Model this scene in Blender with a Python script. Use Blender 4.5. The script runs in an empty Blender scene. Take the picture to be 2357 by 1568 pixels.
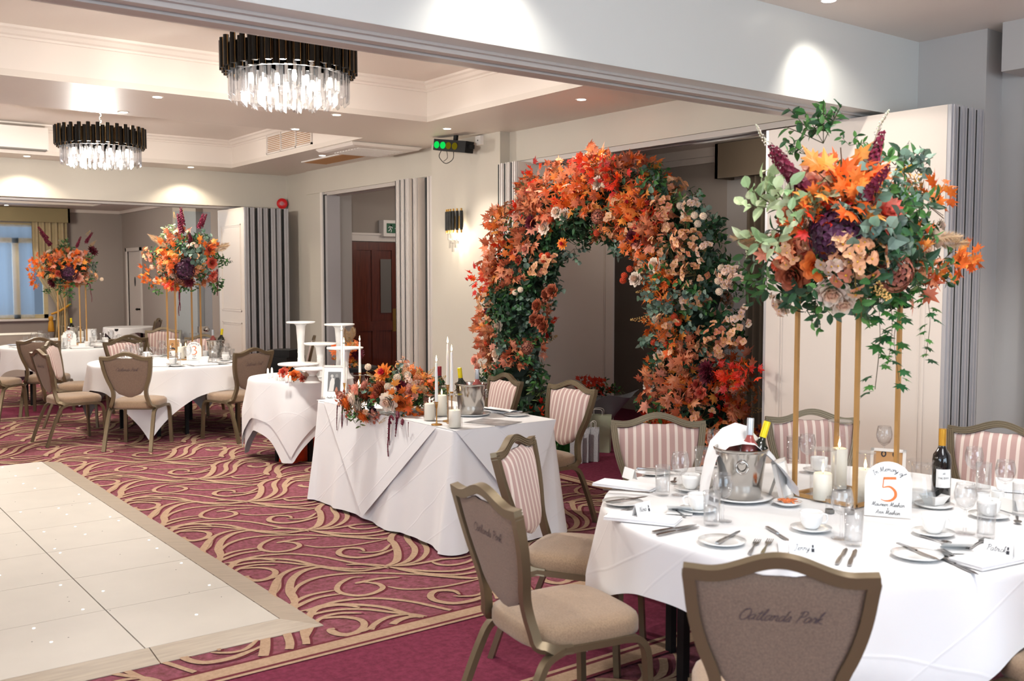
import bpy, math, random
from math import sin, cos, pi, radians, sqrt, exp, hypot
from mathutils import Vector, Matrix

scene = bpy.context.scene
COL = scene.collection
V = Vector
# ------------------------------------------------------------------ camera geometry
W_, H_ = 2357, 1568
FPX = 2280.0
CAMZ = 1.68
PITCH = math.atan((784 - 637.0) / FPX)
THA = math.atan((4200 - 1178.5) / hypot(FPX, 147.0))
CF = V((cos(THA), sin(THA), 0)); CR = V((sin(THA), -cos(THA), 0)); CU = V((0, 0, 1))
FWD = CF * cos(PITCH) - CU * sin(PITCH)
UPV = CU * cos(PITCH) + CF * sin(PITCH)
CAM = V((0, 0, CAMZ))

def ray(x, y):
    return (FWD * FPX + CR * (x - W_ / 2) - UPV * (y - H_ / 2))
def onz(x, y, z=0.0):
    d = ray(x, y); t = (z - CAMZ) / d.z
    return CAM + d * t
def onX(x, y, X):
    d = ray(x, y); return CAM + d * (X / d.x)
def onY(x, y, Y):
    d = ray(x, y); return CAM + d * (Y / d.y)
def atd(x, y, dep):
    d = ray(x, y); return CAM + d * (dep / d.dot(CF))
def depth_of(p):
    return (V(p) - CAM).dot(CF)
def proj(p):
    v = V(p) - CAM; z = v.dot(FWD)
    return (W_ / 2 + FPX * v.dot(CR) / z, H_ / 2 - FPX * v.dot(UPV) / z)

def lin(h):
    h = h.lstrip('#'); o = []
    for i in (0, 2, 4):
        c = int(h[i:i + 2], 16) / 255
        o.append(c / 12.92 if c <= 0.04045 else ((c + 0.055) / 1.055) ** 2.4)
    return tuple(o)

# ------------------------------------------------------------------ materials
def newmat(name):
    m = bpy.data.materials.new(name); m.use_nodes = True
    nt = m.node_tree
    return m, nt, nt.nodes['Principled BSDF']
def mat(name, col, rough=0.5, metal=0.0, noise=0.0, nscale=30, bump=0.0, bscale=200, trans=0, emit=None, estr=0, sheen=0, coat=0, stretch=None, spec=None, sss=0):
    m, nt, b = newmat(name)
    c = lin(col) if isinstance(col, str) else col
    b.inputs['Base Color'].default_value = (*c, 1)
    b.inputs['Roughness'].default_value = rough
    b.inputs['Metallic'].default_value = metal
    if spec is not None: b.inputs['Specular IOR Level'].default_value = spec
    if sheen: b.inputs['Sheen Weight'].default_value = sheen
    if coat: b.inputs['Coat Weight'].default_value = coat
    if trans: b.inputs['Transmission Weight'].default_value = trans
    if sss:
        b.inputs['Subsurface Weight'].default_value = sss
        b.inputs['Subsurface Radius'].default_value = (.02, .01, .005)
    if emit:
        b.inputs['Emission Color'].default_value = (*lin(emit), 1); b.inputs['Emission Strength'].default_value = estr
    if noise or bump:
        tc = nt.nodes.new('ShaderNodeTexCoord'); src = tc.outputs['Object']
        if stretch:
            mp = nt.nodes.new('ShaderNodeMapping'); mp.inputs['Scale'].default_value = stretch
            nt.links.new(src, mp.inputs['Vector']); src = mp.outputs['Vector']
    if noise:
        n = nt.nodes.new('ShaderNodeTexNoise'); n.inputs['Scale'].default_value = nscale; n.inputs['Detail'].default_value = 6
        nt.links.new(src, n.inputs['Vector'])
        r = nt.nodes.new('ShaderNodeMapRange')
        r.inputs['From Min'].default_value = .3; r.inputs['From Max'].default_value = .7
        r.inputs['To Min'].default_value = 1 - noise; r.inputs['To Max'].default_value = 1 + noise
        nt.links.new(n.outputs['Fac'], r.inputs['Value'])
        mx = nt.nodes.new('ShaderNodeVectorMath'); mx.operation = 'SCALE'
        mx.inputs[0].default_value = c
        nt.links.new(r.outputs['Result'], mx.inputs['Scale'])
        nt.links.new(mx.outputs['Vector'], b.inputs['Base Color'])
    if bump:
        n2 = nt.nodes.new('ShaderNodeTexNoise'); n2.inputs['Scale'].default_value = bscale; n2.inputs['Detail'].default_value = 3
        nt.links.new(src, n2.inputs['Vector'])
        bp = nt.nodes.new('ShaderNodeBump'); bp.inputs['Strength'].default_value = bump; bp.inputs['Distance'].default_value = .003
        nt.links.new(n2.outputs['Fac'], bp.inputs['Height']); nt.links.new(bp.outputs['Normal'], b.inputs['Normal'])
    return m
def glassmat(name, tint=(1, 1, 1), refl=1.0, rough=0.02):
    m = bpy.data.materials.new(name); m.use_nodes = True; nt = m.node_tree
    for n in list(nt.nodes):
        if n.type != 'OUTPUT_MATERIAL': nt.nodes.remove(n)
    out = [n for n in nt.nodes if n.type == 'OUTPUT_MATERIAL'][0]
    t = nt.nodes.new('ShaderNodeBsdfTransparent'); t.inputs['Color'].default_value = (*tint, 1)
    g = nt.nodes.new('ShaderNodeBsdfGlossy'); g.inputs['Roughness'].default_value = rough
    lw = nt.nodes.new('ShaderNodeLayerWeight'); lw.inputs['Blend'].default_value = .22
    mr = nt.nodes.new('ShaderNodeMapRange'); mr.inputs['To Min'].default_value = .04 * refl; mr.inputs['To Max'].default_value = min(1, .85 * refl)
    nt.links.new(lw.outputs['Facing'], mr.inputs['Value'])
    mr.inputs['From Min'].default_value = 0.0
    p = nt.nodes.new('ShaderNodeMath'); p.operation = 'POWER'; p.inputs[1].default_value = 1.15
    nt.links.new(mr.outputs['Result'], p.inputs[0])
    mx = nt.nodes.new('ShaderNodeMixShader')
    nt.links.new(p.outputs[0], mx.inputs['Fac']); nt.links.new(t.outputs[0], mx.inputs[1]); nt.links.new(g.outputs[0], mx.inputs[2])
    nt.links.new(mx.outputs[0], out.inputs['Surface'])
    return m
def emitmat(name, col, s):
    m = bpy.data.materials.new(name); m.use_nodes = True; nt = m.node_tree
    for n in list(nt.nodes):
        if n.type != 'OUTPUT_MATERIAL': nt.nodes.remove(n)
    out = [n for n in nt.nodes if n.type == 'OUTPUT_MATERIAL'][0]
    e = nt.nodes.new('ShaderNodeEmission'); e.inputs['Color'].default_value = (*lin(col), 1); e.inputs['Strength'].default_value = s
    nt.links.new(e.outputs[0], out.inputs['Surface'])
    return m

M = {}
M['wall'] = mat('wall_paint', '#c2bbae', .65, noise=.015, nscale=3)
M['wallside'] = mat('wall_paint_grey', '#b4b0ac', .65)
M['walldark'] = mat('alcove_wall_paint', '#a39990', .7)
M['beam'] = mat('beam_paint', '#cfcfca', .32)
M['ceil'] = mat('ceiling_paint', '#d8cec3', .45)
M['ceilw'] = mat('coffer_paint', '#e2d8ce', .5)
M['trimw'] = mat('white_gloss_trim', '#dcd4cc', .35)
M['track'] = mat('track_paint', '#b9b1aa', .4)
M['trackdark'] = mat('track_slot', '#3a3836', .6)
M['panel'] = mat('partition_panel', '#dacdc1', .5)
M['alu'] = mat('aluminium_edge', '#b4b1b2', .38, .35)
M['alu2'] = mat('cream_edge', '#d3ccc6', .4, .1)
M['rubber'] = mat('black_rubber', '#0a0c0d', .6)
def clothmat():
    m, nt, b = newmat('white_linen')
    b.inputs['Base Color'].default_value = (*lin('#ebeaea'), 1); b.inputs['Roughness'].default_value = .8
    tc = nt.nodes.new('ShaderNodeTexCoord'); tot = None
    for vec, per in (((.7, .7, .75), .43), ((-.5, .62, 1.0), .47)):
        dt = nt.nodes.new('ShaderNodeVectorMath'); dt.operation = 'DOT_PRODUCT'; nt.links.new(tc.outputs['Object'], dt.inputs[0]); dt.inputs[1].default_value = [v / per for v in vec]
        ad = nt.nodes.new('ShaderNodeMath'); ad.operation = 'ADD'; ad.inputs[1].default_value = 20.37; nt.links.new(dt.outputs['Value'], ad.inputs[0])
        pp = nt.nodes.new('ShaderNodeMath'); pp.operation = 'PINGPONG'; pp.inputs[1].default_value = .5; nt.links.new(ad.outputs[0], pp.inputs[0])
        mr = nt.nodes.new('ShaderNodeMapRange'); mr.inputs['From Min'].default_value = 0; mr.inputs['From Max'].default_value = .018; mr.inputs['To Min'].default_value = 1; mr.inputs['To Max'].default_value = 0; nt.links.new(pp.outputs[0], mr.inputs['Value'])
        if tot is None: tot = mr.outputs['Result']
        else:
            mx = nt.nodes.new('ShaderNodeMath'); mx.operation = 'MAXIMUM'; nt.links.new(tot, mx.inputs[0]); nt.links.new(mr.outputs['Result'], mx.inputs[1]); tot = mx.outputs[0]
    n = nt.nodes.new('ShaderNodeTexNoise'); n.inputs['Scale'].default_value = 7; n.inputs['Detail'].default_value = 4; nt.links.new(tc.outputs['Object'], n.inputs['Vector'])
    su = nt.nodes.new('ShaderNodeMath'); su.operation = 'MULTIPLY_ADD'; su.inputs[1].default_value = 1.6; nt.links.new(n.outputs['Fac'], su.inputs[0]); nt.links.new(tot, su.inputs[2])
    bp = nt.nodes.new('ShaderNodeBump'); bp.inputs['Strength'].default_value = .3; bp.inputs['Distance'].default_value = .003
    nt.links.new(su.outputs[0], bp.inputs['Height']); nt.links.new(bp.outputs['Normal'], b.inputs['Normal'])
    return m
M['cloth'] = clothmat()
M['napkin'] = mat('white_napkin', '#f4f3f4', .8)
M['frame'] = mat('champagne_metal', '#75664f', .36, .55)
M['seat'] = mat('tan_weave', '#967c62', .85, noise=.18, nscale=160, bump=.35, bscale=700, sheen=.3)
M['backfab'] = mat('brown_weave', '#7b6555', .85, noise=.2, nscale=180, bump=.35, bscale=700, sheen=.2)
M['stitch'] = mat('stitching', '#4e4044', .8)
M['stitchp'] = mat('purple_stitching', '#6a5566', .8)
M['black'] = mat('black_paint', '#0b0b0c', .6, spec=.3)
M['blackm'] = mat('black_metal', '#15130f', .3, .6)
M['gold'] = mat('gold_metal', '#b98a48', .3, .85)
M['goldp'] = mat('gold_paint', '#b98e56', .4, .5)
M['brass'] = mat('brass', '#b8904c', .35, .9)
M['steel'] = mat('polished_steel', '#b9b4ae', .16, 1)
M['cutlery'] = mat('cutlery_steel', '#9d9a98', .2, 1)
M['china'] = mat('white_china', '#f3f2f0', .12, coat=.5)
M['wax'] = mat('ivory_wax', '#fbf4e4', .5)
M['waxw'] = mat('white_wax', '#f4f2ee', .45, sss=.3)
M['flame'] = emitmat('candle_flame', '#ffd790', 25)
M['paper'] = mat('white_card', '#f5f4f2', .6)
M['kraft'] = mat('kraft_card', '#b98a5a', .8)
M['ink'] = mat('black_ink', '#26262c', .6)
M['orangeink'] = mat('copper_ink', '#dd7a3c', .5)
M['glass'] = glassmat('clear_glass', (.975, .98, .985), 1.0)
M['vglass'] = glassmat('vase_glass', (.99, .99, .99), .5)
M['water'] = glassmat('water', (.93, .96, .98), .7)
M['winpane'] = glassmat('window_glass', (.85, .92, 1), .5)
M['crystal'] = None
M['yellow'] = mat('yellow_foil', '#e8cf10', .35, .2)
M['silverf'] = mat('silver_foil', '#c9ced3', .3, .5)
M['goldf'] = mat('gold_foil', '#cf9a35', .3, .6)
M['redf'] = mat('red_foil', '#8a1826', .4)
M['greenglass'] = mat('dark_green_glass', '#101a10', .08, coat=.6)
M['darkglass'] = mat('dark_bottle_glass', '#0b0a0a', .06, coat=.6)
M['rose_wine'] = mat('rose_wine', '#9a4a46', .08, coat=.6)
M['dl'] = emitmat('downlight_lens', '#fff6e4', 14)
M['bulb'] = emitmat('chandelier_bulb', '#fff4e2', 12)
M['wood'] = mat('mahogany', '#602713', .35, noise=.35, nscale=6, stretch=(8, 8, .6), coat=.3)
M['whitep'] = mat('white_plastic', '#e9e4de', .4)
M['red'] = mat('red_plastic', '#c0141a', .35)
M['greenled'] = emitmat('green_laser_lens', '#12c850', 1.2)
M['yellowled'] = emitmat('amber_lens', '#8a7a18', .5)
M['exitgreen'] = mat('exit_green', '#0e5a38', .5)
M['curtain'] = mat('gold_curtain', '#b8a67e', .7, noise=.08, nscale=8, sheen=.4)
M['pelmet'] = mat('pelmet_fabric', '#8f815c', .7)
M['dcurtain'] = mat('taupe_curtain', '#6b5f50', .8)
M['tassel'] = mat('tassel_gold', '#c98d1c', .6)
M['dancew'] = mat('dance_panel', '#beb7ad', .5, noise=.03, nscale=4, spec=.3)
M['danceram'] = mat('ramp_wood', '#a39482', .4, noise=.12, nscale=5, stretch=(1, 12, 1))
M['led'] = emitmat('led_point', '#ffffff', 6)
M['ledoff'] = mat('led_off', '#5a544e', .5)
M['icing'] = mat('white_icing', '#eeebe6', .4)
M['sheer'] = None
M['giftg'] = mat('sage_paper', '#c5ccb0', .7)
M['giftw'] = mat('silver_pattern_paper', '#c9cbcf', .5, noise=.15, nscale=120)
M['giftgreen'] = mat('green_gift_paper', '#2f8f3a', .4, noise=.3, nscale=20)
M['wrap'] = mat('grey_tissue', '#8c9097', .5)
M['orangebag'] = mat('orange_plastic', '#d8401a', .35, noise=.2, nscale=20)
M['greyp'] = mat('grey_plastic', '#6f6b66', .5)
M['salmon'] = mat('orange_snack', '#e0814a', .6, noise=.3, nscale=90)

def botmat():
    m, nt, b = newmat('petals_and_leaves')
    a = nt.nodes.new('ShaderNodeAttribute'); a.attribute_name = 'Col'
    oi = nt.nodes.new('ShaderNodeObjectInfo')
    mr = nt.nodes.new('ShaderNodeMapRange'); mr.inputs['To Min'].default_value = .8; mr.inputs['To Max'].default_value = 1.18
    nt.links.new(oi.outputs['Random'], mr.inputs['Value'])
    sc = nt.nodes.new('ShaderNodeVectorMath'); sc.operation = 'SCALE'
    nt.links.new(a.outputs['Color'], sc.inputs[0]); nt.links.new(mr.outputs['Result'], sc.inputs['Scale'])
    nt.links.new(sc.outputs['Vector'], b.inputs['Base Color'])
    b.inputs['Roughness'].default_value = .55
    out = [n for n in nt.nodes if n.type == 'OUTPUT_MATERIAL'][0]
    tr = nt.nodes.new('ShaderNodeBsdfTranslucent'); nt.links.new(sc.outputs['Vector'], tr.inputs['Color'])
    mx = nt.nodes.new('ShaderNodeMixShader'); mx.inputs['Fac'].default_value = .25
    nt.links.new(b.outputs[0], mx.inputs[1]); nt.links.new(tr.outputs[0], mx.inputs[2]); nt.links.new(mx.outputs[0], out.inputs['Surface'])
    return m
M['bot'] = botmat()
def crystalmat():
    m = bpy.data.materials.new('cut_crystal'); m.use_nodes = True; nt = m.node_tree
    for n in list(nt.nodes):
        if n.type != 'OUTPUT_MATERIAL': nt.nodes.remove(n)
    out = [n for n in nt.nodes if n.type == 'OUTPUT_MATERIAL'][0]
    t = nt.nodes.new('ShaderNodeBsdfTransparent'); t.inputs['Color'].default_value = (.97, .97, .98, 1)
    d = nt.nodes.new('ShaderNodeBsdfTranslucent'); d.inputs['Color'].default_value = (.95, .95, .97, 1)
    g = nt.nodes.new('ShaderNodeBsdfGlossy'); g.inputs['Roughness'].default_value = .05
    m1 = nt.nodes.new('ShaderNodeMixShader'); m1.inputs['Fac'].default_value = .015
    nt.links.new(t.outputs[0], m1.inputs[1]); nt.links.new(d.outputs[0], m1.inputs[2])
    m2 = nt.nodes.new('ShaderNodeMixShader'); m2.inputs['Fac'].default_value = .3
    nt.links.new(m1.outputs[0], m2.inputs[1]); nt.links.new(g.outputs[0], m2.inputs[2])
    nt.links.new(m2.outputs[0], out.inputs['Surface'])
    return m
M['crystal'] = crystalmat()
def sheermat():
    m = bpy.data.materials.new('sheer_voile'); m.use_nodes = True; nt = m.node_tree
    for n in list(nt.nodes):
        if n.type != 'OUTPUT_MATERIAL': nt.nodes.remove(n)
    out = [n for n in nt.nodes if n.type == 'OUTPUT_MATERIAL'][0]
    t = nt.nodes.new('ShaderNodeBsdfTransparent')
    d = nt.nodes.new('ShaderNodeBsdfTranslucent'); d.inputs['Color'].default_value = (.8, .85, .9, 1)
    m1 = nt.nodes.new('ShaderNodeMixShader'); m1.inputs['Fac'].default_value = .3
    nt.links.new(t.outputs[0], m1.inputs[1]); nt.links.new(d.outputs[0], m1.inputs[2])
    nt.links.new(m1.outputs[0], out.inputs['Surface'])
    return m
M['sheer'] = sheermat()
def stripemat():
    m, nt, b = newmat('pink_striped_fabric')
    tc = nt.nodes.new('ShaderNodeTexCoord'); sp = nt.nodes.new('ShaderNodeSeparateXYZ')
    nt.links.new(tc.outputs['Object'], sp.inputs[0])
    mu = nt.nodes.new('ShaderNodeMath'); mu.operation = 'MULTIPLY_ADD'; mu.inputs[1].default_value = 1 / .0435; mu.inputs[2].default_value = 20.3
    nt.links.new(sp.outputs['X'], mu.inputs[0])
    fr = nt.nodes.new('ShaderNodeMath'); fr.operation = 'FRACT'; nt.links.new(mu.outputs[0], fr.inputs[0])
    gt = nt.nodes.new('ShaderNodeMath'); gt.operation = 'LESS_THAN'; gt.inputs[1].default_value = .36; nt.links.new(fr.outputs[0], gt.inputs[0])
    mx = nt.nodes.new('ShaderNodeMix'); mx.data_type = 'RGBA'
    mx.inputs['A'].default_value = (*lin('#b2918a'), 1); mx.inputs['B'].default_value = (*lin('#d8c7bc'), 1)
    nt.links.new(gt.outputs[0], mx.inputs['Factor'])
    nt.links.new(mx.outputs['Result'], b.inputs['Base Color'])
    b.inputs['Roughness'].default_value = .8; b.inputs['Sheen Weight'].default_value = .3
    return m
M['stripe'] = stripemat()
def carpetmat(name, c1, c2, scale):
    m, nt, b = newmat(name)
    tc = nt.nodes.new('ShaderNodeTexCoord')
    n = nt.nodes.new('ShaderNodeTexNoise'); n.inputs['Scale'].default_value = scale; n.inputs['Detail'].default_value = 8; n.inputs['Roughness'].default_value = .7
    nt.links.new(tc.outputs['Object'], n.inputs['Vector'])
    r = nt.nodes.new('ShaderNodeValToRGB'); r.color_ramp.elements[0].position = .38; r.color_ramp.elements[1].position = .62
    r.color_ramp.elements[0].color = (*lin(c1), 1); r.color_ramp.elements[1].color = (*lin(c2), 1)
    nt.links.new(n.outputs['Fac'], r.inputs['Fac']); nt.links.new(r.outputs['Color'], b.inputs['Base Color'])
    b.inputs['Roughness'].default_value = .95; b.inputs['Specular IOR Level'].default_value = .1
    bp = nt.nodes.new('ShaderNodeBump'); bp.inputs['Strength'].default_value = .5; bp.inputs['Distance'].default_value = .004
    n2 = nt.nodes.new('ShaderNodeTexNoise'); n2.inputs['Scale'].default_value = 400
    nt.links.new(tc.outputs['Object'], n2.inputs['Vector']); nt.links.new(n2.outputs['Fac'], bp.inputs['Height']); nt.links.new(bp.outputs['Normal'], b.inputs['Normal'])
    return m
M['carpet'] = carpetmat('mauve_mottled_carpet', '#6f4042', '#945665', 26)
M['carpetplain'] = carpetmat('burgundy_carpet', '#6a2b3d', '#7f364c', 30)
M['ctan'] = carpetmat('tan_carpet', '#a88b72', '#b89b82', 60)
M['cdark'] = carpetmat('maroon_carpet', '#662c34', '#70333c', 60)

# ------------------------------------------------------------------ mesh builder
class MB:
    def __init__(s): s.v = []; s.f = []; s.m = []; s.c = []; s.col = None; s.mi = 0
    def vert(s, p): s.v.append(tuple(p)); return len(s.v) - 1
    def face(s, idx): s.f.append(tuple(idx)); s.m.append(s.mi); s.c.append(s.col)
    def box(s, x0, y0, z0, x1, y1, z1):
        b = len(s.v)
        for z in (z0, z1):
            for (x, y) in ((x0, y0), (x1, y0), (x1, y1), (x0, y1)): s.v.append((x, y, z))
        for q in ((3, 2, 1, 0), (4, 5, 6, 7), (0, 1, 5, 4), (1, 2, 6, 5), (2, 3, 7, 6), (3, 0, 4, 7)): s.face([b + i for i in q])
        return s
    def obox(s, c, ux, uy, uz):   # oriented box: centre + half vectors
        b = len(s.v); c = V(c)
        for k in (-1, 1):
            for (i, j) in ((-1, -1), (1, -1), (1, 1), (-1, 1)): s.v.append(tuple(c + ux * i + uy * j + uz * k))
        for q in ((3, 2, 1, 0), (4, 5, 6, 7), (0, 1, 5, 4), (1, 2, 6, 5), (2, 3, 7, 6), (3, 0, 4, 7)): s.face([b + i for i in q])
        return s
    def quad(s, a, b_, c, d):
        b = len(s.v); s.v += [tuple(a), tuple(b_), tuple(c), tuple(d)]; s.face((b, b + 1, b + 2, b + 3)); return s
    def lathe(s, prof, c=(0, 0, 0), seg=20, sx=1, sy=1, a0=0):
        b = len(s.v); n = len(prof)
        for (r, z) in prof:
            for k in range(seg):
                a = a0 + 2 * pi * k / seg; s.v.append((c[0] + r * sx * cos(a), c[1] + r * sy * sin(a), c[2] + z))
        for i in range(n - 1):
            for k in range(seg):
                k2 = (k + 1) % seg
                s.face((b + i * seg + k, b + i * seg + k2, b + (i + 1) * seg + k2, b + (i + 1) * seg + k))
        if prof[0][0] > 1e-6: s.face([b + k for k in range(seg)][::-1])
        if prof[-1][0] > 1e-6: s.face([b + (n - 1) * seg + k for k in range(seg)])
        return s
    def sweep(s, pts, sec, ref=(0, 0, 1), cap=True, scales=None):
        pts = [V(p) for p in pts]; b = len(s.v); n = len(sec); ref = V(ref)
        for i, p in enumerate(pts):
            t = (pts[min(i + 1, len(pts) - 1)] - pts[max(i - 1, 0)]).normalized()
            side = t.cross(ref)
            if side.length < 1e-4: side = t.cross(V((0.3, .9, .1)))
            side.normalize(); up = side.cross(t).normalized()
            k = scales[i] if scales else 1
            for (a, c) in sec: s.v.append(tuple(p + side * a * k + up * c * k))
        for i in range(len(pts) - 1):
            for k in range(n):
                k2 = (k + 1) % n
                s.face((b + i * n + k, b + i * n + k2, b + (i + 1) * n + k2, b + (i + 1) * n + k))
        if cap:
            s.face([b + k for k in range(n)][::-1]); s.face([b + (len(pts) - 1) * n + k for k in range(n)])
        return s
    def tube(s, pts, r, seg=8, scales=None, ref=(0.13, .2, 1)):
        return s.sweep(pts, [(r * cos(2 * pi * k / seg), r * sin(2 * pi * k / seg)) for k in range(seg)], ref, True, scales)
    def prism(s, outline, z0, z1):
        b = len(s.v); n = len(outline)
        for z in (z0, z1):
            for (x, y) in outline: s.v.append((x, y, z))
        s.face([b + i for i in range(n)][::-1]); s.face([b + n + i for i in range(n)])
        for i in range(n):
            j = (i + 1) % n; s.face((b + i, b + j, b + n + j, b + n + i))
        return s
    def grid(s, nu, nv, fn):
        b = len(s.v)
        for i in range(nu + 1):
            for j in range(nv + 1): s.v.append(tuple(fn(i / nu, j / nv)))
        for i in range(nu):
            for j in range(nv):
                a = b + i * (nv + 1) + j; s.face((a, a + nv + 1, a + nv + 2, a + 1))
        return s
    def ribbon(s, pts, w, o, ux, uy, closed=False):
        # flat pen stroke in plane (o, ux, uy)
        o = V(o); n = len(pts)
        if n < 2: return s
        b = len(s.v)
        for i, (x, y) in enumerate(pts):
            x0, y0 = pts[max(i - 1, 0)]; x1, y1 = pts[min(i + 1, n - 1)]
            L = hypot(x1 - x0, y1 - y0) or 1; nx, ny = -(y1 - y0) / L, (x1 - x0) / L
            ww = w if not callable(w) else w(i / (n - 1))
            for sg in (1, -1): s.v.append(tuple(o + ux * (x + nx * ww * sg / 2) + uy * (y + ny * ww * sg / 2)))
        for i in range(n - 1): s.face((b + 2 * i, b + 2 * i + 1, b + 2 * i + 3, b + 2 * i + 2))
        return s
    def mesh(s, name, mats, smooth=False):
        me = bpy.data.meshes.new(name); me.from_pydata(s.v, [], s.f); 
        if not isinstance(mats, (list, tuple)): mats = [mats]
        for m in mats: me.materials.append(m)
        me.polygons.foreach_set('material_index', s.m)
        me.polygons.foreach_set('use_smooth', [bool(smooth)] * len(s.f))
        if any(c is not None for c in s.c):
            ca = me.color_attributes.new('Col', 'FLOAT_COLOR', 'CORNER'); d = []
            for f, c in zip(s.f, s.c): d += list((*(c or (1, 1, 1)), 1)) * len(f)
            ca.data.foreach_set('color', d)
        me.update()
        if smooth == 'auto':
            try: me.set_sharp_from_angle(angle=radians(40))
            except Exception: pass
        return me
    def build(s, name, mats, parent=None, smooth=False, loc=None, rz=0):
        o = bpy.data.objects.new(name, s.mesh(name, mats, smooth)); COL.objects.link(o)
        if parent: o.parent = parent
        if loc is not None: o.location = loc
        if rz: o.rotation_euler = (0, 0, rz)
        return o

def inst(name, mesh, parent=None, loc=(0, 0, 0), rot=None, sc=1):
    o = bpy.data.objects.new(name, mesh); COL.objects.link(o)
    if parent: o.parent = parent
    o.location = loc
    if rot is not None:
        if isinstance(rot, Matrix): o.rotation_euler = rot.to_euler()
        else: o.rotation_euler = rot
    o.scale = (sc, sc, sc) if not isinstance(sc, (tuple, list)) else sc
    return o
def thing(name, label, cat, loc=(0, 0, 0), rz=0, group=None):
    o = bpy.data.objects.new(name, None); COL.objects.link(o); o.empty_display_size = .1
    o.location = loc; o.rotation_euler = (0, 0, rz)
    return tag(o, label, cat, group)
def tag(o, label=None, cat=None, group=None, kind=None):
    if label: o['label'] = label
    if cat: o['category'] = cat; o['kind'] = kind or 'thing'
    if group: o['group'] = group
    if kind: o['kind'] = kind
    return o
def struct(o): o['kind'] = 'structure'; return o
_kids = {}
def copy_tree(o, parent=None):
    c = o.copy(); COL.objects.link(c)
    if parent: c.parent = parent
    for ch in [k for k in ALLCH(o)]: copy_tree(ch, c)
    return c
def ALLCH(o):
    return [x for x in bpy.data.objects if x.parent == o] if o.name not in _kids else _kids[o.name]
def cache(o):
    ch = [x for x in COL.objects if x.parent == o]; _kids[o.name] = ch
    for c in ch: cache(c)
    return o
def dup(o, loc, rz=0, label=None, group=None, sc=None):
    if o.name not in _kids: cache(o)
    def rec(a, p):
        c = a.copy(); COL.objects.link(c)
        if p: c.parent = p
        for ch in _kids.get(a.name, ()): rec(ch, c)
        return c
    c = rec(o, None); c.location = loc; c.rotation_euler = (0, 0, rz)
    if label: c['label'] = label
    if group: c['group'] = group
    if sc: c.scale = (sc, sc, sc)
    return c
REG = {}
def reg(key, o, fmt, group=None):
    REG.setdefault(key, []).append((o, fmt))
    if group: o['group'] = group
    return o
ORD = ['leftmost', 'second from left', 'third from left', 'fourth from left', 'fifth from left', 'sixth from left', 'seventh from left', 'eighth from left', 'ninth from left', 'tenth from left', 'eleventh from left', 'twelfth from left', 'thirteenth from left', 'fourteenth from left'] + ['%s from left' % w for w in ('fifteenth', 'sixteenth', 'seventeenth', 'eighteenth', 'nineteenth', 'twentieth', 'twenty-first', 'twenty-second', 'twenty-third', 'twenty-fourth')]
def flush_reg():
    for key, L in REG.items():
        L.sort(key=lambda t: proj(t[0].matrix_basis.translation)[0])
        n = len(L)
        for i, (o, fmt) in enumerate(L):
            w = ORD[i] if i < len(ORD) else ORD[-1]
            if n > 2 and i == n - 1: w = 'rightmost'
            if n == 2: w = ['left one', 'right one'][i]
            o['label'] = fmt.replace('{}', w) if n > 1 else fmt.replace(', {}', '').replace('{}', '').strip()
def crom(pts, n=6):
    out = []; P = [V((*p, 0)) if len(p) == 2 else V(p) for p in pts]; two = len(pts[0]) == 2
    for i in range(len(P) - 1):
        p0 = P[max(i - 1, 0)]; p1 = P[i]; p2 = P[i + 1]; p3 = P[min(i + 2, len(P) - 1)]
        for k in range(n):
            t = k / n
            q = .5 * ((2 * p1) + (p2 - p0) * t + (2 * p0 - 5 * p1 + 4 * p2 - p3) * t * t + (3 * p1 - p0 - 3 * p2 + p3) * t ** 3)
            out.append((q.x, q.y) if two else q)
    out.append((P[-1].x, P[-1].y) if two else P[-1])
    return out
def lerp(tab, x):
    if x <= tab[0][0]: return tab[0][1]
    for (a, b), (c, d) in zip(tab, tab[1:]):
        if x <= c: return b + (d - b) * (x - a) / (c - a)
    return tab[-1][1]
def zrot(v):  # rotation matrix taking +Z to v
    return V(v).normalized().to_track_quat('Z', 'Y').to_matrix()

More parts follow.
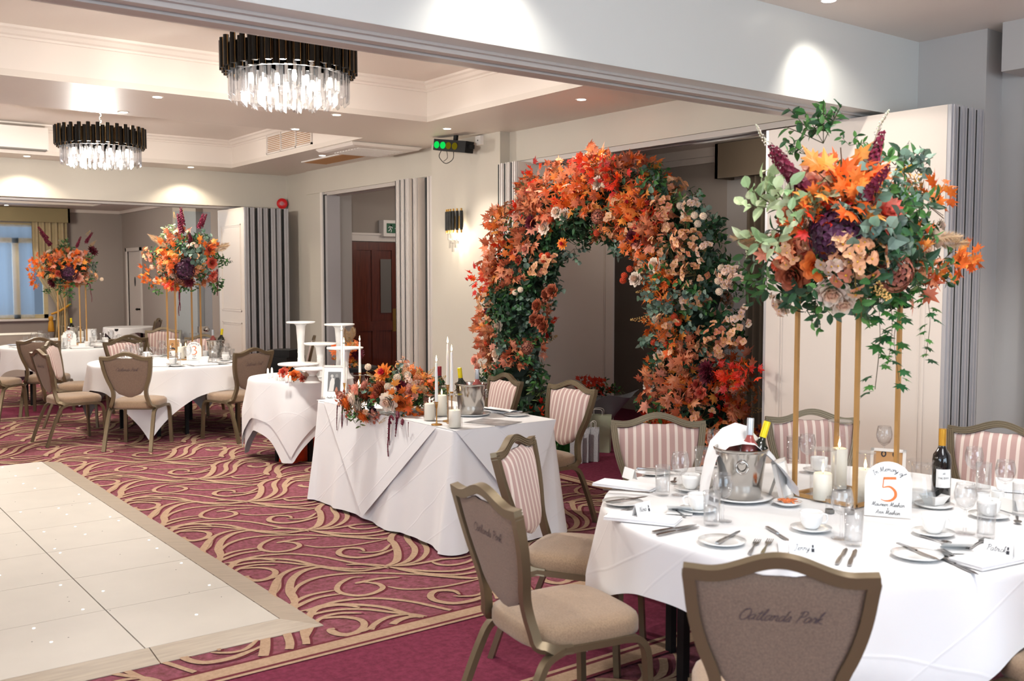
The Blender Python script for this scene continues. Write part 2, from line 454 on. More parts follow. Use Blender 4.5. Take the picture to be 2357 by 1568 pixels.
# ------------------------------------------------------------------ handwriting
GL = {
 'O': (.75, [[(.5, .95), (.2, .85), (.05, .45), (.2, .05), (.5, 0), (.72, .35), (.65, .8), (.4, .98), (.15, .85)]]),
 'a': (.52, [[(.4, .42), (.22, .5), (.05, .3), (.1, .04), (.25, .02), (.4, .25), (.43, .46), (.42, .12), (.55, .05)]]),
 't': (.36, [[(.2, .85), (.15, .2), (.22, .02), (.38, .08)], [(.0, .58), (.38, .62)]]),
 'l': (.34, [[(0, .1), (.2, .6), (.24, .95), (.14, .95), (.1, .4), (.18, .02), (.36, .08)]]),
 'n': (.52, [[(.02, .42), (.1, .48), (.1, .02)], [(.1, .25), (.28, .48), (.38, .4), (.38, .08), (.54, .06)]]),
 'd': (.55, [[(.38, .42), (.22, .5), (.05, .3), (.1, .04), (.25, .02), (.4, .3), (.48, .98)], [(.46, .85), (.42, .12), (.56, .05)]]),
 's': (.38, [[(0, .05), (.22, .5), (.32, .25), (.22, .02), (.08, .05)], [(.26, .03), (.4, .08)]]),
 'P': (.62, [[(.25, .95), (.15, 0)], [(.05, .8), (.3, 1.0), (.58, .85), (.5, .55), (.22, .5)]]),
 'r': (.38, [[(0, .1), (.12, .52), (.2, .42), (.32, .44), (.3, .1), (.4, .06)]]),
 'k': (.48, [[(0, .1), (.16, .7), (.22, .98), (.12, .9), (.1, 0)], [(.12, .28), (.34, .48), (.14, .28), (.38, .04), (.5, .08)]]),
 'I': (.4, [[(.05, .9), (.35, .98)], [(.22, .95), (.15, .02)], [(0, .02), (.3, .04)]]),
 'M': (.9, [[(0, .05), (.15, .4), (.22, .98), (.3, .4), (.36, .1), (.5, .6), (.6, .98), (.64, .4), (.72, .02), (.92, .12)]]),
 'e': (.4, [[(.02, .15), (.28, .3), (.26, .48), (.1, .4), (.06, .12), (.2, .0), (.42, .1)]]),
 'm': (.75, [[(.02, .42), (.08, .48), (.08, .02)], [(.08, .25), (.22, .48), (.3, .4), (.3, .04)], [(.3, .25), (.46, .48), (.56, .4), (.56, .08), (.76, .06)]]),
 'o': (.45, [[(.25, .48), (.08, .35), (.08, .08), (.25, .02), (.38, .2), (.34, .42), (.22, .48), (.46, .4)]]),
 'y': (.48, [[(.02, .45), (.1, .1), (.25, .05), (.38, .45)], [(.4, .48), (.35, -.1), (.2, -.4), (.05, -.3), (.3, -.02), (.5, .1)]]),
 'f': (.4, [[(.0, .1), (.28, .7), (.3, .98), (.2, .9), (.14, .2), (.1, -.38), (.24, -.3), (.16, .1), (.4, .14)]]),
 'u': (.52, [[(.04, .46), (.06, .1), (.2, .02), (.36, .2), (.4, .48)], [(.4, .48), (.4, .1), (.54, .05)]]),
 'h': (.5, [[(0, .1), (.16, .7), (.2, .98), (.1, .9), (.08, 0)], [(.08, .25), (.26, .48), (.36, .38), (.36, .08), (.52, .06)]]),
 'A': (.7, [[(0, 0), (.35, .98), (.55, 0)], [(.12, .35), (.55, .38)]]),
 'J': (.55, [[(.1, .9), (.5, .98)], [(.38, .95), (.3, .1), (.12, -.1), (.02, .1)]]),
 'i': (.26, [[(.08, .46), (.08, .08), (.26, .06)], [(.1, .65), (.12, .68)]]),
 'c': (.4, [[(.34, .4), (.2, .48), (.05, .3), (.1, .04), (.26, .02), (.42, .12)]]),
 'R': (.65, [[(.2, .95), (.12, 0)], [(.05, .8), (.3, 1.0), (.55, .85), (.45, .55), (.2, .5), (.45, .2), (.65, .0)]]),
 '&': (.5, [[(.45, .0), (.1, .5), (.15, .75), (.3, .7), (.25, .45), (.05, .2), (.15, .0), (.35, .1), (.45, .35)]]),
 'S': (.55, [[(.45, .85), (.25, .98), (.1, .75), (.4, .4), (.3, .05), (.05, .1)]]),
 'N': (.7, [[(.05, 0), (.12, .95), (.5, .02), (.6, .98)]]),
 ' ': (.35, []),
}
def handwrite(mb, text, o, ux, uy, size, w, slant=.25, bend=None, center=True):
    tot = sum(GL.get(c, GL['o'])[0] for c in text); x = -tot / 2 if center else 0
    for c in text:
        g = GL.get(c, GL['o'])
        for st in g[1]:
            pts = crom([(px, py) for px, py in st], 5)
            q = []
            for px, py in pts:
                X = (x + px + py * slant) * size; Y = py * size
                if bend:
                    a = X / bend; X, Y = (bend + Y) * sin(a), (bend + Y) * cos(a) - bend
                q.append((X, Y))
            mb.ribbon(q, w, o, ux, uy)
        x += g[0]
    return mb
# ================================================================== ROOM
ZS = 3.126      # low ceiling
ZC = 3.48       # coffer ceiling
ZB = 2.66       # partition beam underside
WX = 6.05       # right wall plane
def sbox(name, m, *b): 
    return struct(MB().box(*b).build(name, m))

# ---- floor with woven pattern
def build_floor():
    mb = MB()
    mats = [M['carpet'], M['carpetplain'], M['ctan'], M['cdark']]
    mb.mi = 0; mb.box(-5, -4, -.05, 10, 22, 0)
    def rect(x0, y0, x1, y1, z, mi):
        mb.mi = mi; mb.quad((x0, y0, z), (x1, y0, z), (x1, y1, z), (x0, y1, z))
    # plain surrounds
    rect(-5, 3.06, 10, 4.04, .002, 1); rect(-5, 12.80, 10, 14.08, .002, 1); rect(5.245, 4.04, 10, 12.8, .002, 1)
    rect(5.245, -4, 10, 3.06, .002, 1); rect(5.245, 14.08, 10, 22, .002, 1)
    # border lines
    def band(axis, pos, a, b, sgn):
        for (o, w, mi) in ((0, .085, 2), (.085, .022, 3), (.107, .022, 2), (-.02, .02, 3)):
            p0 = pos + sgn * o; p1 = pos + sgn * (o + w)
            lo, hi = min(p0, p1), max(p0, p1)
            z = (.0064 if mi == 2 else .0060) + (.0002 if axis == 'X' else 0)
            if axis == 'Y': rect(a, lo, b, hi, z, mi)
            else: rect(lo, a, hi, b, z, mi)
    band('Y', 4.05, -5, 5.25, -1); band('Y', 3.05, -5, 5.25, 1); band('Y', 12.79, -5, 5.25, 1); band('Y', 14.09, -5, 5.25, -1)
    band('X', 5.235, 4.0, 12.8, 1); band('X', 5.235, -4, 3.05, 1); band('X', 5.235, 14.1, 21.6, 1)
    # swirl motif traced on the floor plane
    A = lambda x, y: onz(360 + x / 4.209, 1140 + y / 4.209)
    D = lambda x, y: onz(400 + x / 6.203, 1020 + y / 6.203)
    S = [
     (A, .05, .022, [(440,560),(500,500),(530,430),(600,385),(720,350),(880,335),(1010,350)]),
     (A, .062, .024, [(610,660),(620,580),(600,520),(640,440),(740,380),(870,350),(1000,350),(1200,360),(1430,345)]),
     (A, .036, .026, [(628,540),(690,480),(850,425),(1100,395),(1400,390),(1700,400),(1950,410),(2230,430)]),
     (A, .04, .024, [(1300,1090),(1360,1030),(1500,970),(1740,925)]),
     (A, .04, .024, [(1320,1110),(1450,1040),(1600,990),(1810,960)]),
     (A, .034, .034, [(2357,800),(2150,815),(2000,845),(1925,862)]),
     (A, .034, .034, [(2000,800),(1890,805),(1780,860),(1750,920),(1810,960),(1950,980),(2090,960),(2190,910),(2160,870),(2060,852),(1960,850)]),
     (A, .024, .024, [(1430,490),(1600,510),(1900,490),(2240,430)]),
     (A, .036, .026, [(640,670),(800,640),(960,600),(1150,580),(1330,575),(1600,600),(1900,660),(2100,690),(2250,715)]),
     (A, .036, .03, [(700,670),(850,625),(1100,620),(1350,640),(1550,690),(1700,720),(1850,740),(2000,740),(2150,710)]),
     (A, .03, .028, [(700,710),(800,680),(1000,655),(1200,655),(1400,675),(1550,690)]),
     (A, .03, .05, [(740,740),(830,718),(1000,710),(1130,730),(1150,770),(1080,815),(980,835),(900,825),(860,800),(900,790)]),
     (A, .028, .03, [(1090,815),(1170,795),(1250,760)]),
     (D, .056, .04, [(1010,845),(1170,800),(1240,720),(1250,640),(1230,610),(1290,560),(1420,520),(1490,505)]),
     (D, .04, .045, [(1100,840),(1290,800),(1410,740),(1455,680),(1430,620),(1440,570),(1510,520)]),
     (D, .03, .05, [(1150,838),(1400,800),(1540,740),(1590,680),(1575,610),(1620,550),(1700,500),(1900,480),(2070,495)]),
     (D, .03, .028, [(1590,660),(1650,590),(1750,545),(1900,525),(2080,525)]),
     (D, .04, .024, [(1060,840),(1300,830),(1560,800),(1700,780),(1900,770),(2080,740)]),
     (D, .036, .024, [(1570,805),(1650,830),(1800,830),(1980,800),(2110,750)]),
     (D, .04, .024, [(1060,848),(1400,880),(1700,885),(1950,860),(2130,810)]),
     (D, .04, .024, [(1080,852),(1300,890),(1500,910),(1750,915),(2000,890),(2150,850)]),
     (D, .036, .024, [(1300,905),(1600,930),(1900,945),(2100,925)]),
     (D, .03, .02, [(1200,650),(1100,700),(1000,718),(900,722),(800,720)]),
     (D, .04, .04, [(870,712),(850,690),(760,682),(650,690),(580,720),(600,750),(750,768),(950,750),(1100,720),(1220,690)]),
     (D, .036, .03, [(600,830),(750,825),(900,830),(1060,842)]),
     (D, .03, .03, [(450,870),(700,885),(900,865),(1060,848)]),
     (A, .05, .045, [(1190,800),(1150,880),(1120,980),(1170,1040)]),
    ]
    PX, PY = 1.30, 1.04
    rects = [(-1.2, 4.07, 5.21, 12.76), (0.5, -.5, 5.21, 3.02), (1.2, 14.12, 5.21, 17.5)]
    def ok(p, r): return r[0] < p[0] < r[2] and r[1] < p[1] < r[3]
    for si, (f, w0, w1, pts) in enumerate(S):
        w0 *= .9; w1 *= .95; zo = si * .00009
        fl = [f(*p) for p in pts]
        c = crom([(p.x, p.y) for p in fl], 5); n = len(c)
        L = []; R = []
        for i, (x, y) in enumerate(c):
            x0, y0 = c[max(0, i - 1)]; x1, y1 = c[min(n - 1, i + 1)]
            l = hypot(x1 - x0, y1 - y0) or 1; nx, ny = -(y1 - y0) / l, (x1 - x0) / l
            t = i / (n - 1); w = (w0 + (w1 - w0) * t) * (.35 + .65 * min(1, 6 * t, 6 * (1 - t)))
            L.append((x + nx * w / 2, y + ny * w / 2)); R.append((x - nx * w / 2, y - ny * w / 2))
        for i in range(-4, 5):
            for j in range(-7, 14):
                dx, dy = i * PX, j * PY
                cx, cy = c[n // 2][0] + dx, c[n // 2][1] + dy
                if not any(r[0] - 1.3 < cx < r[2] + 1.3 and r[1] - 1.3 < cy < r[3] + 1.3 for r in rects): continue
                for k in range(n - 1):
                    q = [L[k], R[k], R[k + 1], L[k + 1]]
                    q = [(a + dx, b + dy) for a, b in q]
                    for r in rects:
                        if all(ok(p, r) for p in q):
                            mb.mi = 2; b = len(mb.v); mb.v += [(a, bb, .0032 + zo + ((i + 3 * j) % 5) * .00001) for a, bb in q]; mb.face((b, b + 1, b + 2, b + 3))
                            e = .010
                            mb.mi = 3; b = len(mb.v); mb.v += [(a + e, bb - e, .0006 + zo + ((i + 3 * j) % 5) * .00001) for a, bb in q]; mb.face((b, b + 1, b + 2, b + 3))
                            break
    return struct(mb.build('floor', mats))
build_floor()

# ---- dance floor (a thing lying on the carpet)
df = thing('dance_floor', 'white portable dance floor with twinkling lights and pale wooden ramp edge', 'dance floor', (1.94, 4.43, 0))
T = .64
for i in range(5):
    for j in range(8):
        MB().box(-(i + 1) * T + .003, j * T + .002, .004, -i * T - .003, (j + 1) * T - .002, .026).build('floor_panel', M['dancew'], df)
MB().box(-5 * T, 0, .001, 0, 8 * T, .008).build('underlay', M['black'], df)
def ramp(a, b, c, d):  # a,b inner (z .026) ; c,d outer
    m = MB(); m.quad((*a, .026), (*b, .026), (*c, .004), (*d, .004)); m.quad((*a, .001), (*d, .001), (*c, .001), (*b, .001))
    m.quad((*a, .001), (*a, .026), (*d, .004), (*d, .001)); m.quad((*b, .001), (*c, .001), (*c, .004), (*b, .026)); m.quad((*d, .001), (*d, .004), (*c, .004), (*c, .001))
    return m
r_ = .155
ramp((0, 0), (0, 8 * T), (r_, 8 * T + .0), (r_, -r_)).build('ramp', M['danceram'], df)
for (x0, x1) in ((0, -.62), (-.625, -1.27), (-1.275, -2.5), (-2.505, -3.2)):
    ramp((x1, 0), (x0, 0), (x0 + (r_ if x0 == 0 else 0), -r_), (x1, -r_)).build('ramp', M['danceram'], df)
random.seed(4)
ledm = MB().lathe([(0, .0012), (.0065, .0012), (.0065, 0)], seg=8).mesh('led_light', M['led'])
ledo = MB().lathe([(0, .0008), (.0035, .0008), (.0035, 0)], seg=6).mesh('led_light', M['ledoff'])
k = 0
for i in range(5):
    for j in range(8):
        for q in range(9):
            x = -(i + .12 + .38 * (q % 3) + random.uniform(-.04, .04)) * T; y = (j + .12 + .38 * (q // 3) + random.uniform(-.04, .04)) * T
            if i > 3 or (i > 1 and j > 4): continue
            if random.random() < .24 and k < 58: inst('led_light', ledm, df, (x, y, .026)); k += 1
on = k; k = 0
for i in range(4):
    for j in range(8):
        for q in range(2):
            if k < 40: inst('unlit_led', ledo, df, (-(i + random.random()) * T, (j + random.random()) * T, .026)); k += 1

# ---- main walls
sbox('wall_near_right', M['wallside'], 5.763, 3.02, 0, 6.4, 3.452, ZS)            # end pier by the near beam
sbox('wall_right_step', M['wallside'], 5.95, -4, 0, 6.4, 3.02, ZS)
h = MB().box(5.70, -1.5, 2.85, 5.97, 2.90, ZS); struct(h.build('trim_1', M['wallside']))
sbox('wall_right_panel', M['panel'], 5.90, -1.5, 0, 5.96, 2.80, 2.85)
# right wall, main room: header, pilaster, header, corner
sbox('wall_right_header_arch', M['wall'], WX, 3.90, 2.83, 6.30, 8.04, ZS)
sbox('wall_right_pilaster', M['wall'], 5.93, 8.04, 0, 6.30, 9.31, ZS)
sbox('wall_right_header_door', M['wall'], WX, 9.31, 2.81, 6.30, 12.72, ZS)
sbox('wall_right_corner', M['wall'], WX + .03, 12.72, 0, 6.30, 13.42, ZS)
sbox('wall_right_jamb', M['wall'], WX + .02, 12.30, 0, 6.30, 12.72, 2.81)
m = MB().box(WX + .0, 12.24, 0, 6.2, 12.30, 2.81); struct(m.build('trim_2', M['trimw']))
m = MB(); m.box(WX + .02, 12.19, 0, 6.26, 12.24, 2.78); struct(m.build('trim_3', M['rubber']))
m = MB(); m.box(WX + .02, 12.13, 0, 6.26, 12.19, 2.78); struct(m.build('trim_4', M['alu']))
# tracks beneath the two side headers
def track_y(name, x0, x1, y0, y1, z):
    m = MB(); w = (x1 - x0)
    m.mi = 0; m.box(x0, y0, z - .045, x0 + w * .30, y1, z); m.box(x1 - w * .30, y0, z - .045, x1, y1, z)
    m.mi = 1; m.box(x0 + w * .30, y0, z - .02, x1 - w * .30, y1, z)
    m.mi = 0; m.box(x0 + w * .36, y0, z - .032, x0 + w * .46, y1, z - .019)
    return struct(m.build(name, [M['track'], M['trackdark']]))
track_y('trim_5', WX + .02, 6.28, 3.92, 8.02, 2.83); track_y('trim_6', WX + .02, 6.28, 9.33, 12.2, 2.81)
# near beam with track
m = MB(); m.box(-5, 3.45, ZB + .0, 5.763, 3.90, ZS); struct(m.build('wall_near_beam', M['beam']))
m = MB()
for (a, b, mi, d) in ((3.56, 3.585, 0, .012), (3.585, 3.635, 0, .03), (3.635, 3.655, 1, .008), (3.655, 3.70, 0, .038), (3.70, 3.72, 1, .008), (3.72, 3.765, 0, .03), (3.765, 3.79, 0, .012)):
    m.mi = mi; m.box(-5, a, ZB - d, 5.76, b, ZB + .001)
struct(m.build('trim_7', [M['track'], M['trackdark']]))
# far beam
m = MB(); m.box(-5, 13.42, ZB, 6.08, 13.87, ZS); struct(m.build('wall_far_beam', M['wall']))
m = MB(); m.mi = 0; m.box(-5, 13.55, ZB - .03, 6.0, 13.6, ZB); m.box(-5, 13.68, ZB - .03, 6.0, 13.73, ZB); m.mi = 1; m.box(-5, 13.6, ZB - .006, 6.0, 13.68, ZB)
struct(m.build('trim_8', [M['track'], M['trackdark']]))
# left, back walls (out of frame, they close the rooms)
sbox('wall_left', M['wall'], -5.2, -4, 0, -5, 22, 3.7)
# ---- ceilings
def ceiling():
    m = MB(); x0, x1 = -5, 6.4
    cof = [(-1.5, 4.45, 5.03, 7.97), (-1.5, 9.27, 5.06, 12.88)]
    # low slab pieces for the main room
    def sl(a, b, c, d): m.box(a, b, ZS, c, d, ZS + .05)
    sl(x0, 3.5, x1, 4.45); sl(x0, 7.97, x1, 9.27); sl(x0, 12.88, x1, 13.5)
    sl(x0, 4.45, -1.5, 7.97); sl(5.03, 4.45, x1, 7.97); sl(x0, 9.27, -1.5, 12.88); sl(5.06, 9.27, x1, 12.88)
    struct(m.build('ceiling', M['ceil']))
    m = MB()
    for (a, b, c, d) in cof:
        m.box(a - .1, b - .1, ZC, c + .1, d + .1, ZC + .06)
        m.box(a - .08, b - .08, ZS + .05, a, d + .08, ZC); m.box(c, b - .08, ZS + .05, c + .08, d + .08, ZC)
        m.box(a, b - .08, ZS + .05, c, b, ZC); m.box(a, d, ZS + .05, c, d + .08, ZC)
    struct(m.build('ceiling_coffer', M['ceilw']))
    # cornice mouldings round the coffers
    prof = [(0, 0), (.075, 0), (.07, -.018), (.05, -.03), (.032, -.055), (.012, -.065), (.010, -.08), (0, -.085)]
    for n, (a, b, c, d) in enumerate(cof):
        m = MB()
        for (p, q, nx, ny) in (((a, d), (c, d), 0, -1), ((c, b), (c, d), -1, 0), ((a, b), (c, b), 0, 1)):
            for (u, w), (u2, w2) in zip(prof, prof[1:]):
                m.quad((p[0] + nx * u, p[1] + ny * u, ZC + w), (q[0] + nx * u, q[1] + ny * u, ZC + w), (q[0] + nx * u2, q[1] + ny * u2, ZC + w2), (p[0] + nx * u2, p[1] + ny * u2, ZC + w2))
        struct(m.build('trim_%d' % (10 + n), M['ceilw'], smooth=False))
    # near room ceiling with its own shallow recess
    m = MB(); m.box(-5, -4, ZS, 4.55, 3.46, ZS + .05); m.box(4.55, 2.55, ZS, 6.4, 3.46, ZS + .05); m.box(4.55, -4, ZS + .25, 6.4, 2.55, ZS + .3)
    m.box(4.5, -4, ZS + .05, 4.55, 2.6, ZS + .3); m.box(4.55, 2.55, ZS + .05, 6.4, 2.6, ZS + .3)
    struct(m.build('ceiling_near', M['ceilw']))
    # far room: low ceiling ring and tray
    m = MB(); m.box(-5, 13.8, 3.05, 6.4, 15.0, 3.1); m.box(-5, 20.4, 3.05, 6.4, 22, 3.1); m.box(5.2, 15.0, 3.05, 6.4, 20.4, 3.1); m.box(-5, 15, 3.3, 5.2, 20.4, 3.35)
    m.box(5.15, 15, 3.1, 5.2, 20.4, 3.3); m.box(-5, 20.35, 3.1, 5.2, 20.4, 3.3)
    struct(m.build('ceiling_far', M['ceil']))
ceiling()
# ---- far room
FY = 21.7
def far_room():
    # window wall with one opening
    m = MB(); m.box(-5, FY, 0, 6.2, FY + .2, .84); m.box(-5, FY, 2.75, 6.2, FY + .2, 3.1); m.box(4.62, FY, .84, 6.2, FY + .2, 2.75); m.box(-5, FY, .84, 2.2, FY + .2, 2.75)
    struct(m.build('wall_back', M['walldark']))
    m = MB()
    m.box(2.2, FY + .02, .84, 2.28, FY + .1, 2.75); m.box(4.54, FY + .02, .84, 4.62, FY + .1, 2.75); m.box(2.2, FY + .02, 2.67, 4.62, FY + .1, 2.75); m.box(2.2, FY + .02, .84, 4.62, FY + .1, .92)
    m.box(3.38, FY + .02, .84, 3.50, FY + .1, 2.75); m.box(3.99, FY + .02, .84, 4.11, FY + .1, 2.45); m.box(2.8, FY + .02, .84, 2.88, FY + .1, 2.45); m.box(2.2, FY + .02, 2.35, 4.62, FY + .1, 2.45)
    f = struct(m.build('window_1', M['curtain']))
    tag(MB().box(2.24, FY + .06, .88, 4.58, FY + .07, 2.7).build('window_pane', M['winpane'], f))
    tag(MB().box(2.1, FY - .12, .80, 4.75, FY + .02, .84).build('window_sill', M['trimw'], f))
    # right wall of the far room
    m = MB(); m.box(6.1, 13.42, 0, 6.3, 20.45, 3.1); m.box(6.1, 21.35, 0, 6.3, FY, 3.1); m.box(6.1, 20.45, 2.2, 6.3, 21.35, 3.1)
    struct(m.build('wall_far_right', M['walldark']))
    # chimney breast lighter return
    struct(MB().box(5.98, 16.9, 0, 6.1, 18.1, 3.05).build('wall_far_pier', M['wall']))
    d = struct(MB().box(6.12, 20.45, 0, 6.17, 21.35, 2.2).build('door_1', M['trimw']))
    m = MB(); m.box(6.07, 20.38, 0, 6.13, 20.45, 2.27); m.box(6.07, 21.35, 0, 6.13, 21.42, 2.27); m.box(6.07, 20.38, 2.2, 6.13, 21.42, 2.27); m.build('door_frame', M['trimw'], d)
    m = MB().tube([(6.12, 20.58, 1.02), (6.05, 20.58, 1.02)], .02, 10); m.lathe([(0, -.03), (.03, -.01), (.03, .01), (0, .03)], (6.04, 20.58, 1.02), 10); m.build('door_handle', M['blackm'], d)
    MB().lathe([(0, 0), (.045, 0), (.045, .004), (0, .004)], (0, 0, 0), 14, 1, 1).build('door_sign', M['ink'], d)
    o = [x for x in COL.objects if x.name == 'door_sign'][0]; o.rotation_euler = (0, radians(90), 0); o.location = (6.116, 20.93, 1.58); o.scale = (2.2, 1, 1)
    # cornice
    m = MB(); m.box(-5, FY - .06, 2.99, 6.1, FY, 3.05); m.box(6.04, 13.9, 2.99, 6.1, FY, 3.05); struct(m.build('trim_14', M['ceilw']))
    struct(MB().box(6.085, 13.9, 0, 6.1, 20.38, .14).build('baseboard_far', M['trimw']))
far_room()
def pelmet_and_curtain():
    t = thing('curtain', 'gold pleated curtain tied back with tasselled cord beside the far window', 'curtain', (4.75, FY - .2, 0))
    def fn(u, v):
        z = .05 + v * 2.72
        tie = exp(-((z - 1.0) / .55) ** 2)
        xr = .22 - .02 * tie; wd = .66 - .44 * tie
        if z < 1: wd = .22 + .15 * (1 - z)
        x = xr - wd * (1 - u)
        return (x, .05 * sin(u * 11 * pi) * (1 - .4 * tie), z)
    MB().grid(88, 40, fn).build('drape', M['curtain'], t, smooth=True)
    m = MB().tube(crom([(-.14, -.09, .93), (-.02, -.14, .98), (.12, -.13, 1.06), (.24, -.03, 1.12)], 6), .022, 8); m.build('tie_back', M['tassel'], t, smooth=True)
    m = MB().lathe([(0, .12), (.04, .1), (.05, .05), (.03, .02), (.045, 0), (.065, -.18), (.06, -.2), (0, -.2)], (-.16, -.12, .78), 14); m.build('tassel', M['tassel'], t, smooth=True)
    m = MB(); m.box(1.2, FY - .34, 2.76, 5.0, FY - .30, 3.04); m.box(4.96, FY - .34, 2.76, 5.0, FY, 3.04); m.box(1.2, FY - .3, 3.0, 4.96, FY, 3.03)
    tag(m.build('pelmet', M['pelmet']), 'long gold upholstered pelmet board above the far window', 'pelmet')
    # sheer
    m = MB().grid(60, 2, lambda u, v: (2.25 + u * 2.1 + .0, FY - .06 + .015 * sin(u * 60), .86 + v * 1.85))
    tag(m.build('sheer_curtain', M['sheer'], smooth=True), 'thin white sheer curtain across the far window', 'curtain')
    m = MB().grid(40, 2, lambda u, v: (2.02 - u * .6, FY - .2 + .05 * sin(u * 40), .05 + v * 2.7))
    tag(m.build('window_drape', M['curtain'], smooth=True), 'plain gold drape hanging at the far left end of the pelmet', 'curtain')
pelmet_and_curtain()

# ---- side alcove behind the wooden doors (opening beside the pilaster)
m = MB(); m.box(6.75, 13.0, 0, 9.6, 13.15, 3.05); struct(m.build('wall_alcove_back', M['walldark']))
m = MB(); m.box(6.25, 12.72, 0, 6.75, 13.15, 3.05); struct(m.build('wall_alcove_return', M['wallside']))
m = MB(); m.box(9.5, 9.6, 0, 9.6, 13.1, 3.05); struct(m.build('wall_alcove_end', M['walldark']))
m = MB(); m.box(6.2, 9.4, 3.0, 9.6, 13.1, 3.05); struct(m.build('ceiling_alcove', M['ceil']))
def wood_doors():
    Y = 12.99; x0 = 6.84; top = 2.19
    fr = MB(); fr.box(x0 - .1, Y - .05, 0, x0 - .02, Y, top + .02); fr.box(x0 - .1, Y - .06, top + .01, x0 + 1.75, Y, top + .10); fr.box(x0 - .13, Y - .08, top + .10, x0 + 1.8, Y, top + .13)
    struct(fr.build('trim_15', M['trimw']))
    for i, xx in enumerate((x0, x0 + .82)):
        d = MB(); w = .80
        d.box(xx, Y - .03, 0, xx + w, Y - .015, top)
        for kk, (a, b, c, e) in enumerate(((0, 0, .11, top), (w - .11, 0, w, top), (w / 2 - .05, 0, w / 2 + .05, .9), (w / 2 - .05, 1.02, w / 2 + .05, top), (0, 0, w, .14), (0, .88, w, 1.02), (0, top - .12, w, top))):
            d.box(xx + a, Y - .05 - .0006 * kk, b, xx + c, Y - .031, e - .0004 * kk)
        o = struct(d.build('door_%d' % (2 + i), M['wood']))
        gx = xx + (.50 if i == 0 else .12)
        MB().box(gx, Y - .046, 1.14, gx + .18, Y - .04, 1.94).build('glass_panel', M['greyp'], o)
        hx = xx + (.70 if i == 0 else .02)
        MB().box(hx, Y - .056, .86, hx + .08, Y - .05, 1.2).build('push_plate', M['brass'], o)
wood_doors()
def exit_sign():
    c = onY(905, 527, 12.95)
    t = thing('exit_sign', 'green running man fire exit sign in cream box above the wooden doors', 'exit sign', c)
    MB().box(-.22, -.10, -.12, .22, .04, .12).build('housing', M['whitep'], t)
    MB().box(-.17, -.104, -.07, .20, -.10, .075).build('sign_face', M['exitgreen'], t)
    m = MB(); o = (-.105, -.107, 0)
    m.lathe([(0, 0), (.012, 0), (.012, .001), (0, .001)], (0, 0, 0), 8); 
    for i, p in enumerate(m.v): m.v[i] = (p[0] - .095, -.107, p[1] + .045)
    for pts in ([(.005, .03), (-.005, -.005), (.015, -.03), (.005, -.055)], [(-.005, -.005), (-.02, -.03), (-.04, -.04)], [(.0, .025), (.025, .015), (.03, .0)], [(.0, .025), (-.025, .02), (-.035, .005)]):
        m.ribbon(pts, .011, o, V((1, 0, 0)), V((0, 0, 1)))
    m.build('pictogram', M['paper'], t)
    m = MB(); handwrite(m, 'Iire esit'.replace('Iire esit', 'Iire'), (0, -.107, -.01), V((1, 0, 0)), V((0, 0, 1)), .028, .004, 0) if False else m.box(-.03, -.107, -.006, .07, -.105, .006)
    m.build('lettering', M['paper'], t)
    MB().box(.12, -.107, -.055, .165, -.105, .06).build('door_symbol', M['whitep'], t)
exit_sign()
# ---- room seen through the arch
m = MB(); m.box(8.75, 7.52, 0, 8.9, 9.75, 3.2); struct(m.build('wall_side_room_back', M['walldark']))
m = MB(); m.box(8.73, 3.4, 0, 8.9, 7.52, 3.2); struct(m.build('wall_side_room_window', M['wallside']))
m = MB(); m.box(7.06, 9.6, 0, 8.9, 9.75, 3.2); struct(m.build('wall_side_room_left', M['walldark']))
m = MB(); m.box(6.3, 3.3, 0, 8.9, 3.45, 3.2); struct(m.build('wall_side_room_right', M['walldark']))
m = MB(); m.box(6.25, 3.4, 3.15, 8.9, 9.7, 3.2); struct(m.build('ceiling_side_room', M['ceil']))
m = MB(); m.box(8.66, 7.52, 3.05, 8.75, 9.6, 3.15); m.box(8.70, 7.52, 2.98, 8.75, 9.6, 3.05); struct(m.build('trim_16', M['trimw']))
m = MB(); m.box(8.715, 7.5, 0, 8.75, 9.45, .13); m.box(8.73, 7.5, .13, 8.75, 9.45, .17); struct(m.build('baseboard_side_room', M['trimw']))
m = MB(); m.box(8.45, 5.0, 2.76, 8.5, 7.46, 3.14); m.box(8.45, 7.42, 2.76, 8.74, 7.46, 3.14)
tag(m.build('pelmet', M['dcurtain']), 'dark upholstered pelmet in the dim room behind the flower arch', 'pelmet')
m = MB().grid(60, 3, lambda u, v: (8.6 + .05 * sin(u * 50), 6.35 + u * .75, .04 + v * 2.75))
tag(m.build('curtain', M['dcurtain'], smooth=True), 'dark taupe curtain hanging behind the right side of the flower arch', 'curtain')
m = MB().grid(40, 3, lambda u, v: (8.3 + .04 * sin(u * 30), 9.25 + u * .34, .04 + v * 2.9))  # pleated dark sheet set in the dark gap past the partition panel
tag(m.build('curtain', M['dcurtain'], smooth=True), 'narrow dark pleated sheet behind the grey folded partition panel under the arch', 'curtain')

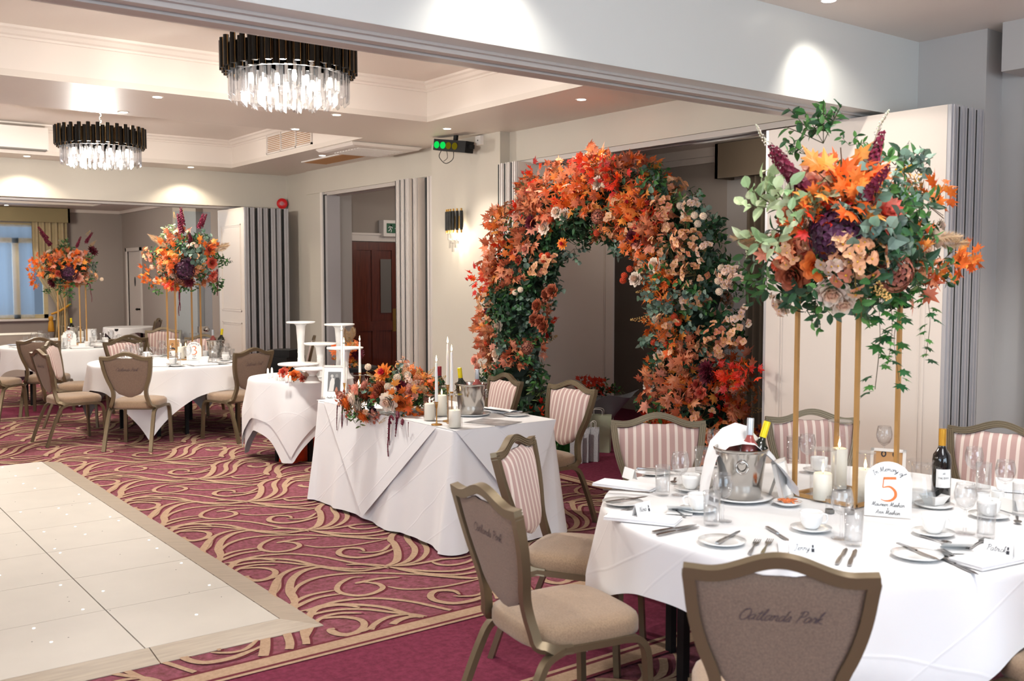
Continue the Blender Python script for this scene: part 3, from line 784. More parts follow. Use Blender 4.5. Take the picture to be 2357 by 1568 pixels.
# ---- folding partition stacks
def fold_panel(parent, p0, p1, z1, th, mould_side=1, edge_at0=True, rows=((.28, 2.3),), plain=False, name='partition_panel', alu='alu', seal=True):
    # panel body from p0 to p1 (xy), thickness th to the left of direction
    a = V((*p0, 0)); b = V((*p1, 0)); d = (b - a); L = d.length; d.normalize(); n = V((-d.y, d.x, 0))
    m = MB(); ez = V((0, 0, 1)); z0 = .02
    c = (a + b) / 2 + n * th / 2 + ez * (z0 + z1) / 2
    m.obox(c, d * (L / 2 - .02), n * th / 2, ez * (z1 - z0) / 2)
    if not plain:
        sgn = mould_side; off = th / 2 * sgn
        for (q0, q1) in rows:
            x0, x1 = .12, L - .12
            fc = a + n * (th / 2 + off)
            for (u0, v0, u1, v1) in ((x0, q0, x1, q0 + .016), (x0, q1 - .016, x1, q1), (x0, q0, x0 + .016, q1), (x1 - .016, q0, x1, q1)):
                m.obox(fc + d * (u0 + u1) / 2 + ez * (v0 + v1) / 2, d * (u1 - u0) / 2, n * .005, ez * (v1 - v0) / 2)
            for (u0, v0, u1, v1) in ((x0 + .03, q0 + .03, x1 - .03, q0 + .036), (x0 + .03, q1 - .036, x1 - .03, q1 - .03), (x0 + .03, q0 + .03, x0 + .036, q1 - .03), (x1 - .036, q0 + .03, x1 - .03, q1 - .03)):
                m.obox(fc + d * (u0 + u1) / 2 + ez * (v0 + v1) / 2, d * (u1 - u0) / 2, n * .004, ez * (v1 - v0) / 2)
    pn = m.build(name, M['panel'], parent)
    m = MB()
    for e, s in ((a, 1), (b, -1)):
        m.obox(e + d * s * .01 + n * th * .5 + ez * (z0 + z1) / 2, d * .012, n * th * .46, ez * (z1 - z0) / 2)
        m.obox(e + d * s * .0 + n * th * .25 + ez * (z0 + z1) / 2, d * .012, n * th * .07, ez * (z1 - z0) / 2)
        m.obox(e + d * s * .0 + n * th * .72 + ez * (z0 + z1) / 2, d * .012, n * th * .07, ez * (z1 - z0) / 2)
    m.build('edge_profile', M[alu], pn)
    if not seal: return pn
    m = MB()
    for e, s in ((a, 1),):
        m.obox(e + d * .012 + n * (th * 1.12) + ez * (z0 + z1) / 2, d * .012, n * th * .15, ez * (z1 - z0) / 2 * .995)
    m.build('seal', M['rubber'], pn)
    return pn
def stack(label, specs, z1, loc=(0, 0, 0)):
    t = thing('folding_partition', label, 'folding partition', (specs[0][0][0], specs[0][0][1], 0))
    o = V(t.location)
    for s in specs:
        p0, p1, th = s[0], s[1], s[2]; kw = s[3] if len(s) > 3 else {}
        fold_panel(t, (p0[0] - o.x, p0[1] - o.y), (p1[0] - o.x, p1[1] - o.y), z1, th, **kw)
    return t
# near-beam stack, panels parallel to the right wall; near ends at y 2.95
specs = []
for i in range(4):
    x = 5.335 + i * .092
    specs.append(((x, 2.95), (x, 4.21 if i == 0 else 4.12), .072, dict(plain=i > 0, mould_side=1, rows=((.22, 2.33),), seal=i > 0)))
stack('folded cream partition panels with grey aluminium edges behind the tall flower stand', specs, 2.63)
specs = []
for i in range(7):
    x = 5.30 + i * .096
    specs.append(((x, 12.92 + (i % 2) * .03), (x, 13.88), .072, dict(plain=i > 0, mould_side=1, rows=((1.2, 2.4), (.2, 1.05)), seal=i > 0)))
stack('folded cream partition panels with dark grey edges below the red alarm bell', specs, 2.62)
specs = []
for i in range(3):
    y = 10.0 - i * .105
    specs.append(((5.93, y), (7.0, y), .08, dict(plain=True, alu='alu2')))
specs.append(((5.97, 9.69), (7.0, 9.69), .075, dict(plain=True, alu='alu2')))
specs.append(((6.0, 9.36), (7.0, 9.36), .16, dict(plain=True, alu='alu2')))
stack('folded cream partition panels standing between the wooden doors and the pillar with the wall light', specs, 2.80)
specs = []
for i in range(3):
    y = 7.71 + i * .105
    specs.append(((5.89, y), (7.19, y), .08, dict(plain=i > 0, mould_side=-1, rows=((.30, 2.3),), alu='alu2')))
stack('folded grey partition panel standing open behind the left side of the flower arch', specs, 2.80)
# glass screen with handle at the far beam
t = thing('glass_door', 'clear glass door with brushed handle plate beside the far folded panels', 'door', (5.1, 13.95, 0))
MB().box(-.45, 0, .02, .05, .012, 2.6).build('pane', M['winpane'], t)
MB().box(-.16, -.02, .88, -.02, .03, .97).build('lock_plate', M['steel'], t)
MB().tube([(-.05, -.02, .925), (-.05, -.07, .925)], .03, 12).build('knob', M['steel'], t, smooth=True)
# ================================================================== CHAIRS
UPR = [(.40, .205), (.43, .192), (.47, .176), (.53, .160), (.58, .160), (.63, .174), (.68, .194), (.74, .212), (.80, .224), (.86, .231), (.90, .236)]
def backy(z): return -.215 - .20 * (z - .45) - .05 * max(0, z - .45) ** 2
def railz(x):
    a = abs(x) / .236
    return .897 + .047 * (.5 + .5 * cos(pi * min(1, a / .78))) + .004 * max(0, a - .8) / .2
def chair_meshes():
    R = {}
    # legs
    sec = [(-.012, -.017), (.012, -.017), (.012, .017), (-.012, .017)]
    for sd in (-1, 1):
        pts = crom([(sd * .225, -.34, .0), (sd * .222, -.285, .16), (sd * .217, -.225, .31), (sd * .214, -.185, .378), (sd * .212, -.12, .405)], 4)
        R['leg%d0' % sd] = MB().sweep(pts, sec, (1, 0, 0)).mesh('leg', M['frame'], 'auto')
        pts = crom([(sd * .218, .12, .405), (sd * .22, .18, .396), (sd * .222, .212, .36), (sd * .224, .222, .30), (sd * .228, .228, .15), (sd * .232, .235, .0)], 4)
        R['leg%d1' % sd] = MB().sweep(pts, sec, (1, 0, 0)).mesh('leg', M['frame'], 'auto')
    m = MB()
    for sd in (-1, 1): m.sweep([(sd * .212, -.12, .405), (sd * .218, .12, .405)], sec, (1, 0, 0))
    m.box(-.212, .13, .385, .212, .155, .41); m.box(-.205, -.15, .385, .205, -.125, .41)
    R['rail'] = m.mesh('seat_frame', M['frame'])
    # back frame, fluted face
    g = .0035
    sec = [(-.0165, -.016), (.0165, -.016), (.0165, .016), (.0125, .016), (.0115, .016 - g), (.0075, .016 - g), (.0065, .016), (.0025, .016), (.0015, .016 - g), (-.0035, .016 - g), (-.0045, .016), (-.0085, .016), (-.0095, .016 - g), (-.0125, .016 - g), (-.0135, .016), (-.0165, .016)]
    m = MB()
    for sd in (-1, 1):
        low = [(sd * .212, -.09, .405), (sd * .210, -.14, .408), (sd * .206, -.18, .418)]
        pts = low + [(sd * x, backy(z), z) for (z, x) in UPR[1:]]
        pts = crom(pts, 3)
        m.sweep(pts, [(a * sd, b) for a, b in sec][::sd], (0, 1, .15))
    pts = []
    for i in range(33):
        x = -.25 + .5 * i / 32
        z = railz(x); pts.append((x, backy(z), z))
    m.sweep(pts, [(a, b) for a, b in sec], (0, 1, .2))
    R['bframe'] = m.mesh('back_frame', M['frame'], 'auto')
    # pad
    def hwid(z):
        w = lerp([(z_, x_) for z_, x_ in UPR], z) - .0165
        if z < .66:
            t = min(1, max(0, (.66 - z) / .145)); w = min(w, (w + .01) * sqrt(max(0, 1 - t ** 2.3)))
        return max(w, .002)
    zb = .516
    def top(x): return railz(x) - .0195 - .024 * exp(-(x / .062) ** 4)
    def padf(sgn, base, bulge):
        def fn(u, v):
            uu = u * 2 - 1; vv = v ** .8
            z = zb + vv * (.87 - zb); x = uu * hwid(z)
            zt = top(x); z = zb + vv * (zt - zb); x = uu * min(hwid(min(z, .9)), .218)
            e = (1 - abs(uu) ** 5) * (1 - abs(2 * vv - 1) ** 9)
            return (x, backy(z) + sgn * (base + bulge * e), z)
        return fn
    fr = MB().grid(22, 22, padf(1, .004, .026)); R['pad'] = fr.mesh('backrest', M['stripe'], True)
    bk = MB().grid(22, 22, padf(-1, .004, .014)); R['bpanel'] = bk.mesh('back_panel', M['backfab'], True)
    # seat: rounded trapezoid, layered
    def outl(inset):
        o = []
        for k in range(40):
            a = 2 * pi * k / 40; c, s = cos(a), sin(a); n = 4.2
            r = (abs(c) ** n + abs(s) ** n) ** (-1 / n)
            x, y = r * c, r * s
            w = .222 + .012 * y
            o.append((x * (w - inset), .005 + y * (.232 - inset)))
        return o
    m = MB(); b = 0; L = [(.020, .402), (.004, .408), (0, .42), (.0, .455), (.006, .470), (.02, .480), (.06, .488), (.12, .491), (.20, .492)]
    for ins, z in L:
        for (x, y) in outl(ins): m.v.append((x, y, z))
    for i in range(len(L) - 1):
        for k in range(40):
            k2 = (k + 1) % 40; m.face((i * 40 + k, i * 40 + k2, (i + 1) * 40 + k2, (i + 1) * 40 + k))
    m.face([k for k in range(40)][::-1]); m.face([(len(L) - 1) * 40 + k for k in range(40)])
    R['seat'] = m.mesh('seat', M['seat'], True)
    # embroidery across the back
    m = MB(); z = .80
    def em(mb, size):
        handwrite(mb, "Oatlands Park", (0, 0, 0), V((1, 0, 0)), V((0, 0, 1)), size, .0019, .55)
    em(m, .034)
    for i, (x, y, zz) in enumerate(m.v):
        Z = .775 + zz; X = x
        # viewed from behind: mirror x so that it reads correctly
        m.v[i] = (X, backy(Z) - .0205, Z)
    R['emb'] = m.mesh('embroidery', M['stitch'])
    m = MB()
    for sd in (-1, 1):
        for y, z, x in ((-.305, .11, .236), (.236, .10, .243), (-.31, .012, .224), (.234, .012, .231)):
            m.lathe([(0, 0), (.008, .0), (.006, .004), (0, .004)], (sd * x, y, z) if z > .05 else (sd * x, y, 0), 8)
    R['glide'] = m.mesh('glide', M['steel'])
    return R
CH = chair_meshes()
def make_chair():
    t = thing('banquet_chair', 'x', 'chair')
    for sd in (-1, 1):
        for k in (0, 1): inst('leg', CH['leg%d%d' % (sd, k)], t)
    inst('seat_frame', CH['rail'], t); inst('back_frame', CH['bframe'], t); inst('seat', CH['seat'], t)
    inst('backrest', CH['pad'], t); b = inst('back_panel', CH['bpanel'], t); inst('embroidery', CH['emb'], b)
    return t
proto = make_chair(); cache(proto); used = [False]
def chair_at(bx, by, face_deg, label, group, off=.315):
    a = radians(face_deg); f = V((cos(a), sin(a), 0))
    loc = V((bx, by, 0)) + f * off
    rz = a - pi / 2
    if not used[0]:
        used[0] = True; proto.location = loc; proto.rotation_euler = (0, 0, rz); proto['label'] = label; proto['group'] = group; return proto
    return dup(proto, loc, rz, label, group)
G5 = 'banquet chairs around the front round table'; G3 = 'banquet chairs around the middle round table'; G8 = 'banquet chairs around the far round table'; GH = 'banquet chairs behind the sweetheart table'
chair_at(2.09, 1.605, 42, 'brown-backed chair with embroidered script in the bottom foreground, back turned to us', G5)
chair_at(1.98, 2.776, -9, 'champagne-framed chair seen side-on at the left of the front table, plain brown back', G5)
chair_at(2.71, 3.565, -58, 'pink striped chair squeezed between the front round table and the sweetheart table', G5)
chair_at(3.765, 3.694, -130, 'pink striped chair behind the ice bucket, facing us, flower arch behind it', G5)
chair_at(4.537, 3.29, -131, 'pink striped chair behind the gold flower stand in front of the folded partition', G5)
chair_at(4.90, 2.44, -167, 'pink striped chair at the right edge, behind the red wine bottle', G5)
chair_at(3.28, 1.00, 86, 'brown seat of a chair cut off at the bottom right corner', G5)
chair_at(4.42, 5.93, 172, 'pink striped chair behind the sweetheart table nearest its ice bucket', GH)
chair_at(4.47, 5.22, 180, 'pink striped chair at the right end of the sweetheart table beside gift bags', GH)
chair_at(2.746, 9.75, 53, 'brown embroidered chair with its back to us at the table marked 3', G3)
chair_at(2.175, 10.68, 6, 'side-on brown chair at the left of the table marked 3', G3)
chair_at(3.97, 9.61, 107, 'brown embroidered chair at the right of the table marked 3, beside cake stands', G3)
p = onz(116, 797, .9); chair_at(p.x, p.y, -30, 'pink striped chair half hidden behind the side-on chair at the left', G3)
p = onz(282, 789, .9); chair_at(p.x, p.y, -72, 'pink striped chair at the back left of the table marked 3, behind wine glasses', G3)
p = onz(376, 763, .9); chair_at(p.x, p.y, -118, 'small pink striped chair in front of the far square table', G3)
p = onz(470, 780, .9); chair_at(p.x, p.y, -130, 'pink striped chair behind the ice bucket on the table marked 3', G3)
p = onz(296, 782, .9); chair_at(p.x, p.y, 100, 'brown-backed chair at the right of the far round table, only its top rail showing', G8)
p = onz(89, 788, .9); chair_at(p.x, p.y, 62, 'dark brown-backed chair pulled up to the far round table at the left', G8)
p = onz(-10, 873, .48); chair_at(p.x - .315 * cos(radians(48)), p.y - .315 * sin(radians(48)), 48, 'chair at the far left edge with only its seat and legs showing', G8)
p = onz(364, 740, .9); chair_at(p.x, p.y, 150, 'small dark chair behind the far square table', 'chairs in the far room')
p = atd(722, 797, 12.2); chair_at(p.x, p.y, 155, 'chair seen edge-on just behind the cake stands', 'chairs in the far room')

# ================================================================== TABLES
def drape(R, side, th0, H, nf=13, amp=.02, seed=1, sx=1, zmin=.012, ang=288, nd=18, side2=None):
    rnd = random.Random(seed); ph = [rnd.uniform(0, 6.28) for _ in range(5)]
    m = MB(); th0 = radians(th0)
    def drop(a):
        b = a - th0
        h = (side / 2) / max(abs(cos(b)), abs(sin(b)))
        return min(max(.05, h - R), H - zmin)
    rings = []
    for rr in (.0001, .35, .7, .93, .985): rings.append([(R * rr * cos(2 * pi * k / ang), R * rr * sin(2 * pi * k / ang), H) for k in range(ang)])
    for j in range(nd + 1):
        t = j / nd; ring = []
        for k in range(ang):
            a = 2 * pi * k / ang; d = drop(a); s = d * t
            b = (a - th0 - pi / 4); c = abs(cos(2 * b)); corner = c ** 3
            fold = sin(nf * a + ph[0] + .6 * sin(2 * a + ph[1])) * .6 + .4 * sin(nf * 1.7 * a + ph[2])
            sharp = sin(8 * a + ph[3] + 1.2 * sin(a * 3 + ph[4]))
            g = min(1, s / .3)
            r = R + .006 * min(1, s / .02) + .012 * s + g * (amp * (.5 + .8 * fold) + .012 * sharp) + corner * .05 * g
            z = H - s + (.004 if s < .01 else 0) - .0
            if s < .03: z = H - s * .7
            ring.append((r * cos(a), r * sin(a), max(z, zmin)))
        rings.append(ring)
    n = ang
    for rg in rings: m.v += rg
    for i in range(len(rings) - 1):
        for k in range(n):
            k2 = (k + 1) % n; m.face((i * n + k, i * n + k2, (i + 1) * n + k2, (i + 1) * n + k))
    return m
def table(R, loc, label, legs, group='round banquet tables'):
    t = thing('round_table', label, 'table', loc, 0, group)
    MB().lathe([(R - .02, .715), (R - .01, .718), (R - .01, .738), (R - .02, .741)], seg=64).build('tabletop', M['black'], t)
    for a, rr in legs:
        a = radians(a); x, y = rr * cos(a), rr * sin(a)
        MB().box(x - .017, y - .017, 0, x + .017, y + .017, .716).build('leg', M['black'], t)
    return t
T5 = V((3.43, 2.38, 0)); T3 = V((3.65, 10.96, 0)); T8 = V((3.36, 14.37, 0))
RR = .925; TH = .75
LG = [(45, .62), (135, .62), (225, .62), (315, .62)]
table(RR - .01, T5, 'round folding table under the front white cloth with black legs', [(20, .7), (110, .7), (170, .74), (235, .6)])
tag(drape(RR, 2.28, 178, TH, 12, .024, 3).build('tablecloth', M['cloth'], loc=T5, smooth=True), 'white cloth draped over the large round table in the foreground', 'tablecloth')
table(RR - .01, T3, 'round folding table under the cloth of the table marked 3', [(-128, .62), (-150, .8), (-100, .5), (-20, .62), (60, .62), (150, .62)])
tag(drape(RR, 2.36, -125 + 45, TH, 13, .02, 7, ang=240).build('tablecloth', M['cloth'], loc=T3, smooth=True), 'white cloth on the middle round table marked 3 with a corner hanging low', 'tablecloth')
table(RR - .01, T8, 'round folding table under the cloth of the far left table', [(-150, .7), (-110, .6), (-60, .6), (60, .62), (150, .62)])
tag(drape(RR, 2.36, -100 + 45, TH, 13, .02, 11, ang=240).build('tablecloth', M['cloth'], loc=T8, smooth=True), 'white cloth on the far left round table below the window flowers', 'tablecloth')
# far square table with cloth
p = onz(348, 753, .75)
t = thing('square_table', 'small square table under a pale cloth in the far room by the white door', 'table', (p.x - .28, p.y + .35, 0))
m = MB(); m.box(-.36, -.36, .70, .36, .36, .735); m.build('tabletop', M['black'], t)
for a in (-.3, .3):
    for b in (-.3, .3): MB().box(a - .02, b - .02, 0, a + .02, b + .02, .70).build('leg', M['black'], t)
tag(drape(.46, 1.1, 0, .75, 9, .018, 4, ang=120).build('tablecloth', M['cloth'], loc=t.location, smooth=True), 'pale cloth on the small table in the far room', 'tablecloth')
p = onz(20, 768, .75)
t = thing('side_table', 'long table under a cloth greyed for shade by the far window at the left edge', 'table', (p.x - .3, p.y, 0))
m = MB(); m.box(-.9, -.3, .70, .75, .3, .735); m.build('tabletop', M['black'], t)
for a in (-.8, .7):
    for b in (-.25, .25): MB().box(a - .02, b - .02, 0, a + .02, b + .02, .70).build('leg', M['black'], t)
m = MB(); m.box(-.93, -.33, .06, .78, -.325, .742); m.box(-.93, -.33, .737, .78, .33, .742); m.box(.775, -.33, .06, .78, .33, .742)
tag(m.build('tablecloth', M['wall'], loc=t.location), 'cloth greyed for shade on the table below the far window', 'tablecloth')  # shade of the far room put into the cloth colour

# sweetheart table
HX0, HX1, HY0, HY1 = 3.30, 4.07, 4.93, 6.79
hc = V(((HX0 + HX1) / 2, (HY0 + HY1) / 2, 0))
t = thing('trestle_table', 'rectangular sweetheart table hidden beneath long white cloths', 'table', hc)
m = MB(); m.box(-.365, -.91, .71, .365, .91, .738); m.build('tabletop', M['black'], t)
for a in (-.3, .3):
    for b in (-.8, .8): MB().box(a - .015, b - .015, 0, a + .015, b + .015, .71).build('leg', M['black'], t)
def rect_drape(hx, hy, H, zmin, out, seed, amp=.012):
    rnd = random.Random(seed); ph = [rnd.uniform(0, 6.28) for _ in range(6)]
    # perimeter samples with rounded corners
    P = []; rc = .03
    def seg(a, b, n): 
        for i in range(n): P.append(((a[0] + (b[0] - a[0]) * i / n), (a[1] + (b[1] - a[1]) * i / n)))
    def arc(cx, cy, a0): 
        for i in range(8): a = a0 + pi / 2 * i / 8; P.append((cx + rc * cos(a), cy + rc * sin(a)))
    seg((-hx + rc, -hy), (hx - rc, -hy), 24); arc(hx - rc, -hy + rc, -pi / 2); seg((hx, -hy + rc), (hx, hy - rc), 60); arc(hx - rc, hy - rc, 0)
    seg((hx - rc, hy), (-hx + rc, hy), 24); arc(-hx + rc, hy - rc, pi / 2); seg((-hx, hy - rc), (-hx, -hy + rc), 60); arc(-hx + rc, -hy + rc, pi)
    n = len(P); m = MB(); rings = []
    for k in (.0, .5, .97): rings.append([(x * k, y * k, H) for x, y in P])
    nd = 20
    for j in range(nd + 1):
        t = j / nd; s = (H - zmin) * t; ring = []
        for i, (x, y) in enumerate(P):
            x0, y0 = P[i - 1]; x1, y1 = P[(i + 1) % n]; l = hypot(x1 - x0, y1 - y0) or 1
            nx, ny = (y1 - y0) / l, -(x1 - x0) / l
            u = i / n * 2 * pi
            w = amp * t * (sin(9 * u + ph[0]) + .7 * sin(17 * u + ph[1] + t) + .4 * sin(31 * u + ph[2]))
            cr = 1 if (abs(abs(x) - hx) < .05 and abs(abs(y) - hy) < .05) else 0
            o = out * t ** 1.2 + w + .006 + cr * .03 * t
            zz = H - s if s > 0 else H
            if j == 1: zz = H - .012; o = .007
            zz += (.008 * sin(7 * u + ph[3])) * (t ** 4)
            ring.append((x + nx * o, y + ny * o, max(zz, .006)))
        rings.append(ring)
    for rg in rings: m.v += rg
    for i in range(len(rings) - 1):
        for k in range(n):
            k2 = (k + 1) % n; m.face((i * n + k, i * n + k2, (i + 1) * n + k2, (i + 1) * n + k))
    return m
def creases(m, segs, nrm, w=.004):
    for a, b in segs:
        a = V(a); b = V(b); d = (b - a); L = d.length; d.normalize(); s = d.cross(nrm)
        m.v += [tuple(a - s * w), tuple(a + nrm * .0025), tuple(a + s * w), tuple(b - s * w), tuple(b + nrm * .0025), tuple(b + s * w)]
        k = len(m.v) - 6; m.face((k, k + 1, k + 4, k + 3)); m.face((k + 1, k + 2, k + 5, k + 4))
tag(rect_drape(.385, .93, TH, .02, .06, 5).build('tablecloth', M['cloth'], loc=hc, smooth=True), 'long white under-cloth reaching the carpet around the sweetheart table', 'tablecloth')
# overlay cloth: top sheet and hanging triangular flaps
m = MB(); hx, hy = .392, .937; z1 = TH + .004
m.grid(10, 24, lambda u, v: (-hx + 2 * hx * u, -hy + 2 * hy * v, z1))
def flap(p0, p1, apex, out0, out1, nrm, n=14):
    p0, p1, apex = V(p0), V(p1), V(apex)
    def fn(u, v):
        top = p0 + (p1 - p0) * u
        q = top + (apex - top) * v
        o = out0 + (out1 - out0) * v + .006 * sin(u * 9 + v * 3) * v * (1 - v)
        return q + V(nrm) * o
    m.grid(20, n, fn)
cxf = lambda Y: Y - hc.y
flap((-hx, cxf(6.66), z1), (-hx, cxf(5.12), z1), (-hx, cxf(5.93), .045), .006, .092, (-1, 0, 0))
flap((-hx, -hy, z1), (hx, -hy, z1), (.10, -hy, .16), .006, .085, (0, -1, 0))
flap((hx, -hy, z1), (hx, hy, z1), (hx, 0, .3), .006, .06, (1, 0, 0))
tag(m.build('overlay_cloth', M['cloth'], loc=hc, smooth=True), 'white top cloth with pointed flaps laid over the sweetheart table', 'tablecloth')

# cake table
CT = onz(692, 867, .75); CT.z = 0
t = thing('cake_table', 'small round table with dark legs under the white cake cloths', 'table', CT)
MB().lathe([(.44, .715), (.45, .72), (.45, .738), (.44, .741)], seg=40).build('tabletop', M['black'], t)
for a in (200, 260, 20, 110):
    x, y = .30 * cos(radians(a)), .30 * sin(radians(a)); MB().box(x - .02, y - .02, 0, x + .02, y + .02, .715).build('leg', M['black'], t)
tag(drape(.446, 1.80, 186, TH - .004, 7, .016, 5, ang=200, zmin=.03).build('tablecloth', M['cloth'], loc=CT, smooth=True), 'white under-cloth with a pointed corner hanging from the cake table', 'tablecloth')
tag(drape(.468, 1.62, 190, TH + .002, 7, .018, 5, ang=200, zmin=.04).build('overlay_cloth', M['cloth'], loc=CT, smooth=True), 'white top cloth with creased squares draped over the cake table', 'tablecloth')
# ================================================================== BOTANICALS
rnd = random.Random(11)
def C(h, v=.12):
    r, g, b = lin(h); k = 1 + rnd.uniform(-v, v); j = 1 + rnd.uniform(-v, v) * .5
    return (min(1, r * k), min(1, g * k * j), min(1, b * k))
def frame_of(d):
    d = V(d).normalized(); a = V((0, 0, 1)) if abs(d.z) < .9 else V((1, 0, 0))
    s = d.cross(a).normalized(); return d, s, s.cross(d).normalized()
def rdir(spread=1.0, up=None):
    # random direction in the hemisphere about +Z
    a = rnd.uniform(0, 2 * pi); t = rnd.uniform(0, 1) ** .6 * spread * pi / 2
    return V((sin(t) * cos(a), sin(t) * sin(a), cos(t)))
def leaf(m, p, d, n, L, Wd, col, cup=.15, tip=1.0, ns=4):
    p = V(p); d = V(d).normalized(); n = V(n); s = d.cross(n)
    if s.length < 1e-3: s = d.cross(V((.3, .5, .8)))
    s.normalize(); n = s.cross(d).normalized()
    m.col = col; b = len(m.v)
    for i in range(ns + 1):
        t = i / ns; w = Wd / 2 * (sin(pi * (t ** .85)) ** .8 if 0 < t < 1 else .02)
        if tip != 1.0: w = Wd / 2 * sqrt(max(0.0004, 1 - (2 * t - 1) ** 2))
        c = p + d * (L * t) - n * (cup * L * t * t)
        m.v += [tuple(c + s * w + n * w * .35), tuple(c), tuple(c - s * w + n * w * .35)]
    for i in range(ns):
        q = b + 3 * i; m.face((q, q + 1, q + 4, q + 3)); m.face((q + 1, q + 2, q + 5, q + 4))
ML = [(0, 0), (-.16, .12), (-.55, .05), (-.34, .26), (-.78, .50), (-.42, .52), (-.5, .72), (-.2, .62), (0, 1.08), (.2, .62), (.5, .72), (.42, .52), (.78, .50), (.34, .26), (.55, .05), (.16, .12)]
def maple(m, p, d, n, L, col, cup=.25):
    p = V(p); d = V(d).normalized(); n = V(n); s = d.cross(n)
    if s.length < 1e-3: s = d.cross(V((.3, .5, .8)))
    s.normalize(); n = s.cross(d).normalized(); m.col = col; b = len(m.v)
    m.v.append(tuple(p + d * L * .42 + n * L * .05))
    for (x, y) in ML: m.v.append(tuple(p + s * x * L * .72 + d * y * L - n * cup * L * (x * x + .5 * (y - .3) ** 2)))
    k = len(ML)
    for i in range(k): m.face((b, b + 1 + i, b + 1 + (i + 1) % k))
def stem(m, a, b_, r, col):
    m.col = col; m.tube([a, (V(a) + V(b_)) / 2 + V((0, 0, .002)), b_], r, 4)
def mk_maple(cols, n=13, R=.12, L=.075):
    m = MB()
    for i in range(n):
        d = rdir(1.0); p = d * rnd.uniform(.02, R); dd = (d + rdir(1) * .5 + V((rnd.uniform(-.7, .7), rnd.uniform(-.7, .7), 0))).normalized()
        nn = V((rnd.uniform(-.6, .6), rnd.uniform(-.6, .6), 1))
        maple(m, p, dd, nn, L * rnd.uniform(.75, 1.25), C(rnd.choice(cols), .2))
    for i in range(3): d = rdir(.8); stem(m, (0, 0, 0), d * R, .0018, C('#5a3a20'))
    return m.mesh('maple_leaves', M['bot'])
def mk_leaves(cols, n=15, R=.13, L=.06, Wd=.028, rnd_leaf=False, cup=.2, name='leaf_spray'):
    m = MB()
    for k in range(4):
        d = rdir(.95); e = d * R * rnd.uniform(.9, 1.3); stem(m, (0, 0, 0), e, .0016, C('#4c4a2a'))
        q = n // 4 + 1
        for i in range(q):
            t = .3 + .75 * i / q; a = i * 2.4
            s1 = d.cross(V((cos(a), sin(a), .3))).normalized(); dd = (d * .5 + s1 * .9).normalized()
            leaf(m, e * t, dd, rdir(1) + V((0, 0, .6)), L * rnd.uniform(.8, 1.2), Wd * rnd.uniform(.85, 1.15), C(rnd.choice(cols), .2), cup, .5 if rnd_leaf else 1.0)
    return m.mesh(name, M['bot'])
def mk_rose(c1, c2, r=.033):
    m = MB()
    for ring, (n, rr, tilt, sz) in enumerate(((3, .06, .0, .78), (3, .16, .08, .84), (4, .28, .2, .9), (5, .44, .42, .98), (6, .62, .7, 1.04), (7, .76, 1.0, 1.06), (7, .84, 1.25, 1.0))):
        for k in range(n):
            a = 2 * pi * k / n + ring * .7; rad = V((cos(a), sin(a), 0)); up = V((0, 0, 1)); tan = V((-sin(a), cos(a), 0))
            m.col = C(c2 if ring < 3 else c1, .1); b = len(m.v)
            for i in range(4):
                v = i / 3; h = v * sz * r * 1.05
                out = r * rr * .8 + h * sin(tilt) * .8 + (.18 * r * v * v if ring > 1 else 0)
                zz = r * .15 + h * cos(tilt) + (-.12 * r * v ** 3 if ring > 2 else 0) - ring * r * .05
                for j in range(5):
                    u = (j - 2) / 2; w = r * (.60 if ring > 1 else .34) * (.55 + .55 * sin(pi * min(1, v * .8 + .2)))
                    m.v.append(tuple(rad * (out - .22 * r * u * u) + tan * (u * w) + up * (zz - .10 * r * u * u * v)))
            for i in range(3):
                for j in range(4):
                    q = b + i * 5 + j; m.face((q, q + 1, q + 6, q + 5))
    m.col = C(c2, .1); m.lathe([(0, -r * .3), (r * .3, -r * .1), (r * .13, r * .6), (0, r * .62)], seg=7)
    for k in range(4):
        a = k * 1.6; leaf(m, (0, 0, -r * .1), (cos(a), sin(a), -.1), (0, 0, 1), r * 1.5, r * .7, C('#4f6a35'), .2)
    return m.mesh('rose', M['bot'], True)
def mk_pom(c, r=.024):
    m = MB(); n = 70
    for i in range(n):
        z = 1 - 2 * (i + .5) / n; a = i * 2.39996; s = sqrt(1 - z * z); d = V((s * cos(a), s * sin(a), z))
        _, s1, s2 = frame_of(d); m.col = C(c, .16); b = len(m.v); w = r * .2
        m.v += [tuple(d * r * .8 + s1 * w), tuple(d * r * .8 + s2 * w), tuple(d * r * .8 - s1 * w), tuple(d * r * .8 - s2 * w), tuple(d * r * 1.1)]
        for k in range(4): m.face((b + k, b + (k + 1) % 4, b + 4))
    m.col = C(c, .05)
    m.lathe([(0, -r * .86)] + [(r * .86 * cos(t), r * .86 * sin(t)) for t in (-.9, -.4, 0, .4, .9)] + [(0, r * .86)], seg=8)
    m.col = C('#5a6a3a'); m.tube([(0, 0, -r), (.004, 0, -r * 3.2)], .0015, 4)
    return m.mesh('pompom_flower', M['bot'], False)
def mk_hydrangea(cols, r=.085, n=42, ps=.017):
    m = MB()
    for i in range(n):
        z = 1 - 1.25 * (i + .5) / n; a = i * 2.39996; s = sqrt(max(0, 1 - z * z)); d = V((s * cos(a), s * sin(a), z * .8))
        dd, s1, s2 = frame_of(d); c = d * r * rnd.uniform(.9, 1.06); cc = C(rnd.choice(cols), .2)
        for k in range(4):
            aa = k * pi / 2 + i; leaf(m, c, s1 * cos(aa) + s2 * sin(aa) + dd * .3, dd, ps * 1.25, ps * 1.25, cc, .1, .5, 2)
    m.col = C('#3a3020'); m.lathe([(0, -r * .3), (r * .7, 0), (r * .6, r * .5), (0, r * .65)], seg=10)
    return m.mesh('hydrangea', M['bot'])
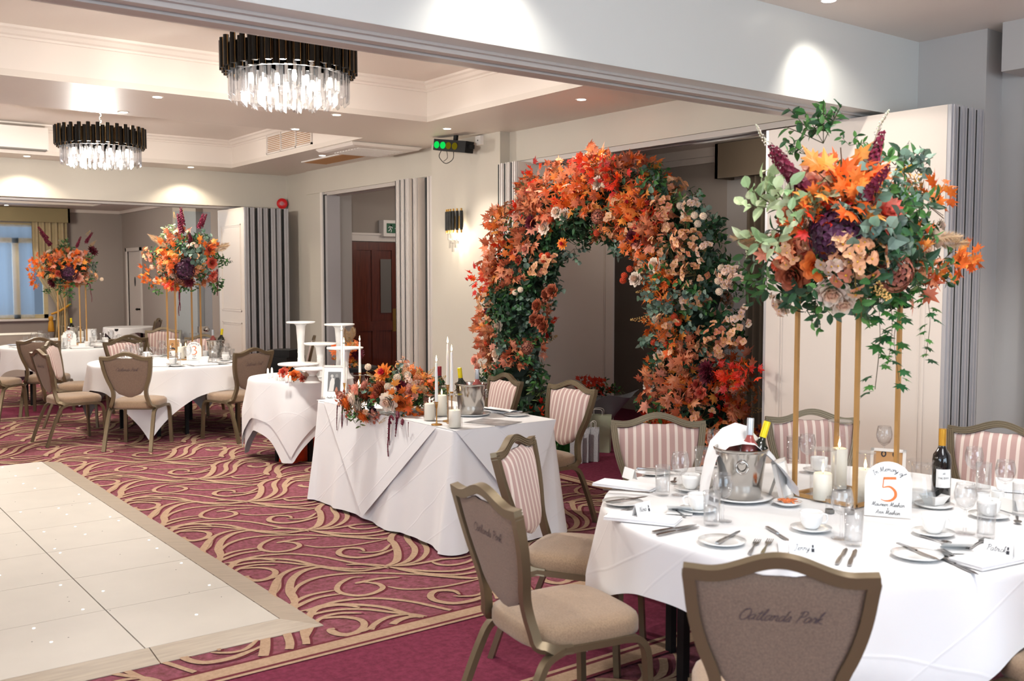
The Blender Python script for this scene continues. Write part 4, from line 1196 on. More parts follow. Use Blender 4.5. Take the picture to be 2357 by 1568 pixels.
def mk_dahlia(cols, r=.07, inner=None):
    m = MB()
    for ring, (n, t, L) in enumerate(((5, .25, .45), (7, .6, .65), (9, .95, .85), (10, 1.25, 1.0), (10, 1.5, 1.0))):
        for k in range(n):
            a = 2 * pi * k / n + ring * .35; d = V((cos(a) * sin(t), sin(a) * sin(t), cos(t)))
            leaf(m, V((0, 0, r * .1)) + d * r * .1, d, V((-cos(a), -sin(a), 1)), r * L, r * .42, C(inner if (inner and ring < 2) else rnd.choice(cols), .15), -.12, 1, 4)
    return m.mesh('dahlia', M['bot'])
def mk_spike(c, L=.25, n=60, r=.027):
    m = MB(); m.col = C('#4a2a24'); m.tube([(0, 0, 0), (.01, 0, L * .5), (.0, .01, L)], .003, 5)
    for i in range(n):
        t = i / n; a = i * 2.4; z = L * (.12 + .88 * t); rr = r * (1.1 - .6 * t) * rnd.uniform(.8, 1.25)
        d = V((cos(a), sin(a), .35)); dd, s1, s2 = frame_of(d); cc = C(c, .22)
        for k in range(4):
            aa = k * pi / 2 + i; leaf(m, d * rr * .6 + V((0, 0, z)), s1 * cos(aa) + s2 * sin(aa) + dd * .6, dd, rr * .72, rr * .62, cc, .15, .5, 3)
    return m.mesh('flower_spike', M['bot'])
def mk_orchid(cols, n=13, R=.11, ctr='#e8b53a'):
    m = MB()
    for k in range(2): stem(m, (0, 0, 0), rdir(.6) * R, .002, C('#6a5a2a'))
    for i in range(n):
        d = rdir(.95); c = d * R * rnd.uniform(.6, 1.05); dd, s1, s2 = frame_of(d + V((rnd.uniform(-.4, .4), rnd.uniform(-.4, .4), .2)))
        cc = C(rnd.choice(cols), .12); q = rnd.choice((3, 4)); stem(m, (0, 0, 0), tuple(c), .0012, C('#6a5a2a'))
        for k in range(q):
            aa = k * 2 * pi / q + i; leaf(m, c, s1 * cos(aa) + s2 * sin(aa) + dd * .25, dd, .03, .029, cc, .12, .5, 4)
        m.col = C(ctr, .1); m.lathe([(0, -.004), (.005, 0), (0, .006)], tuple(c + dd * .004), 5)
    return m.mesh('petal_cluster', M['bot'])
def mk_berry(c, n=34, L=.17, r=.005, sp=.03, name='berry_sprig'):
    m = MB(); m.col = C('#8a7345'); m.tube([(0, 0, 0), (.01, .01, L * .5), (.0, .03, L)], .0016, 4)
    for i in range(n):
        t = .2 + .8 * i / n; a = i * 2.4; s = sp * (1.15 - t)
        p = V((cos(a) * s, sin(a) * s + .03 * t * t, L * t + .01)); m.col = C(c, .15)
        k = r * rnd.uniform(.7, 1.2); m.lathe([(0, -k), (k, 0), (0, k * 1.4)], tuple(p), 5)
    return m.mesh(name, M['bot'])
def mk_pampas(c, L=.26):
    m = MB()
    for i in range(330):
        t = rnd.random(); a = rnd.uniform(0, 6.28); w = .045 * sin(pi * min(1, t * .9 + .12)) + .004
        p = V((0, 0, L * t * .9)); d = V((cos(a) * w, sin(a) * w, rnd.uniform(.03, .06)))
        leaf(m, p, d, (sin(a), cos(a), 0), d.length * 1.25, .0042, C(c, .18), .25, 1, 2)
    return m.mesh('pampas_plume', M['bot'])
def mk_ivy(L=.38):
    m = MB(); pts = [(0, 0, 0), (.03, .01, .05), (.05, .02, -.05), (.07, .01, -L * .5), (.05, .03, -L)]
    c = crom(pts, 5); m.col = C('#5c4a2c'); m.tube(c, .0016, 4)
    for i in range(22):
        p = V(c[min(len(c) - 1, int(i * len(c) / 22))]); a = rnd.uniform(0, 6.28)
        d = V((cos(a), sin(a), -.5)); maple(m, p + d * .015, d, (rnd.uniform(-.4, .4), rnd.uniform(-.4, .4), 1), rnd.uniform(.05, .085), C(rnd.choice(('#3f7a3a', '#2f6a3a', '#5a9a48', '#245a34')), .15), .2)
    return m.mesh('ivy_trail', M['bot'])
def mk_amaranth(L=.3):
    m = MB(); m.col = C('#6e1c30')
    pts = [(0, 0, 0), (.03, 0, .02), (.055, 0, -.03), (.06, .004, -L * .5), (.075, 0, -L * .75), (.07, 0, -L)]
    c = crom(pts, 7)
    for i in range(len(c) - 1):
        m.col = C('#7a2038', .25); p = V(c[i]); k = .0125 * (1 - .6 * i / len(c)) * rnd.uniform(.7, 1.3)
        m.lathe([(0, -k), (k, 0), (0, k)], tuple(p), 6)
    m.col = C('#5a1426'); m.tube(c, .0085, 6, [1 - .6 * i / len(c) for i in range(len(c))])
    return m.mesh('amaranth_tail', M['bot'])
ORG = ['#e8782e', '#e0662a', '#f09a44', '#dc5c24', '#ee8a3a']; RST = ['#cc7850', '#c06a46', '#dc8c60', '#b45a3c', '#d89070']; REDM = ['#d9300f', '#c41e12', '#e8481a', '#e05a14']
GRN = ['#3a6b35', '#4d7f3e', '#2f5a33', '#5b8c46', '#27492c']; EUC = ['#627c6c', '#74907c', '#526e60', '#86a08c']; OLV = ['#6a7a48', '#7f8f58', '#56663c']; LGR = ['#adc492', '#94b482', '#c0d0a4']
PCH = ['#dba077', '#cf8d66', '#e6b48c', '#c98062']
F = {}
F['mo'] = [mk_maple(ORG) for _ in range(2)]; F['mr'] = [mk_maple(RST, 14, .12, .085) for _ in range(2)]; F['md'] = [mk_maple(REDM, 11, .11, .062)]
F['lg'] = [mk_leaves(GRN, 17, .12, .055, .026) for _ in range(3)]; F['eu'] = [mk_leaves(EUC, 16, .12, .045, .045, True) for _ in range(2)]; F['ol'] = [mk_leaves(OLV, 18, .12, .05, .02)]
F['dg'] = [mk_leaves(['#22432a', '#2d5632', '#34503a'], 20, .12, .06, .03)]; F['pl'] = [mk_leaves(LGR, 20, .13, .055, .032)]; F['pk'] = [mk_leaves(['#c2786a', '#b5604e', '#d2917c'], 12, .09, .04, .035, True)]
F['rw'] = [mk_rose('#f2e3d2', '#f0cdb4')]; F['rp'] = [mk_rose('#eab09a', '#de8f7c')]; F['rb'] = [mk_rose('#a8583a', '#8e4630', .035)]; F['ro'] = [mk_rose('#e8803a', '#dd6a2a')]; F['rc'] = [mk_rose('#d86a52', '#c94a3c', .031)]
F['pw'] = [mk_pom('#f0dcc4')]; F['po'] = [mk_pom('#e0552e')]
F['hp'] = [mk_hydrangea(['#4a1f3c', '#5a2a4a', '#3a1830'], .085, 110, .014)]; F['hb'] = [mk_hydrangea(['#9a5a44', '#8a4a3a', '#b07058'], .065, 80, .011)]; F['ho'] = [mk_hydrangea(['#d98a4a', '#c9763a', '#e2a060'], .065, 70, .012)]
F['dc'] = [mk_dahlia(['#e2685a', '#ee8a74', '#d9584c'], .075)]; F['dm'] = [mk_dahlia(['#5a1424', '#6e1c2e'], .055)]; F['do'] = [mk_dahlia(['#e8853a', '#f0983e'], .075, '#c42a3a')]
F['sp'] = [mk_spike('#7a1a38')]; F['or'] = [mk_orchid(PCH) for _ in range(2)]; F['oo'] = [mk_orchid(['#e07a3a', '#d2662c', '#e8935a'], 13, .11, '#d9a030')]; F['ow'] = [mk_orchid(['#d9b8a4', '#cfa58e', '#e2c8b4'], 12, .10)]
F['bg'] = [mk_berry('#d9b06a')]; F['bw'] = [mk_berry('#e8e2d2', 22, .15, .006, .012, 'white_berry_sprig')]; F['by'] = [mk_berry('#e0b02a', 14, .08, .005, .03)]
F['pa'] = [mk_pampas('#cdb08c')]; F['iv'] = [mk_ivy()]; F['am'] = [mk_amaranth()]
FNAME = dict(mo='orange_maple_spray', mr='rust_maple_spray', md='red_maple_spray', lg='green_leaf_spray', eu='eucalyptus_spray', ol='olive_leaf_spray', dg='dark_leaf_spray', pl='pale_leaf_spray', pk='pink_leaf_spray',
  rw='white_rose', rp='pink_rose', rb='brown_rose', ro='orange_rose', rc='coral_rose', pw='cream_pompom', po='orange_pompom', hp='purple_hydrangea', hb='brown_hydrangea', ho='golden_hydrangea', dc='coral_dahlia', dm='burgundy_dahlia', do='orange_dahlia',
  sp='burgundy_spike', oo='orange_petal_cluster', ow='cream_petal_cluster', bg='golden_berry_sprig', bw='white_berry_sprig', by='yellow_berry_sprig', pa='pampas_plume', iv='ivy_trail', am='amaranth_tail')
FNAME['or'] = 'peach_petal_cluster'
def put(parent, kind, p, d, sc=1.0, spin=None):
    q = V(d).normalized().to_track_quat('Z', 'Y').to_matrix() @ Matrix.Rotation(rnd.uniform(0, 6.28) if spin is None else spin, 3, 'Z')
    return inst(FNAME[kind], rnd.choice(F[kind]), parent, tuple(V(p) - V(parent.location)), q, sc)

# ------------------------------------------------------------------ FLOWER ARCH
AX = 5.5
arch_px = [(1205, 1035, 78), (1205, 960, 80), (1200, 890, 84), (1195, 820, 82), (1193, 750, 84), (1196, 680, 86), (1208, 610, 86), (1232, 550, 84), (1268, 500, 84), (1312, 462, 82), (1365, 450, 84), (1420, 455, 82), (1472, 478, 84), (1520, 515, 88), (1560, 565, 94), (1588, 625, 100), (1600, 690, 98), (1602, 760, 96), (1605, 830, 100), (1610, 900, 104), (1612, 970, 108), (1612, 1045, 104), (1610, 1110, 96)]
arch_w = []
for (x, y, r) in arch_px:
    p = onX(x, y, AX); arch_w.append((p, r * depth_of(p) / FPX * .90))
arch = thing('flower_arch', 'large arch of orange autumn leaves, roses and eucalyptus standing before the side opening', 'flower arch', (AX, (arch_w[0][0].y + arch_w[-1][0].y) / 2, 0))
ao = V(arch.location)
cc = crom([tuple(p - ao) for p, r in arch_w], 3); L_ = len(cc)
rads = [lerp([(i * 3, r) for i, (p, r) in enumerate(arch_w)], k) for k in range(L_)]
m = MB(); m.col = lin('#1f3324')
n = 12; b = 0
for i, p in enumerate(cc):
    p = V(p); t = (V(cc[min(i + 1, L_ - 1)]) - V(cc[max(i - 1, 0)])).normalized(); s = V((1, 0, 0)); u = t.cross(s).normalized()
    for k in range(n):
        a = 2 * pi * k / n; r = rads[i] * .62 * (1 + .14 * sin(i * 2.1 + k * 1.7)); m.v.append(tuple(p + s * cos(a) * r + u * sin(a) * r))
for i in range(L_ - 1):
    for k in range(n): m.face((i * n + k, i * n + (k + 1) % n, (i + 1) * n + (k + 1) % n, (i + 1) * n + k))
m.build('moss_core', M['bot'], arch)
z0 = min(V(c).z for c in cc)
m = MB()
for p in (cc[0], cc[-1]): m.box(p[0] - .2, p[1] - .2, 0, p[0] + .2, p[1] + .2, .02); m.tube([(p[0], p[1], .0), (p[0], p[1], max(.3, p[2]))], .03, 8)
m.build('base_plate', M['black'], arch)
cam_l = CAM
def arch_put(kind, s, ang, k=1.0, sc=1.0, lift=0):
    # s in 0..1 along the arch, ang around the tube: 0 = towards the viewer side, +90 = outside
    f = s * (L_ - 1); i = min(L_ - 2, int(f)); p = V(cc[i]).lerp(V(cc[i + 1]), f - i); r = rads[i]
    t = (V(cc[min(i + 1, L_ - 1)]) - V(cc[max(i - 1, 0)])).normalized()
    front = V((-1, 0, 0)); out = t.cross(front).normalized()
    # outside points away from arch centre
    if (p - V((0, 0, 1.0))).dot(out) < 0: out = -out
    a = radians(ang); d = front * cos(a) + out * sin(a)
    q = p + d * r * k * .9 + V((0, 0, 0))
    dd = (d + V((rnd.uniform(-.3, .3), rnd.uniform(-.3, .3), rnd.uniform(-.2, .35)))).normalized()
    if q.z < .05: q.z = .05
    return put(arch, kind, q + ao, dd, sc)
def pick(tab):
    x = rnd.uniform(0, sum(w for k, w in tab))
    for k, w in tab:
        x -= w
        if x <= 0: return k
    return tab[-1][0]
# zones: (s range, front/outside mix, inside mix)
def mix(s, ang):
    inside = ang < -35
    if s < .13: return [('lg', 4), ('dg', 4), ('eu', 2), ('ol', 2), ('md', .5), ('or', .4)]
    if s < .27: return [('lg', 3), ('dg', 3), ('eu', 3), ('ol', 1), ('mr', .8)] if inside or ang < 0 else [('mr', 2.5), ('mo', 1), ('or', 1.5), ('ol', 1), ('md', 1.2), ('bg', 1)]
    if s < .42: return [('eu', 3), ('dg', 3), ('or', 1), ('lg', 2)] if inside else [('mr', 4), ('mo', 3), ('ol', 1), ('bg', .8), ('or', 1), ('md', .8)]
    if s < .54: return [('dg', 3), ('lg', 2), ('eu', 1.5), ('mr', 1)] if inside else [('mr', 4.5), ('mo', 4), ('md', 1.4), ('ol', .8), ('or', .5)]
    if s < .64: return [('dg', 1.5), ('or', 1.5), ('eu', 1), ('mo', 1)] if inside else ([('lg', 3), ('ol', 2), ('eu', 1.5), ('or', 1)] if ang > 40 else [('mo', 3), ('mr', 3), ('or', 2.5), ('ol', 1), ('md', 1)])
    if s < .78: return [('or', 2.2), ('mo', 1.6), ('eu', 2), ('bg', 1.2), ('lg', 1.4)] if ang < 15 else [('lg', 3), ('dg', 2.5), ('eu', 2), ('or', 1), ('ow', .8)]
    return [('mo', 2), ('or', 2.6), ('mr', 2.2), ('oo', 1.6), ('eu', 1.3), ('lg', 1), ('md', 1.2), ('bg', 1), ('dg', .6)]
NA = 600; cnt = {}
for i in range(NA):
    s = (i + rnd.random()) / NA; s = min(.999, s); ang = rnd.uniform(-115, 115) if rnd.random() < .9 else rnd.uniform(115, 200)
    kd = pick(mix(s, ang))
    if cnt.get(kd, 0) >= 98: kd = pick([('ol', 1), ('pk', 1), ('oo', 1)])
    cnt[kd] = cnt.get(kd, 0) + 1
    arch_put(kd, s, ang, rnd.uniform(.78, 1.08) if rnd.random() < .82 else rnd.uniform(1.1, 1.38), rnd.uniform(.8, 1.15))
for i in range(60):   # dark leaf filler close to the core
    arch_put('dg', rnd.random() * .999, rnd.uniform(-100, 100), .62, 1.1) if cnt.get('dg', 0) < 98 else arch_put('lg', rnd.random() * .999, rnd.uniform(-100, 100), .6, 1.1) if cnt.get('lg', 0) < 98 else None
def arch_at(kind, px, py, sc=1.0):
    # a bloom seen at this spot of the arch's face
    X = AX - .29; p = onX(px, py, X)
    d = (V((-1, 0, 0)) + V((0, (p.y - ao.y) * .1, .15)) + V((0, rnd.uniform(-.2, .2), rnd.uniform(-.1, .2)))).normalized()
    return put(arch, kind, p, d, sc)
for kd, sc, L in (('rw', 1.15, [(1284, 487), (1302, 492), (1253, 525), (1505, 610), (1143, 817), (1145, 843), (1147, 752), (1515, 824), (1498, 885), (1463, 640), (1372, 420)]),
                  ('pw', 1.1, [(1371, 418), (1568, 472), (1601, 497), (1616, 497), (1604, 513), (1659, 620), (1652, 648), (1673, 655), (1655, 672), (1510, 735), (1530, 743), (1545, 744), (1188, 675), (1200, 668), (1187, 455), (1575, 500), (1390, 425)]),
                  ('po', 1.1, [(1247, 588), (1262, 585), (1253, 602), (1371, 535), (1434, 645), (1440, 632), (1104, 793), (1122, 790), (1554, 730), (1558, 745), (1504, 790), (1532, 795), (1255, 500), (1268, 503), (1160, 560), (1452, 620)]),
                  ('rb', 1.2, [(1257, 681), (1273, 672), (1238, 705), (1228, 735), (1243, 743), (1253, 755)]),
                  ('rc', 1.0, [(1185, 585), (1195, 600), (1598, 897), (1612, 905), (1590, 915), (1605, 885), (1175, 630)]),
                  ('rp', 1.0, [(1093, 832), (1098, 850), (1210, 572), (1470, 560), (1560, 560)]),
                  ('dm', 1.2, [(1628, 853), (1634, 868), (1528, 935), (1130, 715), (1222, 510), (1460, 545)]),
                  ('do', .7, [(1330, 440), (1452, 470), (1300, 560)]),
                  ('or', 1.0, [(1580, 555), (1595, 570), (1575, 540), (1535, 470), (1520, 485), (1600, 635), (1650, 780), (1640, 800), (1560, 610), (1690, 770), (1240, 620), (1265, 610)]),
                  ('ow', .9, [(1675, 630), (1690, 645), (1592, 475), (1625, 575), (1700, 640), (1700, 735)]),
                  ('hb', .9, [(1380, 500), (1215, 800)]),
                  ('md', 1.0, [(1140, 640), (1100, 645), (1700, 865), (1725, 860), (1365, 375), (1385, 385), (1430, 420), (1420, 410), (1235, 410), (1200, 480), (1680, 870)])):
    for (x, y) in L: arch_at(kd, x + rnd.uniform(-3, 3), y + rnd.uniform(-3, 3), sc)

# ------------------------------------------------------------------ TALL STANDS AND THEIR FLOWERS
def gold_stand(name, c, ang, side, ztop, label, key=None, zb=TH + .005):
    t = thing(name, label, 'flower stand', (c[0], c[1], zb), radians(ang), 'gold flower stands')
    h = side / 2; w = .008
    for i, (a, b) in enumerate(((-h, -h), (h, -h), (h, h), (-h, h))):
        MB().box(a - w, b - w, 0, a + w, b + w, ztop - zb).build('leg', M['goldp'], t)
    for z in (0, ztop - zb - .016):
        m = MB()
        m.box(-h, -h - w, z, h, -h + w, z + .014); m.box(-h, h - w, z, h, h + w, z + .014); m.box(-h - w, -h, z, -h + w, h, z + .014); m.box(h - w, -h, z, h + w, h, z + .014)
        m.build('base_frame' if z == 0 else 'top_frame', M['goldp'], t)
    MB().box(-h, -h, ztop - zb - .004, h, h, ztop - zb + .004).build('top_plate', M['goldp'], t)
    return t
def bloom_ball(name, label, cen, R, items, fill, nfill, seed, low=-.9, sq=1.0, wide=1.0):
    """flowers around an ellipsoid; items = (kind, px, py, scale, lift)"""
    rnd.seed(seed)
    t = thing(name, label, 'flower arrangement', cen); cen = V(cen)
    dep = depth_of(cen); m = MB(); m.col = lin('#24402c')
    m.lathe([(0, -R * .42)] + [(R * .58 * cos(a), R * .58 * sin(a) * .75) for a in (-.8, -.4, 0, .4, .8, 1.2)] + [(0, R * .44)], seg=12); m.build('moss_core', M['bot'], t)
    for i in range(nfill):
        z = low + (1 - low) * (i + .5) / nfill; a = i * 2.39996 + rnd.uniform(-.3, .3); s = sqrt(max(0, 1 - z * z)); d = V((s * cos(a), s * sin(a), z))
        q = V((d.x, d.y, d.z * sq)) * R * rnd.uniform(.5, .72); q += CR * (q.dot(CR) * (wide - 1))
        put(t, pick(fill), cen + q, d, rnd.uniform(.8, 1.1) * R / .38)
    for it in items:
        kd, px, py, sc = it[:4]; lift = it[4] if len(it) > 4 else 0
        p0 = atd(px, py, dep); v = p0 - cen; r = v.length / R
        bul = R * .8 * sqrt(max(0, 1 - min(1, r) ** 2)) + lift
        p = atd(px, py, dep - bul); d = (v / R * 1.1 - CF * (.9 if r < .9 else .35)).normalized()
        if kd in ('sp', 'bw', 'pa', 'bg') and r > .55: d = (v.normalized() - CF * .15).normalized()
        if kd in ('iv', 'am'): put(t, kd, p, (0, 0, 1), sc, rnd.uniform(0, 6)); continue
        put(t, kd, p, d, sc)
    return t
S5C = V((3.602, 2.442, 0))
gold_stand('flower_stand', S5C, 0, .29, 1.61, 'tall slim gold stand on the front table, marked 5')
dep5 = depth_of(S5C); cen5 = atd(1955, 560, dep5)
IT5 = [('sp', 1865, 450, .9, .15), ('sp', 1838, 420, .75, .1), ('sp', 1850, 445, .8, .14), ('sp', 1990, 430, .85, .12), ('sp', 1985, 460, .8, .2), ('sp', 1998, 415, .6, .1), ('bw', 1775, 345, .8), ('bw', 2010, 330, .9), ('bw', 2070, 360, .5),
 ('rp', 1880, 395, 1.35, .1), ('rp', 1893, 375, 1.2, .08), ('rp', 1870, 432, 1.35, .12), ('mo', 1940, 420, 1.1, .1), ('mo', 1950, 455, 1.0, .14), ('mo', 1925, 440, 1.0, .12), ('mo', 1880, 470, .8, .08), ('mo', 1965, 480, .8, .16),
 ('hp', 1930, 545, 1.15, .12), ('hp', 1905, 530, .8, .08), ('dc', 2025, 495, 1.15, .12), ('dc', 2010, 480, .7, .1), ('eu', 2003, 425, 1.0, .1), ('eu', 1985, 520, 1.05, .15), ('eu', 2040, 550, 1.0, .12), ('eu', 2035, 450, .8, .1), ('eu', 2080, 395, .9), ('eu', 2110, 400, .8), ('eu', 1965, 490, .7, .18), ('eu', 2050, 580, .8, .1),
 ('pl', 1790, 480, 1.2, .1), ('pl', 1830, 500, 1.2, .12), ('pl', 1800, 530, 1.1, .08), ('pl', 1850, 530, .9, .12), ('pl', 1815, 460, .9, .06), ('lg', 1870, 310, 1.0), ('lg', 1895, 330, 1.2), ('lg', 1905, 300, .8), ('lg', 1855, 355, .8), ('lg', 2060, 380, 1.0), ('lg', 2080, 440, 1.0, .05), ('lg', 2090, 500, 1.1, .08), ('lg', 2120, 510, .9), ('lg', 2060, 470, .9, .1),
 ('mo', 2130, 470, .8), ('mo', 2150, 450, .6), ('mo', 2180, 590, .9), ('mo', 2200, 600, .7), ('mo', 2135, 630, .5), ('mo', 2100, 560, .6, .05), ('pa', 1765, 550, .55), ('pa', 1780, 562, .5), ('pa', 2150, 560, .5), ('pa', 2140, 548, .45),
 ('po', 1732, 558, 1.25), ('po', 1765, 563, 1.2), ('po', 1785, 552, 1.2), ('po', 1820, 597, 1.25, .06), ('po', 1793, 610, 1.3, .05), ('rb', 1825, 632, 1.3, .05), ('rc', 1845, 570, 1.0, .05), ('ro', 1880, 612, 1.2, .08), ('ow', 1925, 600, .9, .14), ('or', 1965, 600, 1.1, .14), ('or', 1975, 590, .9, .15), ('or', 1810, 580, .8, .06), ('or', 1950, 580, .7, .16), ('bg', 2000, 650, .9, .08), ('bg', 1998, 640, .8, .1),
 ('rw', 2117, 573, 1.45, .02), ('rw', 2150, 546, 1.3), ('rw', 1913, 672, 1.35, .05), ('rw', 1938, 693, 1.25, .05), ('rw', 2165, 520, .6), ('hb', 2060, 630, 1.1, .08), ('hb', 2045, 615, .8, .1), ('rw', 1800, 705, .8), ('ow', 1805, 700, .6),
 ('lg', 1765, 620, 1.0), ('lg', 1755, 650, .9), ('lg', 1810, 655, 1.0), ('lg', 1880, 690, .9), ('lg', 1960, 650, 1.1, .08), ('lg', 1970, 680, .9), ('lg', 1900, 645, .8, .1), ('dg', 1990, 610, 1.0, .05), ('dg', 2080, 600, 1.0), ('ol', 2110, 600, .9), ('lg', 2140, 620, .8), ('eu', 2090, 480, .8), ('dg', 2020, 560, 1.0, .08), ('mr', 1810, 560, .7, .05), ('dg', 1850, 660, .9),
 ('iv', 2045, 680, 1.0), ('iv', 2075, 690, .85), ('iv', 2025, 670, .7), ('iv', 2110, 660, .75), ('lg', 1955, 335, .6), ('or', 2070, 430, .6), ('by', 2065, 410, 1.0), ('by', 2085, 430, .8), ('md', 1890, 500, .8, .1), ('mo', 1870, 495, .7, .1)]
bloom_ball('flower_arrangement', 'huge autumn flower arrangement on the tall gold stand at the right, ivy trailing', cen5, .37, IT5, [('dg', 3), ('lg', 3), ('eu', 1), ('mr', 1)], 46, 5)
# middle table stand and flowers
p = V((3.76, 11.073, 0)); gold_stand('flower_stand', p, 0, .28, 1.60, 'tall slim gold stand on the middle table marked 3')
dep = depth_of(p); cen3 = atd(428, 598, dep)
IT3 = [('sp', 420, 545, 1.0), ('sp', 422, 525, .9), ('sp', 455, 530, .8), ('sp', 462, 525, .7), ('sp', 440, 560, .8, .05), ('bg', 421, 505, .6), ('bg', 470, 510, .5), ('bg', 405, 510, .6), ('pa', 380, 565, .75), ('pa', 388, 572, .6), ('pa', 490, 578, .75), ('pa', 496, 572, .65),
 ('mo', 390, 580, 1.2, .1), ('mo', 415, 590, 1.1, .15), ('mo', 400, 600, 1.0, .15), ('mo', 475, 570, .9, .1), ('mo', 345, 630, .9), ('mo', 375, 640, .8, .05), ('mo', 350, 640, .7), ('md', 395, 640, .9, .1), ('mo', 400, 650, .8, .05),
 ('hp', 425, 622, 1.2, .15), ('hp', 432, 610, .9, .12), ('dm', 436, 648, 1.2, .1), ('rc', 483, 575, 1.3, .05), ('rc', 487, 605, 1.4, .05), ('dc', 487, 632, .9), ('pw', 350, 615, 1.3), ('pw', 368, 616, 1.3), ('pw', 369, 627, 1.3), ('pw', 357, 647, 1.3), ('pw', 375, 640, 1.1),
 ('rp', 350, 595, 1.3), ('or', 345, 585, .9), ('eu', 440, 580, 1.2, .15), ('eu', 465, 600, 1.1, .1), ('eu', 470, 555, .9), ('lg', 435, 560, 1.0, .1), ('lg', 370, 585, .9), ('lg', 480, 650, 1.1), ('lg', 490, 660, 1.0), ('lg', 500, 600, .9), ('lg', 510, 595, .8), ('lg', 360, 660, .8), ('pl', 385, 540, .8), ('pl', 395, 535, .7), ('lg', 425, 655, .8),
 ('or', 450, 610, 1.0, .1), ('bg', 455, 610, .8, .1), ('rw', 400, 632, 1.0, .12), ('hb', 415, 642, .9, .1), ('am', 405, 660, .9), ('am', 425, 665, 1.0), ('am', 500, 625, .9), ('ow', 450, 570, .8, .1), ('or', 380, 610, .8, .1)]
bloom_ball('flower_arrangement', 'autumn flower arrangement with burgundy spikes on the stand of the table marked 3', cen3, .36, IT3, [('dg', 3), ('lg', 3), ('mr', 2), ('mo', 1)], 44, 6)
p = V((3.362, 14.383, 0)); gold_stand('flower_stand', p, 60, .28, 1.58, 'tall slim gold stand on the far left round table')
dep = depth_of(p); cen8 = atd(153, 618, dep)
IT8 = [('sp', 120, 570, 1.0), ('sp', 112, 555, .9), ('sp', 195, 562, .8), ('sp', 175, 572, .7), ('bg', 197, 545, .6), ('pa', 203, 572, .6), ('mo', 90, 620, 1.1), ('mo', 92, 605, 1.0), ('mo', 85, 645, .9), ('mo', 105, 630, .8), ('mo', 150, 590, 1.0, .1), ('mo', 175, 605, 1.0, .1), ('mo', 120, 595, .9, .05), ('mo', 165, 615, .8, .1),
 ('hp', 160, 628, 1.2, .1), ('dm', 211, 580, 1.5), ('dm', 122, 650, 1.3, .05), ('rw', 100, 597, 1.4), ('rw', 113, 583, 1.3), ('rp', 180, 600, 1.3, .1), ('rp', 182, 585, 1.2, .05), ('rp', 180, 640, 1.4, .05), ('rc', 135, 630, 1.1, .1), ('po', 115, 620, 1.2, .05), ('pw', 220, 635, 1.3), ('pw', 222, 640, 1.1), ('pw', 234, 643, 1.1), ('or', 205, 635, 1.0), ('ow', 165, 590, .9, .1),
 ('lg', 155, 570, .9), ('lg', 150, 665, 1.0), ('iv', 165, 655, .7), ('lg', 200, 650, .9), ('lg', 205, 600, .8), ('eu', 205, 615, .9), ('lg', 115, 660, .8), ('am', 200, 655, .8), ('mr', 135, 600, .9, .1), ('lg', 148, 560, .7)]
bloom_ball('flower_arrangement', 'orange autumn flower arrangement on the far left stand before the curtain', cen8, .34, IT8, [('dg', 3), ('lg', 3), ('mr', 2), ('mo', 2)], 44, 7)
# sweetheart centrepiece
cenH = V((3.52, 5.86, .875)); 
ITH = [('rp', 822, 900, 1.3, .12), ('ro', 802, 928, 1.3, .12), ('rw', 815, 918, 1.4, .14), ('rw', 828, 933, 1.3, .14), ('rb', 845, 908, 1.3, .08), ('pk', 800, 905, .9, .1), ('pk', 812, 940, .7, .12), ('ol', 830, 950, .8, .12), ('or', 840, 938, .8, .1), ('ro', 838, 955, 1.3, .14), ('lg', 818, 948, .6, .12), ('pk', 870, 950, .7, .12), ('bg', 850, 925, .7, .12), ('rc', 862, 915, .9, .1), ('do', 886, 862, .95, .03), ('rw', 895, 925, 1.4, .14), ('rb', 876, 898, 1.25, .06), ('pw', 914, 870, 1.15, .05), ('pw', 938, 864, 1.15, .03), ('pw', 893, 890, 1.1, .08), ('pw', 905, 898, 1.1, .08), ('pw', 847, 845, 1.0), ('pw', 908, 883, .9, .07), ('rp', 843, 890, 1.15, .04), ('rp', 946, 902, 1.2, .04), ('rw', 893, 925, 1.2, .1), ('rw', 808, 917, 1.2), ('rw', 824, 930, 1.15, .03), ('ro', 838, 955, 1.1, .06), ('ro', 793, 925, 1.0),
 ('ro', 922, 930, 1.2, .09), ('mo', 932, 910, .8, .08), ('mo', 960, 955, .75, .04), ('mo', 948, 950, .6, .05), ('mo', 895, 975, .55, .08), ('md', 905, 905, .4, .08), ('hb', 833, 905, .6, .04), ('ho', 848, 910, .5, .05), ('dm', 923, 890, .8, .05), ('eu', 855, 920, .6, .08), ('eu', 860, 905, .55, .07), ('eu', 915, 855, .6), ('lg', 870, 930, .6, .09), ('lg', 960, 920, .6, .03), ('lg', 835, 940, .5, .05), ('ol', 810, 945, .6), ('pk', 795, 905, .8), ('pk', 820, 895, .7), ('pk', 880, 955, .6, .08), ('pk', 862, 965, .5, .07),
 ('bg', 960, 870, .8), ('bg', 975, 872, .7), ('bg', 880, 880, .7, .05), ('bg', 900, 950, .6, .09), ('bw', 865, 870, .5), ('or', 925, 845, .6), ('rw', 932, 845, .7), ('rw', 925, 838, .6), ('oo', 952, 850, .4), ('pa', 962, 895, .6), ('ow', 945, 880, .6, .03), ('by', 925, 850, .8), ('hp', 862, 945, .45, .07), ('lg', 925, 955, .5, .08), ('mr', 955, 885, .5)]
bloom_ball('flower_arrangement', 'low spilling centrepiece of roses, pompoms and orange leaves on the sweetheart table', cenH, .245, ITH, [('ol', 3), ('lg', 2), ('or', 2), ('pk', 1), ('bg', 1), ('mo', .6)], 86, 8, -.35, .6, 1.45)
hc_arr = [o for o in COL.objects if o.name.startswith('flower_arrangement')][-1]
